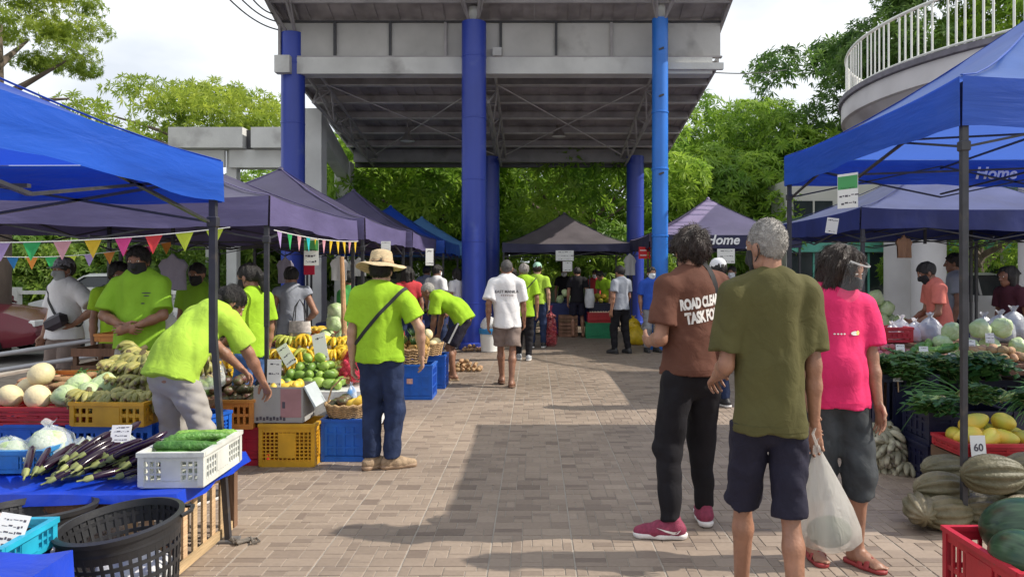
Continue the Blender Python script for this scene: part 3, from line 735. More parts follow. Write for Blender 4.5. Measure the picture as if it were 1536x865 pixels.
# upper roof, rising towards us
def up_z(y): return 6.56+(14.95-y)*.34
for i in range(40):
    sw2 = (X1-X0+.1)/40; xa = X0-.05+sw2*i; xb = xa+sw2-.0005; dz = .02*(i % 2); ya, yb = 11.6, 15.3
    m = MB(); m.add([(xa, ya, up_z(ya)+dz), (xb, ya, up_z(ya)+dz), (xb, yb, up_z(yb)+dz), (xa, yb, up_z(yb)+dz), (xa, ya, up_z(ya)+dz+.03), (xb, ya, up_z(ya)+dz+.03), (xb, yb, up_z(yb)+dz+.03), (xa, yb, up_z(yb)+dz+.03)],
          [(3, 2, 1, 0), (4, 5, 6, 7), (0, 1, 5, 4), (1, 2, 6, 5), (2, 3, 7, 6), (3, 0, 4, 7)]); m.build('upper_roof_sheet', SHEET, pv, smooth=False)
for y in (14.2, 13.2, 12.2): m = MB(); m.box(((X0+X1)/2, y, up_z(y)-.08), (X1-X0, .05, .15)); m.build('purlin', STEEL, pv, smooth=False)
for x in (X0-.02, X1+.0): m = MB(); m.bar((x, 15.2, up_z(15.2)-.03), (x, 11.6, up_z(11.6)-.03), .06, .22); m.build('verge_board', STEEL, pv, smooth=False)
for (x, y, zt) in ((-4.9, 15, 6.3), (-1.19, 14.5, 6.36), (2.44, 14.4, 6.4)):
    m = MB(); m.lathe([(.10, 0), (.10, .32)], 16, close=True); m.build('column_head', CONC, pv, loc=(x, y, zt))
    for sg in (-1, 1):
        for yy in (12.9, 13.7):
            m = MB(); m.tube([(x+sg*.07, y-.05, zt-.02), (x+sg*.30, yy, up_z(yy)-.12)], .026, 8); m.build('strut', STEEL, pv)
        m = MB(); m.tube([(x+sg*.30, 12.9, up_z(12.9)-.14), (x+sg*.16, y-.1, zt+.25)], .024, 8); m.build('strut', STEEL, pv)
    m = MB(); m.tube([(x-.3, 13.6, up_z(13.6)-.16), (x+.3, 13.6, up_z(13.6)-.16)], .024, 8); m.build('strut', STEEL, pv)
# concrete frame on the pavilion's left flank
cf = thing('concrete_frame', 'pale square concrete columns carrying a sloping beam on the flank of the pavilion', 'frame', (0, 0, 0))
for (x, y, h) in ((-5.06, 17.0, 5.22), (-5.3, 20.6, 4.55)): m = MB(); m.box((x, y, h/2), (.44, .44, h), bev=.015); m.build('column', CONC, cf, smooth=False)
m = MB(); m.bar((-5.08, 17.25, 4.95), (-5.28, 20.36, 4.34), .3, .5); m.build('sloping_beam', CONC, cf, smooth=False)
wk = thing('walkway_canopy', 'pale concrete walkway canopy with parapet and slender columns beside the pavilion', 'canopy', (0, 0, 0))
for (x0, x1) in ((-8.6, -6.86), (-6.66, -5.4)): m = MB(); m.box(((x0+x1)/2, 17.6, 4.66), (x1-x0, .5, .48)); m.build('parapet', CONC, wk, smooth=False)
m = MB(); m.box((-6.76, 17.7, 4.66), (.2, .2, .44)); m.build('dark_gap', FRAME, wk, smooth=False)
m = MB(); m.box((-6.3, 17.75, 4.19), (1.9, .4, .42)); m.build('beam', M('white_concrete', (.62, .62, .60), .85, .1, 1.5, dirt=((.35, .34, .33), 1.2, .6)), wk, smooth=False)
for x in (-7.25, -7.75, -5.6): m = MB(); m.box((x, 17.8, 2.2), (.24, .24, 4.4)); m.build('column', CONC, wk, smooth=False)
m = MB(); m.box((-7.9, 17.62, 4.2), (1.05, .1, .4)); m.build('white_board', MATS['white_concrete'], wk, smooth=False)
# high-bay lamps
ALU = M('lamp_aluminium', (.45, .42, .40), .35, .1, 8, metal=.8); LENS = M('milky_lamp_lens', (.75, .74, .72), .3, .05)
lamp = None
for (px, Y) in ((611, 18.4), (838, 18.9)):
    if lamp is None:
        lamp = thing('pendant_lamp', 'bell shaped metal high bay lamp hanging under the pavilion roof', 'lamp', (0, 0, 0), 0, 'lamps under the pavilion roof')
        q = MB(); q.lathe([(.03, .34), (.05, .30), (.06, .2), (.14, .08), (.19, 0), (.18, 0), (.13, .08), (.04, .2)], 24); q.build('shade', ALU, lamp)
        q = MB(); q.lathe([(.001, -.02), (.10, -.015), (.178, .004), (.17, .02)], 24); q.build('lens', LENS, lamp)
        q = MB(); q.tube([(0, 0, .34), (0, 0, .60)], .012, 6); q.build('hanger', STEEL, lamp); c = lamp
    else: c = copy_tree(lamp)
    c.location = (gx(px, Y), Y, gz(212 if px < 700 else 205, Y))
# ================================================================== round balcony building, right
rb = thing('round_building', 'pale round building with a cantilevered balcony slab and white railings', 'building', (11.95, 15, .22))
WPAINT = M('white_railing_paint', (.74, .75, .70), .5, .08, 4); RWALL = M('pale_grey_render', (.62, .60, .61), .85, .1, 1.2, .1, 20, dirt=((.45, .42, .43), .7, .58)); REDF = M('terracotta_tile', (.35, .06, .045), .7, .2, 5)
m = MB(); m.lathe([(4.2, 3.9), (4.55, 4.05), (5.1, 4.5), (5.22, 4.62)], 96); m.build('soffit', RWALL, rb, sharp=30)
m = MB(); m.lathe([(5.22, 4.62), (5.3, 4.64), (5.3, 5.0), (5.0, 5.02), (.01, 5.02)], 96); m.build('slab', RWALL, rb, sharp=30)
m = MB(); m.lathe([(5.27, 5.0), (5.36, 5.02), (5.36, 5.12), (5.24, 5.14), (5.0, 5.10)], 96); m.build('rim', M('dark_grey_coping', (.16, .15, .18), .7, .2), rb, sharp=30)
m = MB(); m.lathe([(4.85, 5.02), (4.85, 5.24), (4.7, 5.24), (4.7, 5.02)], 96); m.build('red_kerb', REDF, rb, sharp=30)
m = MB(); m.lathe([(4.2, 0), (4.2, 4.0)], 64); 
post = None
for i in range(210):
    a = 2*pi*i/210
    if cos(a) > .55: continue
    if i % 7 == 6: continue
    if post is None: q = MB(); q.box((0, 0, .0), (.018, .036, .98)); post = q.mesh('baluster', WPAINT, False)
    put('baluster', post, rb, (5.2*cos(a), 5.2*sin(a), 5.6), (0, 0, a))
m = MB(); m.tube([(5.2*cos(R(50+260*i/100)), 5.2*sin(R(50+260*i/100)), 6.1) for i in range(101)], .032, 8); m.build('handrail', WPAINT, rb)
m = MB(); m.tube([(5.2*cos(R(50+260*i/100)), 5.2*sin(R(50+260*i/100)), 5.2) for i in range(101)], .022, 8); m.build('bottom_rail', WPAINT, rb)
for (cx_, cy_) in ((-3.96, 0), (-2.75, -1.5), (-1.0, -3.6), (-3.2, 2.8)): m = MB(); m.lathe([(.32, 0), (.32, 4.3)], 28, close=True); m.build('column', M('white_column_render', (.66, .65, .66), .8, .1, 1.5), rb, loc=(cx_, cy_, 0))
m = MB(); m.lathe([(1.2, 0), (1.2, 4.3)], 48, close=True); m.build('core_wall', RWALL, rb, sharp=30)
# ================================================================== shop block behind the right stalls
sb = thing('shop_building', 'low shop block with turquoise fascia and dark shop windows behind right stalls', 'building', (0, 0, 0))
TURQ = M('turquoise_paint', (.12, .42, .34), .6, .12, 2); WALLW = M('cream_wall', (.5, .49, .45), .85, .1, 1); GLS = M('dark_shop_glass', (.025, .035, .04), .12, .2, 2)
m = MB(); m.box((15, 27.5, 2.3), (13, 5, 4.6)); m.build('wall', WALLW, sb, smooth=False)
m = MB(); m.box((15, 24.9, 2.45), (13, .25, .55)); m.build('fascia', TURQ, sb, smooth=False)
m = MB(); m.box((15, 24.95, .35), (13, .15, .7)); m.build('plinth', TURQ, sb, smooth=False)
for i in range(7):
    m = MB(); m.box((9.4+1.85*i, 24.97, 1.45), (1.5, .06, 1.4)); w = m.build('window', GLS, sb, smooth=False)
    m = MB(); m.box((9.4+1.85*i, 24.92, 1.45), (.06, .05, 1.4)); m.build('mullion', TURQ, w, smooth=False)
    m = MB(); m.box((9.4+1.85*i, 24.97, 3.5), (1.3, .06, .8)); w = m.build('window', GLS, sb, smooth=False)
    m = MB(); m.box((9.4+1.85*i, 24.92, 3.5), (.05, .05, .8)); m.build('mullion', WALLW, w, smooth=False)
# white building and fence on the left, far behind the tents
lb = thing('white_building', 'white low building with dark window openings beyond the left stalls', 'building', (0, 0, 0))
m = MB(); m.box((-9.5, 30, 1.9), (9, 4, 3.8)); m.build('wall', MATS['white_concrete'], lb, smooth=False)
for i in range(5): m = MB(); m.box((-13+1.8*i, 27.97, 1.9), (1.1, .07, 1.3)); m.build('window', GLS, lb, smooth=False)
m = MB(); m.box((-9.5, 29.9, 3.9), (9.5, 4.6, .2)); m.build('roof', CONC, lb, smooth=False)
fe = thing('white_fence', 'white fence of square posts and rails in front of the left hedge', 'fence', (0, 0, 0))
for i in range(16):
    m = MB(); m.box((-17+.75*i, 14.6, .6), (.16, .16, 1.2)); m.build('post', WPAINT, fe, smooth=False)
for z in (.35, .75, 1.1): m = MB(); m.box((-11.4, 14.6, z), (11.3, .06, .07)); m.build('rail', WPAINT, fe, smooth=False)
bw_ = thing('boundary_wall', 'low grey-green boundary wall closing the plaza behind far stalls', 'wall', (0, 0, 0))
for i in range(14): m = MB(); m.box((-19.5+3*i, 33, .95), (2.94, .2, 1.9)); m.build('panel', M('grey_green_render', (.34, .38, .33), .85, .2, 1, .1, 20), bw_, smooth=False); m = MB(); m.box((-21+3*i, 32.95, 1.0), (.3, .34, 2.0)); m.build('pier', CONC, bw_, smooth=False)
# ================================================================== cables
CAB = M('black_cable', (.02, .02, .022), .6)
def cable(a, b, sag, label):
    m = MB(); m.tube([Vector(a).lerp(Vector(b), i/16)-Vector((0, 0, sag*(1-(2*i/16-1)**2))) for i in range(17)], .014, 5); o = m.build('overhead_cable', CAB); tag(o, label, 'cable')
cable((gx(340, 13), 13, gz(-5, 13)), (X0-.05, 14.9, gz(45, 14.9)), .1, 'thin dark cable reaching the pavilion corner, lowest of three')
cable((gx(352, 13), 13, gz(-12, 13)), (X0-.05, 14.9, gz(33, 14.9)), .1, 'thin dark cable reaching the pavilion corner, middle of three')
cable((gx(372, 13), 13, gz(-10, 13)), (X0-.05, 14.9, gz(22, 14.9)), .1, 'thin dark cable reaching the pavilion corner, topmost of three')
cable((X1, 17, gz(107, 17)), (gx(1180, 22), 22, gz(105, 22)), .08, 'thin dark cable running from the pavilion roof into the mango trees')
# ================================================================== trees
def leafmat(key, c1, c2, trans=.35): 
    return M(key, c1, .5, 0, .55, 0, col2=c2, trans=trans+.18, attr=.38, detail=3)
MANGO = leafmat('mango_leaf', (.12, .25, .03), (.34, .50, .06)); MANGOL = leafmat('young_mango_leaf', (.15, .30, .03), (.34, .50, .05)); FEATH = leafmat('feathery_leaf', (.20, .30, .035), (.38, .46, .06), .45); BUSH = leafmat('bush_leaf', (.09, .19, .03), (.26, .38, .06))
BARK = M('grey_brown_bark', (.11, .085, .065), .9, .3, 5, .8, 25, stretch=(1, 1, .3))
def crown_mesh(name, mat, n_clump, whorls, rx, rz, leaf=(.26, .055), k=8, flat=.75, seed=0, csize=.34, droop=.35, fill=.25):
    r = np.random.default_rng(seed)
    C = r.normal(size=(n_clump*3, 3)); C /= np.linalg.norm(C, axis=1)[:, None]; C = C[C[:, 2] > -.55][:n_clump]
    rad = r.uniform(.55, 1.0, len(C))[:, None]**.6; C = C*rad*np.array([rx, rx, rz]); cs = r.uniform(.7, 1.25, len(C))*csize*rx; ct = r.uniform(0, 1, len(C))
    ci = np.repeat(np.arange(len(C)), whorls); n = len(ci)
    d = r.normal(size=(n, 3)); d[:, 2] += .35; d += .55*C[ci]/np.linalg.norm(C[ci], axis=1)[:, None]; d /= np.linalg.norm(d, axis=1)[:, None]
    rr = np.where(r.uniform(size=n) < fill, r.uniform(.2, .8, n), r.uniform(.85, 1.08, n))[:, None]
    W = C[ci]+d*rr*cs[ci][:, None]*np.array([1, 1, flat])
    # leaves
    li = np.repeat(np.arange(n), k); mI = len(li); base = W[li]; nn = d[li]
    ang = np.tile(np.arange(k)*2*pi/k, n)+np.repeat(r.uniform(0, 6.28, n), k)+r.normal(0, .2, mI)
    a = np.cross(nn, np.array([0.3, .2, 1.0])); a /= np.linalg.norm(a, axis=1)[:, None]+1e-9; b = np.cross(nn, a)
    out_ = a*np.cos(ang)[:, None]+b*np.sin(ang)[:, None]
    dirv = out_*r.uniform(.7, 1.05, mI)[:, None]+nn*r.uniform(.1, .7, mI)[:, None]; dirv[:, 2] -= droop; dirv /= np.linalg.norm(dirv, axis=1)[:, None]
    sidev = np.cross(dirv, nn+.01); sidev /= np.linalg.norm(sidev, axis=1)[:, None]+1e-9
    Ls = leaf[0]*r.uniform(.7, 1.25, mI)[:, None]; Ws = leaf[1]*r.uniform(.8, 1.2, mI)[:, None]
    mid = base+dirv*Ls*.5+nn*Ls*.06
    V = np.stack([base, mid+sidev*Ws*.5, base+dirv*Ls-np.array([0, 0, 1])*Ls*.08, mid-sidev*Ws*.5], 1).reshape(-1, 3)
    Fc = np.arange(mI*4).reshape(-1, 4)
    tone = np.clip(.25+.5*ct[ci][li]+r.normal(0, .14, mI)+.1*(rr[li][:, 0]-.8), 0, 1)
    return mkmesh(name, V, Fc, mat, False, None, tone)
def tree(label, x, y, top, rx, rz, crown, trunk_r=.22, group='trees round the plaza', sc=1., rot=0, tall=None):
    t = thing('tree', label, 'tree', (x, y, 0), rot, group)
    cz = top-rz*sc*1.2
    m = MB(); q = random.Random(int(x*10)); 
    m.tube([(0, 0, 0), (.05, .03, cz*.4), (-.06, .05, cz*.75), (0, 0, cz)], [trunk_r*1.25, trunk_r, trunk_r*.8, trunk_r*.5], 10); tk = m.build('trunk', BARK, t)
    for i in range(7):
        a = i*2.4+q.random(); L = rx*sc*q.uniform(.5, .85); z0 = cz*q.uniform(.6, .95)
        m = MB(); m.tube([(0, 0, z0), (L*.4*cos(a), L*.4*sin(a), z0+rz*sc*.25), (L*cos(a), L*sin(a), z0+rz*sc*q.uniform(.3, .7))], [trunk_r*.5, trunk_r*.3, trunk_r*.1], 7); m.build('limb', BARK, tk)
    c = put('crown', crown, t, (0, 0, cz), None, sc); 
    return t
mg1 = crown_mesh('mango_crown', MANGO, 46, 56, 4.2, 3.6, (.34, .075), 9, .8, 1, .28, .35, .1); mg2 = crown_mesh('mango_crown', MANGO, 46, 56, 4.2, 3.2, (.34, .075), 9, .8, 2, .29, .35, .1)
mg3 = crown_mesh('mango_crown', leafmat('old_mango_leaf', (.045, .12, .025), (.15, .25, .045)), 50, 62, 4.2, 3.4, (.32, .07), 9, .8, 8, .28)
mgl = crown_mesh('young_mango_crown', MANGOL, 44, 56, 3.8, 2.6, (.34, .08), 8, .8, 3, .32); fe1 = crown_mesh('feathery_crown', FEATH, 26, 55, 3.4, 1.5, (.22, .05), 10, .32, 4, .36, .12, .4); fe2 = crown_mesh('feathery_crown', FEATH, 34, 120, 2.6, 2.2, (.17, .035), 10, .35, 5, .36, .15, .4)
bu1 = crown_mesh('bush_crown', BUSH, 30, 45, 2.2, 1.7, (.24, .07), 8, .85, 6, .36)
tree('dense mango tree with dark crown just right of the pavilion roof', gx(1115, 31), 31, 9.0, 4.2, 3.6, mg1, sc=.95)
tree('tallest mango tree, dark crown rising behind the round balcony', gx(1275, 33), 33, 12.6, 4.2, 3.6, mg3, sc=1.15, rot=1.2)
tree('mango tree with pale shoots low beside the blue right tent', gx(1180, 29), 29, 6.9, 3.8, 2.6, mgl, sc=1.0, rot=2.2)
tree('mango tree crown seen under the pavilion roof above the far centre tent', gx(850, 25), 25, 7.4, 4.2, 3.2, mg2, rot=.4)
tree('mango tree crown between the violet far column and the sky blue pipe', gx(1000, 30), 30, 7.8, 4.2, 3.6, mg1, rot=2.6)
tree('pale green tree crown seen under the pavilion roof above the blue left tents', gx(610, 24.5), 24.5, 6.6, 3.8, 2.6, mgl, rot=.7)
tree('pale green tree behind the concrete frame columns', gx(520, 29), 29, 6.6, 3.8, 2.6, mgl, rot=3.0)
tree('dark tree crown behind tall blue column', gx(715, 28), 28, 7.4, 4.2, 3.2, mg2, rot=3.9)
tree('feathery light green tree spreading above the walkway canopy', gx(268, 24), 24, 8.0, 3.4, 1.5, fe1, .16)
tree('feathery light green tree leaning in at the corner above the blue left tent', gx(-5, 13.5), 13.5, 7.5, 2.6, 2.2, fe2, .18, sc=.56)
tree('tall leafy tree rising behind the balcony railings', gx(1460, 27), 27, 13.0, 4.2, 3.2, mg3, rot=5.0)
tree('leafy tree behind the far end of the balcony railings', gx(1590, 25), 25, 12, 3.8, 2.6, mgl, rot=1.0)
tree('dark tree under the right tents between the white columns', gx(1475, 23), 23.2, 4.6, 4.2, 3.2, mg1, rot=.3, sc=.6)
for i, (px, Y, top, s, lab) in enumerate(((20, 17.5, 2.9, .8, 'leafy bush behind the white fence, beside the maroon car'), (110, 18.5, 3.2, .9, 'leafy bush behind the white fence and the capped shopper'), (215, 17.8, 2.9, .8, 'leafy bush behind the white fence and the clasped-hands vendor'), (-70, 16.5, 3.2, .9, 'leafy bush at the end of the white fence'), (290, 24, 4.6, 1.2, 'tall bush below the walkway canopy'), (390, 25, 4.8, 1.2, 'tall bush between the walkway canopy and the concrete frame'))):
    tree(lab, gx(px, Y), Y, top, 2.2, 1.7, bu1, .1, 'bushes beyond the left stalls', s, i*1.1)
# distant belt of trees closing the horizon
def belt():
    r = np.random.default_rng(9); V = []; Fc = []; T = []
    pts = []
    for i in range(5200):
        x = r.uniform(-75, 75); y = 42+r.uniform(-4, 6)+abs(x)*.1; h = 4.2+1.6*sin(x*.23)+1.1*sin(x*.71+1)+r.uniform(-.6, .6); z = r.uniform(0, 1)**.6*h; pts.append((x, y, z))
    for (x, y, z) in pts:
        for q in range(5):
            a = r.uniform(0, 6.28); t = r.uniform(-.6, .8); L = r.uniform(.5, 1.0); d = np.array([cos(a)*cos(t), sin(a)*cos(t), sin(t)]); s = np.cross(d, [0.1, .2, 1]); s /= np.linalg.norm(s); p = np.array([x, y, z])+r.normal(0, .4, 3); b = len(V)
            V += [p, p+d*L*.5+s*L*.14, p+d*L, p+d*L*.5-s*L*.14]; Fc.append((b, b+1, b+2, b+3)); T.append(r.uniform(0, 1))
    return mkmesh('far_trees', np.array(V), Fc, BUSH, False, None, T)
o = put('far_trees', belt(), kind='stuff'); o['label'] = 'belt of distant trees closing the view behind the plaza'; o['category'] = 'trees'
# ================================================================== cars
RUBBER = M('tyre_rubber', (.02, .02, .02), .85, .2); RIM = M('alloy_rim', (.5, .5, .52), .3, .1, metal=.8); CARGL = M('car_glass', (.02, .025, .03), .06, .1); LAMPR = M('red_tail_lamp', (.4, .01, .01), .2); LAMPW = M('clear_head_lamp', (.7, .7, .7), .1)
def car(label, x, y, rz, mat):
    t = thing('parked_car', label, 'car', (x, y, 0), rz, 'parked cars'); L = 4.3
    # side outline (x along the car) as loops across the width
    sec = [(-2.15, .35, .72), (-2.1, .3, .88), (-1.7, .22, .98), (-1.15, .2, 1.0), (-.3, .2, .96), (.7, .2, .95), (1.0, .2, .93), (1.7, .22, .82), (2.08, .28, .68), (2.15, .36, .55)]
    m = MB(); V = []; n = 12
    for (px, z0, z1) in sec:
        w = .86-.10*max(0, abs(px)-1.5)
        prof = [(-w*.9, z0), (-w, z0+.12), (-w*1.0, lerp(z0, z1, .6)), (-w*.93, z1-.02), (-w*.75, z1), (0, z1+.02), (w*.75, z1), (w*.93, z1-.02), (w, lerp(z0, z1, .6)), (w, z0+.12), (w*.9, z0), (0, z0-.02)]
        V += [(px, a, b) for a, b in prof]
    Fc = [(i*n+k, i*n+(k+1) % n, (i+1)*n+(k+1) % n, (i+1)*n+k) for i in range(len(sec)-1) for k in range(n)]+[tuple(range(n))[::-1], tuple((len(sec)-1)*n+k for k in range(n))]
    m.add(V, Fc); m.build('body', mat, t, sharp=35)
    m = MB(); cab = [(-1.75, .95, .78), (-1.05, 1.42, .62), (.1, 1.46, .62), (1.05, .93, .76)]
    V = []
    for (px, z, w) in cab: V += [(px, -w, z), (px, w, z)]
    lo = [(-1.75, -.80, .94), (-1.75, .80, .94), (1.05, .80, .92), (1.05, -.80, .92)]
    m.add([(-1.75, -.8, .95), (-1.05, -.62, 1.40), (.1, -.62, 1.43), (1.05, -.8, .93), (-1.75, .8, .95), (-1.05, .62, 1.40), (.1, .62, 1.43), (1.05, .8, .93)], [(0, 1, 2, 3), (7, 6, 5, 4), (0, 4, 5, 1), (2, 6, 7, 3)]); m.build('windows', CARGL, t, smooth=False)
    m = MB(); m.add([(-1.1, -.64, 1.405), (.15, -.64, 1.435), (.15, .64, 1.435), (-1.1, .64, 1.405), (-1.0, -.5, 1.47), (.05, -.5, 1.49), (.05, .5, 1.49), (-1.0, .5, 1.47)], [(4, 5, 6, 7), (0, 1, 5, 4), (1, 2, 6, 5), (2, 3, 7, 6), (3, 0, 4, 7)])
    for sg in (-1, 1):
        for a, b in (((-1.75, sg*.8, .95), (-1.05, sg*.63, 1.42)), ((1.05, sg*.8, .93), (.1, sg*.63, 1.44)), ((-.4, sg*.82, .95), (-.4, sg*.64, 1.42))): m.bar(a, b, .06, .03)
    m.build('roof', mat, t, sharp=35)
    wh = None
    for wx in (-1.3, 1.32):
        for sg in (-1, 1):
            if wh is None:
                q = MB(); q.lathe([(.2, -.1), (.29, -.1), (.31, -.06), (.31, .06), (.29, .1), (.2, .1)], 24); wh = put('wheel', q.mesh('tyre', RUBBER), t); q = MB(); q.lathe([(.001, .07), (.06, .08), (.19, .06), (.2, .1)], 16); q.build('rim', RIM, wh); w = wh
            else: w = copy_tree(wh, t)
            w.location = (wx, sg*.78, .31); w.rotation_euler = (R(-90)*sg, 0, 0)
    for sg in (-1, 1):
        m = MB(); m.box((-2.12, sg*.6, .74), (.08, .3, .14), bev=.02); m.build('tail_lamp', LAMPR, t); m = MB(); m.box((2.08, sg*.6, .62), (.1, .32, .12), bev=.02); m.build('headlight', LAMPW, t)
        m = MB(); m.box((.0, sg*.875, .8), (.16, .02, .03)); m.build('door_handle', mat, t); m = MB(); m.box((.85, sg*.92, 1.0), (.1, .16, .12), bev=.02); m.build('wing_mirror', mat, t)
    return t
car('maroon parked car beside the white fence', gx(-110, 13.0), 13.0, R(8), M('maroon_car_paint', (.14, .012, .025), .2, .05, 3)); car('white parked car behind the capped shopper', gx(225, 16.2), 16.2, R(5), M('white_car_paint', (.7, .7, .7), .2, .05, 3)); car('silver parked car seen between the white columns on the right', gx(1462, 18.5), 18.5, R(3), M('silver_car_paint', (.5, .5, .52), .25, .05, 3, metal=.4))
# ================================================================== tents
BLUE_T = M('royal_blue_tent_cloth', (.018, .075, .42), .36, .12, 2.2, .35, 5, trans=.42, tcol=(.03, .10, .75), stretch=(1, .35, 1), distort=.4, dirt=((.014, .055, .30), 1.3, .6)); BLUE_V = M('blue_valance_cloth', (.02, .09, .46), .36, .15, 3, .55, 6, trans=.18, tcol=(.01, .05, .6), stretch=(.35, .35, 2.2), distort=.5)
DARK_T = M('slate_tent_cloth', (.05, .044, .090), .5, .2, 2, .3, 5, trans=.06); DARK_V = M('sunlit_slate_valance_cloth', (.12, .102, .225), .55, .15, 3, .45, 6, trans=.12, stretch=(.5, .5, 2))  # valances lighter and more lilac than the roofs: sunlight put into their colour
LIL_T = M('lilac_tent_cloth', (.27, .22, .37), .5, .15, 2, .3, 5, trans=.12); PALE_T = M('pale_blue_tent_cloth', (.12, .30, .62), .5, .1, 2, .2, 5, trans=.25); NAVY_V = M('navy_valance_cloth', (.022, .022, .07), .55, .2, 3, .3, 6, trans=.08)
POLE = M('dark_pole_paint', (.035, .035, .042), .42, .25, 14, dirt=((.10, .08, .06), 9, .62)); POLEG = M('worn_grey_pole', (.16, .16, .17), .4, .3, 10, metal=.3)
LOGO = M('white_tent_lettering', (.78, .78, .80), .6)
def tent(label, x0, x1, y0, y1, top, bot, peak, roof_m, val_m, seed=0, sag=.03, pole_lean=0, bars=True, group='market tents', pole_m=None, vjit=.012):
    t = thing('market_tent', label, 'tent', ((x0+x1)/2, (y0+y1)/2, 0), 0, group); r = random.Random(seed); pole_m = pole_m or POLE
    hx, hy = (x1-x0)/2, (y1-y0)/2; n = 36; V = []
    ph = [r.uniform(0, 6) for _ in range(6)]
    for j in range(n+1):
        for i in range(n+1):
            u, v = -1+2*i/n, -1+2*j/n; s = 1-max(abs(u), abs(v)); z = top+(peak-top)*(s**1.34)
            e = (1-abs(u)**4) if abs(v) > abs(u) else (1-abs(v)**4)
            z -= sag*e*(1-s)**3; z += (.010*sin(7*u+ph[0])*sin(6*v+ph[1])+.004*sin(17*u+9*v+ph[2])+.003*sin(23*v-11*u+ph[3]))*min(1, s*3)
            V.append((u*hx, v*hy, z))
    Fc = [(j*(n+1)+i, j*(n+1)+i+1, (j+1)*(n+1)+i+1, (j+1)*(n+1)+i) for j in range(n) for i in range(n)]
    # triangulate along the hips
    F2 = []
    for j in range(n):
        for i in range(n):
            a, b, c, d = Fc[j*n+i]; q = (i < n/2) == (j < n/2)
            F2 += [(a, b, c), (a, c, d)] if q else [(a, b, d), (b, c, d)]
    cn = put('canopy', mkmesh('canopy', V, F2, roof_m, True, None), t); cn.cycles.shadow_terminator_geometry_offset = .3
    # seams along the four hips
    for sx in (-1, 1):
        for sy in (-1, 1):
            m = MB(); m.tube([(sx*hx*(1-q), sy*hy*(1-q), top+(peak-top)*(q**1.34)+.006) for q in [k/8 for k in range(9)]], .010, 5, flat=.5); m.build('seam', val_m, cn)
    m = MB(); m.lathe([(.001, .035), (.03, .02), (.045, -.01)], 10, (0, 0, peak)); m.build('peak_cap', roof_m, cn)
    for side in range(4):
        V = []; N = 26; o = .012
        for i in range(N+1):
            q = -1+2*i/N; w = 1-abs(q)**4
            zt = top-sag*w; 
            for k in range(4):
                f = k/3; off = o+vjit*f*(sin(q*9+ph[side])+.6*sin(q*21+ph[(side+1) % 6])); zz = lerp(zt, bot-.02*w*sin(q*3+ph[2])-.012*abs(sin(q*7+ph[4])), f)
                p = {0: (q*hx, -hy-off), 1: (hx+off, q*hy), 2: (-q*hx, hy+off), 3: (-hx-off, -q*hy)}[side]; V.append((p[0], p[1], zz))
        Fc = [(i*4+k, (i+1)*4+k, (i+1)*4+k+1, i*4+k+1) for i in range(N) for k in range(3)]
        m = put('valance', mkmesh('valance', V, Fc, val_m), t)
    for sx in (-1, 1):
        for sy in (-1, 1):
            lean = pole_lean*sx
            m = MB(); m.bar((sx*(hx-.03)-0, sy*(hy-.03), 1.05), (sx*(hx-.03), sy*(hy-.03), top-.03), .036); p = m.build('pole', pole_m, t, smooth=False)
            m = MB(); m.bar((sx*(hx-.03)+lean, sy*(hy-.03), .0), (sx*(hx-.03), sy*(hy-.03), 1.2), .030); m.build('inner_leg', pole_m, p, smooth=False)
            m = MB(); m.box((sx*(hx-.03)+lean, sy*(hy-.03), .006), (.10, .10, .012)); m.build('foot_plate', POLEG, p, smooth=False)
            m = MB(); m.box((sx*(hx-.03), sy*(hy-.03), bot-.12), (.052, .052, .06), bev=.006); m.build('slider', pole_m, p, smooth=False)
    if bars:
        zt, zb = top-.10, bot-.12; ax_ = hx-.05; ay = hy-.05
        def X_(a, b):
            a = Vector(a); b = Vector(b); mid = (a+b)/2
            for (p, q) in ((a, mid), (mid, b)):
                for (z0, z1) in ((zt, zb), (zb, zt)):
                    m = MB(); m.bar((p.x, p.y, z0), (q.x, q.y, z1), .022, .014); m.build('truss_bar', pole_m, t, smooth=False)
        X_((-ax_, -ay, 0), (ax_, -ay, 0)); X_((-ax_, ay, 0), (ax_, ay, 0)); X_((-ax_, -ay, 0), (-ax_, ay, 0)); X_((ax_, -ay, 0), (ax_, ay, 0))
        for (a, b) in ((-ax_, 0), (ax_, 0), (0, -ay), (0, ay)):
            for (z0, z1) in ((zt-.02, zt+.05), (zb+.03, zt-.22)):
                m = MB(); m.bar((a, b, z0), (a*.03, b*.03, z1), .022, .014); m.build('truss_bar', pole_m, t, smooth=False)
        m = MB(); m.bar((0, 0, zt-.25), (0, 0, peak-.02), .03); m.build('mast', pole_m, t, smooth=False)
    return t
def valance_text(t, body, x, y, z, rz, size, mat=LOGO):
    me = text_mesh(body, size, size*.025, .0015, shear=.25); me.materials.append(mat)
    return put('lettering', me, t, (x-t.location.x, y-t.location.y, z), (R(90), 0, rz))
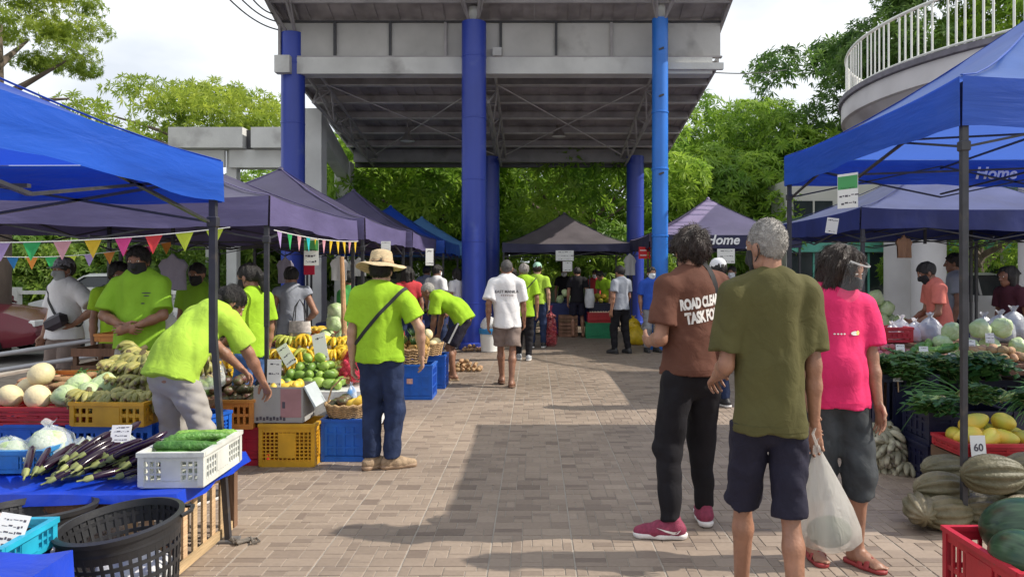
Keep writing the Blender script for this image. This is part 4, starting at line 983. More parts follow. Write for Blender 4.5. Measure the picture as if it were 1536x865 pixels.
# left row
tent('royal blue tent over the eggplant table', -4.75, -1.765, 1.15, 4.16, 2.12, 1.90, 2.85, BLUE_T, BLUE_V, 1, .02, pole_lean=.085, pole_m=POLE, vjit=.006)
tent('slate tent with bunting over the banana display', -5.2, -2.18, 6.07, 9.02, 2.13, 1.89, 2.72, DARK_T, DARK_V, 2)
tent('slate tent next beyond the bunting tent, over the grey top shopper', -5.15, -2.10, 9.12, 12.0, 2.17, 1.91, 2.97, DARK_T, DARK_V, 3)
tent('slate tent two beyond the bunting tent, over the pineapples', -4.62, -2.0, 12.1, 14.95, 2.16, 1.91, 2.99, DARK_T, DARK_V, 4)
tent('royal blue tent beside tall violet column', -4.6, -1.84, 15.1, 17.95, 2.15, 1.90, 2.96, BLUE_T, BLUE_V, 5)
tent('pale blue tent at the far end of the left row', -4.4, -1.55, 18.1, 20.9, 2.15, 1.90, 2.94, PALE_T, PALE_T, 6)
# right row
rt = tent('royal blue tent over the watermelons and squash', 2.46, 5.46, 4.26, 7.26, 2.63, 2.35, 3.55, M('glare_pale_royal_tent_cloth', (.075, .17, .50), .4, .15, 2.2, .35, 5, trans=.45, tcol=(.10, .22, .80), distort=.4), BLUE_V, 7, .03, vjit=.005)  # paler translucent roof cloth, with sun glare put into its colour
valance_text(rt, 'Home', 4.5, 7.22, 2.46, 0, .16)
rt2 = tent('slate tent behind the blue right tent', 3.62, 6.62, 8.2, 11.2, 2.22, 1.98, 2.9, M('dusk_blue_tent_cloth', (.06, .075, .20), .5, .2, 2, .3, 5, trans=.1), M('deep_blue_valance_cloth', (.02, .03, .16), .5, .2, 3, .3, 6, trans=.15), 8)
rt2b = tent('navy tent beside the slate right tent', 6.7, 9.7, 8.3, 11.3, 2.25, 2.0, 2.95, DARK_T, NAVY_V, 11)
rt3 = tent('lilac tent lettered on its navy valance', 2.25, 5.2, 14.4, 17.4, 2.25, 1.98, 3.08, LIL_T, NAVY_V, 9)
valance_text(rt3, 'Home', gx(1083, 14.38), 14.37, 2.12, 0, .26)
rt4 = tent('slate tent over the far centre stall', -.76, 2.27, 17.4, 20.4, 2.19, 1.98, 3.0, M('grey_brown_tent_cloth', (.13, .115, .125), .5, .2, 2, .3, 5, trans=.06), NAVY_V, 10)
# ================================================================== bunting
FLAGS = [M('flag_'+n, c, .6, .08, 5, trans=.3) for n, c in (('green', (.03, .42, .12)), ('pink', (.72, .36, .42)), ('yellow', (.82, .55, .03)), ('magenta', (.78, .07, .30)), ('red', (.75, .05, .06)), ('lime', (.62, .75, .06)), ('lilac', (.45, .32, .62)), ('blue', (.02, .18, .45)), ('orange', (.75, .28, .04)), ('teal', (.02, .5, .55)))]
def bunting(label, a, b, n, size, cols, sag=.08, flagh=1.0):
    t = thing('bunting', label, 'bunting', a, 0, 'strings of bunting'); a = Vector(a); b = Vector(b); d = (b-a)
    P = lambda q: d*q-Vector((0, 0, sag*(1-(2*q-1)**2)))
    m = MB(); m.tube([P(i/24) for i in range(25)], .004, 5); m.build('string', WHITE_S, t); dn = d.normalized(); nrm = Vector((-dn.y, dn.x, 0))
    for i in range(n):
        q = (i+.5)/n; p = P(q); w = size*.5*random.uniform(.92, 1.05); m = MB(); tw = random.uniform(-.25, .25)
        tip = Vector((0, 0, -size*flagh))+nrm*tw*size*.5
        m.add([p-dn*w, p+dn*w, p+tip, p+tip*.5+nrm*.01], [(0, 1, 3), (0, 3, 2), (1, 2, 3)]); m.build('flag', FLAGS[cols[i % len(cols)]], t, smooth=False)
WHITE_S = M('white_string', (.7, .7, .7), .8)
bunting('string of coloured pennants along the front edge of the bunting tent', (gx(-20, 6.02), 6.02, gz(364, 6.02)), (gx(345, 6.02), 6.02, gz(341, 6.02)), 8, .155, [6, 0, 1, 2, 3, 4, 5, 5], .03)
bunting('string of small coloured pennants across the rear of the bunting tent', (gx(5, 8.9), 8.9, gz(385, 8.9)), (gx(265, 8.9), 8.9, gz(360, 8.9)), 9, .15, [7, 8, 0, 5, 6, 8, 4, 3, 8], .07)
bunting('string of pennants along the aisle edge of the bunting tent', (-2.15, 6.1, gz(345, 6.1)), (-2.15, 9.0, gz(362, 9.0)), 11, .125, [6, 0, 1, 9, 2, 1, 2, 2, 2, 1, 2], .03, 1.15)
# ================================================================== the people
MAT_EYE = M('eye_white', (.75, .72, .68), .25, 0); MAT_DARK = M('iris_dark', (.02, .012, .01), .2, 0)
SK1 = M('skin_tan', (.30, .148, .092), .48, .24, 11, .18, 70); SK2 = M('skin_brown', (.24, .115, .07), .48, .24, 11, .18, 70); SK3 = M('skin_light', (.46, .27, .185), .5, .1, 14, .08, 90)
def cloth(key, col, var=.10, bump=.4, rough=.85, bs=13): return M(key, col, rough, var, 5, bump, bs, spec=.25, distort=.9, detail=4)
LIME = cloth('lime_jersey', (.30, .51, .025)); LIME2 = cloth('lime_jersey_washed', (.36, .55, .055)); LIMED = cloth('lime_jersey_deep', (.23, .43, .03))
OLIVE = cloth('olive_jersey', (.085, .078, .028), .12); BROWN = cloth('brown_cotton', (.115, .048, .032), .15); PINK = cloth('hot_pink_jersey', (.66, .028, .13), .08)
WHITE = cloth('white_jersey', (.72, .71, .72), .05); GREYT = cloth('grey_jersey', (.28, .30, .35)); BLACK = cloth('black_cloth', (.012, .011, .014), .2, .3); BLUEP = cloth('royal_blue_jersey', (.03, .09, .45))
JEANS = cloth('indigo_denim', (.022, .035, .085), .35, .5, .8, 12); JEANSB = cloth('blue_denim', (.06, .13, .32), .3, .5, .8, 12); DENIMG = cloth('charcoal_denim', (.045, .05, .055), .45, .5, .8, 10)
KHAKI = cloth('stone_khaki', (.34, .32, .29), .06, .15); TAUPE = cloth('taupe_cotton', (.22, .17, .15)); NAVY = cloth('navy_shorts_cloth', (.018, .017, .032), .2, .5); SALMON = cloth('salmon_jersey', (.62, .18, .14)); RED = cloth('red_jersey', (.5, .05, .06))
GREENJ = cloth('green_jersey', (.05, .25, .06)); LILAC = cloth('lilac_cotton', (.35, .3, .5))
H_BLACK = M('black_hair', (.011, .008, .007), .5, .35, 9, .6, 60, stretch=(4, 4, 1)); H_BROWN = M('dark_brown_hair', (.022, .011, .007), .42, .5, 9, .6, 60, stretch=(4, 4, 1)); H_GREY = M('grey_cropped_hair', (.30, .28, .26), .6, .35, 30, .6, 140)
MK_B = M('black_mask_cloth', (.015, .015, .018), .8, .1); MK_W = M('white_mask_cloth', (.7, .74, .78), .7, .05); MK_G = M('grey_mask_cloth', (.33, .35, .36), .8, .1)
RUB_W = M('white_rubber', (.7, .68, .66), .5, .08, 20); MAROON = M('maroon_mesh_fabric', (.24, .03, .07), .7, .2, 60, .3, 200); TANS = M('tan_canvas', (.34, .24, .15), .8, .25, 30, .3, 90); RUB_T = M('gum_rubber', (.33, .22, .14), .6, .1)
SAND_R = M('red_sandal_foam', (.30, .035, .035), .6, .15); SAND_B = M('brown_sandal_leather', (.14, .07, .04), .6, .2); DKSHOE = M('black_shoe_cloth', (.025, .024, .026), .6, .2); STRAP = M('black_webbing', (.02, .02, .022), .75, .2)
STRAW = M('woven_straw', (.62, .48, .29), .8, .2, 40, .7, 130, stretch=(1, 1, 3)); STRAWB = M('straw_band', (.48, .33, .19), .8, .2, 60)
PRINTW = M('white_print_ink', (.78, .76, .72), .6, .1, 30); PRINTK = M('dark_print_ink', (.05, .05, .06), .6, .2); PRINTY = M('yellow_print_ink', (.8, .68, .2), .6, .2)

# --- the man of the task force, back to us
J = person('person in brown shirt lettered ROAD CLEARING TASK FORCE, dark trousers and maroon sneakers', .905, 4.26, .40,
    pose(armR=(.13, .17, 1.06), armL=(-.14, .21, 1.04), hintL=(-.35, -1, .0), hintR=(.8, -1, 0), legL=(-.15, -.02, .085), legR=(.155, .10, .085), yaw=-.25, pitch=.12),
    dict(H=1.73, b=1.0, vox=.0105, skin=SK1, shirt=BROWN, hem=.02, sleeve=.72, ease=.026, pants=('long', BLACK), shoes=('sneaker', MAROON, RUB_W), cuff=.05, hair=('thick', H_BROWN), mask=MK_B, toeL=(-1, .5, 0), toeR=(.5, 1, 0), seed=3, palmL=(0, -1, .3), palmR=(0, -1, .3)))
bv = J['bvh']; up = (0, 0, 1)
wrap_text('ROAD CLEARING', .075, (-.135, -.1, 1.250), (1, 0, .16), (-.16, 0, 1), bv, PRINTW, J['shirt'], .0045, space=.95, xs=.52, left=True)
wrap_text('TASK FORCE', .080, (-.105, -.1, 1.178), (1, 0, .16), (-.16, 0, 1), bv, PRINTW, J['shirt'], .0045, space=.95, xs=.56, left=True)
sw = MB(); so, hz, fd, sd_ = J['shoeL']       # the tick on the sneaker's side
pts = [(.02, .048), (.045, .036), (.07, .044), (.118, .064)]
out_s = np.array([0, -1, 0.])
bvs = bvh_of(*[np.array([v.co for v in so.data.vertices]), [tuple(p.vertices) for p in so.data.polygons]])
ring = [(-.005, .058), (.012, .040), (.034, .034), (.075, .046), (.125, .068), (.075, .056), (.04, .049), (.022, .050)]
vs = []
for a, z in ring:
    p = Vector(tuple(hz+fd*(a-.02)+A3(0, 0, z)))+Vector((0, -.2, 0)); h = bvs.ray_cast(p, Vector((0, 1, 0)), .4)
    vs.append((h[0] if h[0] is not None else p+Vector((0, .16, 0)))+Vector((0, -.003, 0)))
sw.add(vs, [(0, 1, 2, 7), (7, 2, 6), (6, 2, 3, 5), (5, 3, 4)]); sw.build('tick_mark', PRINTW, so, smooth=False)
V, Fc = strap_loop(bv, J['chest']+A3(.11, 0, -.05), (.97, 0, .22), .014)
put('sling_strap', mkmesh('sling_strap', V, Fc, STRAP, sharp=40), J['root'])
m = MB(); m.box((0, 0, 0), (.12, .06, .2), (0, R(-35), 0), bev=.02); m.build('sling_bag', STRAP, J['root'], loc=(.17, -.12, 1.10))
wr_ = MB(); wr_.lathe([(.030, -.012), (.032, -.008), (.032, .008), (.030, .012)], 14)
# --- olive shirt bag
J = person('person with cropped grey hair in olive shirt and dark shorts, holding a clear bag', .985, 3.1, .02,
    pose(armR=(.225, .03, .80), armL=(-.19, .23, 1.0), hintL=(-.12, -1, 0), hintR=(.15, -1, 0), legL=(-.075, .20, .085), legR=(.085, -.12, .085), yaw=.55, pitch=.08),
    dict(H=1.71, wx=.86, b=.96, vox=.0095, skin=SK1, shirt=OLIVE, hem=.09, sleeve=.80, ease=.026, fold=.008, pants=('short', NAVY), pease=.010, lk=.012, short=.98, shoes=('sandal', SAND_B), hair=('crop', H_GREY), mask=MK_B, seed=11, palmR=(-.2, -1, 0), curl=1.0, palmL=(.6, .2, -1)))
OL = J
# --- pink shirt, face shield
J = person('person in hot pink shirt and charcoal knee pants with black mask and clear face shield', 1.56, 3.84, pi+.08,
    pose(armL=(-.215, .07, .82), armR=(.20, .12, .84), legL=(-.10, .05, .085), legR=(.09, -.08, .085), yaw=.72, pitch=.42),
    dict(H=1.63, wx=.94, b=.98, vox=.0105, skin=SK1, shirt=PINK, hem=.08, sleeve=.78, ease=.034, fold=.007, scoop=.75, wide=.012, pants=('capri', DENIMG), pease=.02, shoes=('sandal', SAND_R), hair=('bob', H_BROWN), mask=MK_B, seed=21, belly=.9, toeL=(-.5, 1, 0)))
g, ax = J['g'], J['ax']; sh = MB(); P = []
for i in range(13):
    a = R(-65+130*i/12)
    for z in (.075, .02, -.05, -.13): P.append(tuple(g(sin(a)*.105, cos(a)*.13-.015+(.01 if z < 0 else 0), z)))
Fc = [(i*4+k, i*4+k+1, i*4+k+5, i*4+k+4) for i in range(12) for k in range(3)]
SHIELD = M('clear_shield_plastic', (.8, .85, .88), .05, 0, alpha=.07)
sh.add(P, Fc); so = sh.build('face_shield', SHIELD, J['root'])
bd = MB(); bd.tube([g(sin(R(-62+124*i/14))*.104, cos(R(-62+124*i/14))*.129-.015, .073) for i in range(15)], .004, 6, flat=1.2); bd.build('shield_band', M('clear_band', (.6, .6, .6), .3, .1, alpha=.5), so)
bv = J['bvh']
def blob_print(parent, bv, c, rx, rz_, mat, name, ydir):
    V = []; n = 12
    for q in [(0, 0)]+[(cos(2*pi*i/n), sin(2*pi*i/n)) for i in range(n)]:
        p = Vector((c[0]+q[0]*rx, ydir*-.4, c[2]+q[1]*rz_)); h = bv.ray_cast(p, Vector((0, ydir, 0)), .8); V.append((h[0] if h[0] is not None else p)+Vector((0, -.003*ydir, 0)))
    put(name, mkmesh(name, V, [(0, 1+i, 1+(i+1) % n) for i in range(n)], mat), parent)
blob_print(J['shirt'], bv, (-.06, 0, 1.205), .026, .011, PRINTW, 'chest_print', -1); blob_print(J['shirt'], bv, (-.078, 0, 1.207), .011, .012, PRINTY, 'chest_print', -1)
for i in range(4): blob_print(J['shirt'], bv, (.005+.018*i, 0, 1.203), .006, .004, PRINTW, 'chest_print', -1)

# --- straw-hatted shopper
J = person('shopper in lime shirt and dark jeans wearing a wide straw hat and black shoulder strap', -1.17, 5.62, -.12,
    pose(armR=(.30, .10, .88), armL=(-.235, .02, .83), hintR=(1, -.6, 0), legL=(-.075, .02, .085), legR=(.07, .05, .085), yaw=.1, pitch=.15),
    dict(H=1.61, b=1.0, vox=.0115, skin=SK3, shirt=LIME, hem=.05, sleeve=.72, ease=.034, fold=.008, pants=('long', JEANS), cuff=.062, shoes=('sneaker', TANS, RUB_T), hair=('short', H_BLACK), seed=31, toeR=(1, .5, 0), toeL=(.6, .8, 0), palmR=(-1, -.3, 0), eyes=False))
V, Fc = strap_loop(J['bvh'], J['chest']-A3(0, 0, .06), (-.74, 0, .67), .013); put('shoulder_strap', mkmesh('shoulder_strap', V, Fc, STRAP, sharp=40), J['root'])
straw_hat(J, STRAW, STRAWB)

# --- left stall
J = person('vendor in lime shirt with hands clasped, black mask, standing behind the banana display', gx(209, 6.35), 6.35, pi+.1,
    pose(armR=(.035, .21, 1.02), armL=(-.03, .22, 1.005), hintR=(1.3, -.5, 0), hintL=(-1.3, -.5, 0), pitch=.1),
    dict(H=1.70, b=1.05, vox=.0115, skin=SK2, shirt=LIMED, hem=.08, sleeve=.85, ease=.04, fold=.008, pants=('long', KHAKI), shoes=('sneaker', DKSHOE, RUB_W), hair=('short', H_BLACK), mask=MK_B, seed=41, palmR=(-.3, -1, 0), palmL=(.3, -1, 0), handdirR=(-1, .3, -.3), handdirL=(1, .3, -.2), curl=.6))
wrap_text('m  ifhi', .045, (.085*-1, .1, 1.275), (-1, 0, 0), (0, 0, 1), J['bvh'], PRINTK, J['shirt'], .002) if False else None
for (a, b_, c) in ((-.10, 1.285, .035), (-.10, 1.262, .022), (-.075, 1.20, .014)): blob_print(J['shirt'], J['bvh'], (a, 0, b_), c, .005, PRINTK, 'chest_print', -1)
J = person('shopper in white shirt with cap, mask and dark chest bag, hand on hip', gx(97, 7.6), 7.6, pi-.35,
    pose(armL=(-.19, .04, .99), hintL=(-1, -.5, .1), armR=(.25, .05, .85), yaw=-.15),
    dict(H=1.62, b=1.08, vox=.014, skin=SK1, shirt=WHITE, hem=.06, sleeve=.72, ease=.034, pants=('short', TAUPE), shoes=('sandal', SAND_B), hair=('short', H_BLACK), mask=MK_G, seed=51, belly=.9))
V, Fc = strap_loop(J['bvh'], J['chest']-A3(0, 0, .08), (-.70, 0, .70), .014); put('bag_strap', mkmesh('bag_strap', V, Fc, STRAP, sharp=40), J['root'])
m = MB(); m.box((0, 0, 0), (.24, .09, .15), (0, R(20), 0), bev=.04); m.build('crossbody_bag', M('dark_bag_cloth', (.03, .022, .035), .6, .3), J['root'], loc=(-.10, .17, 1.02))
cap(J, M('grey_patterned_cap', (.2, .2, .23), .8, .6, 40))
J = person('vendor in lime shirt half hidden behind the tent pole and the clasped-hands vendor', gx(178, 7.3), 7.3, pi+.6, pose(pitch=.2), dict(H=1.58, vox=.016, skin=SK2, shirt=LIME, pants=('long', JEANS), shoes=('sneaker', DKSHOE, RUB_W), hair=('thick', H_BLACK), mask=MK_B, seed=61))
J = person('vendor in lime shirt and black mask looking out over the bending picker', gx(297, 7.7), 7.7, pi-.1, pose(pitch=.15), dict(H=1.58, vox=.014, skin=SK1, shirt=LIMED, pants=('long', JEANS), shoes=('sneaker', DKSHOE, RUB_W), hair=('bun', H_BLACK), mask=MK_B, seed=71, scoop=.5))
J = person('bending person in lime shirt and stone trousers reaching into the avocado crate', gx(282, 4.9), 4.9, -R(24),
    pose(bend=R(56), armR=(.27, .44, .70), armL=(.0, .56, .74), hintR=(.6, -.4, .5), hintL=(-.6, -.4, .5), hipy=-.12, hipz=.875, legR=(.17, -.10, .085), legL=(-.15, -.08, .085), pitch=.1, yaw=-.5),
    dict(H=1.62, b=1.04, vox=.0105, skin=SK1, shirt=LIME2, hem=.07, sleeve=.8, ease=.042, fold=.009, pants=('long', KHAKI), pease=.014, cuff=.07, shoes=('sneaker', DKSHOE, RUB_W), hair=('short', H_BLACK), seed=81, palmR=(0, -.4, -1), palmL=(0, -.4, -1), curl=.7))
J = person('person in lime shirt and blue jeans with tied hair, in profile by the avocado crate', gx(378, 6.25), 6.25, R(75), pose(armL=(-.10, .22, .95), pitch=.25), dict(H=1.56, b=.95, vox=.012, skin=SK1, shirt=LIME, hem=.06, sleeve=.72, pants=('long', JEANSB), shoes=('sneaker', DKSHOE, RUB_W), hair=('pony', H_BLACK), mask=MK_B, seed=91))
J = person('shopper in grey sleeveless top carrying a woven bag on the arm under dark tents', gx(437, 8.6), 8.6, .35, pose(armR=(.2, .16, .98), pitch=.3), dict(H=1.55, vox=.014, skin=SK1, shirt=GREYT, sleeve=.15, pants=('long', JEANS), shoes=('sneaker', DKSHOE, RUB_W), hair=('short', H_BLACK), seed=101))
bg_ = thing('shopping_bag', 'woven shopping bag with orange and teal base hanging from the arm in grey top', 'bag', (gx(452, 8.5), 8.45, .86))
m = MB(); m.lathe([(.001, -.12), (.10, -.12), (.13, -.05), (.12, .08), (.115, .08), (.12, -.04)], 18, fn=lambda p, t: Vector((p.x, p.y*.5, p.z))); bd_ = m.build('bag_body', M('woven_white_plastic', (.6, .55, .5), .6, .3, 30), bg_)
m = MB(); m.lathe([(.101, -.122), (.132, -.05), (.133, -.045), (.104, -.125)], 18, fn=lambda p, t: Vector((p.x, p.y*.52, p.z))); m.build('base_band', M('teal_orange_weave', (.7, .3, .08), .6, .1, 9, col2=(.02, .4, .45)), bd_)
m = MB()
for sg in (-1, 1): m.tube([(-.07, sg*.045, .08), (-.05, sg*.02, .25), (.0, 0, .33), (.05, sg*.02, .25), (.07, sg*.045, .08)], .006, 6)
m.build('handle', STRAP, bg_)
J = person('bending person in lime shirt and navy striped shorts leaning on knees beside the pineapples', gx(677, 10.35), 10.35, R(82),
    pose(bend=R(68), armR=(.13, .22, .60), armL=(-.13, .24, .60), hintR=(.5, -.2, .6), hintL=(-.5, -.2, .6), hipy=-.17, hipz=.86, legR=(.10, .02, .085), legL=(-.10, -.06, .085), pitch=-.25),
    dict(H=1.66, b=1.02, vox=.013, skin=SK2, shirt=LIME, hem=.07, sleeve=.75, ease=.034, fold=.008, pants=('short', NAVY), pease=.022, short=.9, shoes=('sandal', TANS), hair=('crop', H_GREY), seed=111))
st_ = MB(); pv = J['pbvh']; pts = []
for i in range(7):
    p = lerp(J['hipL'], J['knL'], .1+.75*i/6)+A3(-.4, 0, 0); h = pv.ray_cast(Vector(tuple(p)), Vector((1, 0, 0)), .6); pts.append((h[0] if h[0] is not None else Vector(tuple(p)))+Vector((-.003, 0, 0)))
st_.tube(pts, .014, 6, flat=.25, up=(1, 0, 0)); st_.build('side_stripe', PRINTW, J['pants'])
J = person('person walking away in white shirt with dark print on the back, taupe shorts and sandals', gx(760, 9.75), 9.75, .05,
    pose(legL=(-.06, .17, .085), legR=(.06, -.13, .085), armR=(.235, .14, .85), armL=(-.24, -.06, .84), yaw=.0),
    dict(H=1.65, b=1.0, vox=.0125, skin=SK2, shirt=WHITE, hem=.12, sleeve=.8, ease=.036, fold=.008, pants=('short', TAUPE), pease=.02, short=.84, shoes=('sandal', SAND_B), hair=('crop', M('dark_grey_hair', (.06, .055, .055), .6, .4, 30, .5, 120)), seed=121))
wrap_text('EAST MANILA', .050, (0, -.1, 1.245), (1, 0, 0), (0, 0, 1), J['bvh'], PRINTK, J['shirt'], .001)
wrap_text('MISSION', .03, (.02, -.1, 1.195), (1, 0, 0), (0, 0, 1), J['bvh'], M('tan_print_ink', (.3, .22, .2), .6), J['shirt'], .003) if False else None
for i in range(7): blob_print(J['shirt'], J['bvh'], (-.07+.025*i, 0, 1.198), .008, .010, M('tan_print_ink', (.3, .22, .2), .6), 'back_print', 1)
J = person('person in lime shirt and dark trousers walking, thin strap across the back', gx(786, 12.6), 12.6, .0, pose(legL=(-.09, .10, .085), legR=(.08, -.05, .085), yaw=.4), dict(H=1.63, vox=.014, skin=SK1, shirt=LIME, hem=.14, sleeve=.8, ease=.034, pants=('long', BLACK), shoes=('sneaker', M('grey_shoe', (.35, .36, .38), .7, .2), RUB_W), hair=('short', M('salt_hair', (.22, .2, .19), .6, .4, 30, .4, 90)), seed=131))
V, Fc = strap_loop(J['bvh'], J['chest']-A3(0, 0, .06), (-.74, 0, .67), .008); put('shoulder_strap', mkmesh('shoulder_strap', V, Fc, STRAP, sharp=40), J['root'])
J = person('person in lime shirt, mint cap and jeans holding a red netted bag', gx(806, 14.7), 14.7, -.05, pose(legR=(.12, .02, .085)), dict(H=1.66, b=.95, vox=.014, skin=SK3, shirt=LIME2, hem=.04, pants=('long', JEANS), shoes=('sneaker', DKSHOE, RUB_W), hair=('short', H_BROWN), seed=141))
cap(J, M('mint_cap_cloth', (.35, .6, .45), .8, .1))
# --- the far stall
J = person('shopper in dark shirt with a big white shoulder bag at the far centre stall', gx(866, 17.1), 17.1, .1, pose(pitch=.3, legR=(.14, 0, .085)), dict(H=1.6, vox=.016, skin=SK1, shirt=BLACK, pants=('short', NAVY), shoes=('sandal', SAND_B), hair=('short', H_BLACK), seed=151))
m = MB(); m.lathe([(.001, -.24), (.14, -.23), (.17, -.05), (.13, .2), (.10, .2)], 16, fn=lambda p, t: Vector((p.x*.7, p.y, p.z)))
bb_ = m.build('shoulder_bag', M('white_tote_cloth', (.6, .6, .62), .8, .2)); bb_.location = (gx(884, 17.0), 16.95, .92); tag(bb_, 'bulky white shoulder bag carried by the shopper in dark shirt', 'bag')
m = MB(); m.tube([(0, -.12, .18), (0, -.02, .5), (0, .12, .18)], .012, 6); m.build('handle', STRAP, bb_)
J = person('vendor in lime shirt leaning over the far centre stall', gx(912, 18.0), 18.0, R(130), pose(bend=R(30), pitch=.2), dict(H=1.58, vox=.016, skin=SK1, shirt=LIME, pants=('long', JEANS), shoes=('sneaker', DKSHOE, RUB_W), hair=('short', H_BLACK), seed=161))
J = person('shopper in grey shirt and black trousers turning towards the green crate', gx(931, 13.6), 13.6, R(35), pose(legR=(.16, -.04, .085), legL=(-.10, .06, .085), armR=(.20, .14, .86), pitch=.2), dict(H=1.6, vox=.014, skin=SK1, shirt=GREYT, hem=.06, pants=('long', BLACK), shoes=('sneaker', DKSHOE, DKSHOE), hair=('short', H_BLACK), seed=171))
J = person('shopper in royal blue shirt, white mask and grey trousers facing the aisle', gx(977, 13.9), 13.9, pi+.25, pose(), dict(H=1.58, b=1.08, vox=.014, skin=SK1, shirt=BLUEP, sleeve=.8, pants=('long', M('grey_trouser_cloth', (.25, .25, .27), .8, .15, 6, .3, 9)), shoes=('sneaker', DKSHOE, DKSHOE), hair=('short', H_BLACK), mask=MK_W, seed=181))
J = person('person in white cap and blue denim jacket standing beyond the brown shirt', gx(1077, 8.2), 8.2, .5, pose(), dict(H=1.62, vox=.015, skin=SK1, shirt=JEANSB, sleeve=1.6, pants=('long', JEANS), shoes=('sneaker', DKSHOE, RUB_W), hair=('short', H_BLACK), mask=MK_W, seed=191))
cap(J, M('white_cap_cloth', (.66, .66, .68), .8, .1))
# --- right stalls
J = person('vendor in salmon shirt bending forward under the right dark tent', gx(1412, 8.4), 8.4, R(80), pose(bend=R(14), pitch=.3, armR=(.1, .3, .95), armL=(-.1, .3, .95)), dict(H=1.62, vox=.014, skin=SK2, shirt=SALMON, pants=('long', JEANS), shoes=('sneaker', DKSHOE, RUB_W), hair=('short', H_BLACK), mask=MK_B, seed=201))
J = person('person in dark clothes standing behind the salmon shirted vendor', gx(1432, 9.5), 9.5, R(60), pose(), dict(H=1.72, vox=.016, skin=SK2, shirt=GREYT, pants=('long', BLACK), shoes=('sneaker', DKSHOE, RUB_W), hair=('short', H_BLACK), seed=211))
J = person('person in dark maroon shirt beside the white column under the tent', gx(1521, 8.6), 8.6, R(100), pose(bend=R(10)), dict(H=1.55, vox=.016, skin=SK2, shirt=cloth('dark_maroon_jersey', (.07, .02, .03)), pants=('long', BLACK), shoes=('sneaker', DKSHOE, RUB_W), hair=('bob', H_BLACK), seed=221))
# --- shoppers farther along the left tents
for i, (px, d, rz, H, sh, hr, lab) in enumerate(((612, 11.6, .4, 1.56, RED, 'bob', 'person in red shirt half hidden behind the straw hat'), (655, 13.4, -.6, 1.62, WHITE, 'short', 'person in white shirt seen past the bending shorts wearer'),
        (686, 14.6, .9, 1.55, WHITE, 'bob', 'person in white shirt with dark bobbed hair near tall blue column'), (523, 9.6, 1.2, 1.5, GREENJ, 'short', 'person in green shirt in shade behind the wooden pole'), (1098, 14.8, 2.6, 1.6, LILAC, 'short', 'person in lilac shirt below the lilac tent'), (1050, 12.4, .3, 1.6, NAVY, 'short', 'person in navy shirt seen past the brown shirted shoulder'), (768, 16.6, .2, 1.58, GREENJ, 'bob', 'person in green shirt beyond the white printed shirt'), (893, 19.4, pi-.3, 1.55, RED, 'short', 'vendor in red shirt inside the far centre stall'), (846, 19.6, pi, 1.6, BLACK, 'short', 'vendor in black deep inside the far centre stall'), (640, 16.2, -.4, 1.62, GREYT, 'short', 'person in grey shirt under the blue tents'))):
    person(lab, gx(px, d), d, rz, pose(pitch=.1), dict(H=H, vox=.018, skin=SK1, shirt=sh, pants=('long', JEANS), shoes=('sneaker', DKSHOE, RUB_W), hair=(hr, H_BLACK), seed=300+i, mask=MK_W))
# ================================================================== crates, baskets, tables
def plast(key, c, rough=.42): return M(key, c, rough, .16, 7, .06, 60, orand=.08, dirt=((c[0]*.5+.03, c[1]*.5+.03, c[2]*.5+.03), 5, .62))
CR = dict(blue=plast('blue_crate_plastic', (.01, .11, .52)), navy=plast('navy_crate_plastic', (.010, .012, .040)), red=plast('red_crate_plastic', (.42, .018, .03)), yellow=plast('yellow_crate_plastic', (.62, .33, .015)), orange=plast('orange_crate_plastic', (.62, .24, .05)), green=plast('green_crate_plastic', (.01, .22, .09)), white=plast('white_crate_plastic', (.62, .63, .58)), dgreen=plast('dark_green_crate_plastic', (.01, .07, .04)), cyan=plast('cyan_basket_plastic', (.02, .38, .55)), black=plast('black_basket_plastic', (.022, .022, .024)), wood=M('pale_crate_wood', (.50, .34, .19), .8, .3, 5, .4, 30, orand=.15, stretch=(.4, .4, 3)), dwood=M('dark_crate_wood', (.19, .10, .06), .8, .3, 5, .4, 30, orand=.2, stretch=(3, .4, .4)), lblue=plast('light_blue_basket_plastic', (.03, .22, .5)))
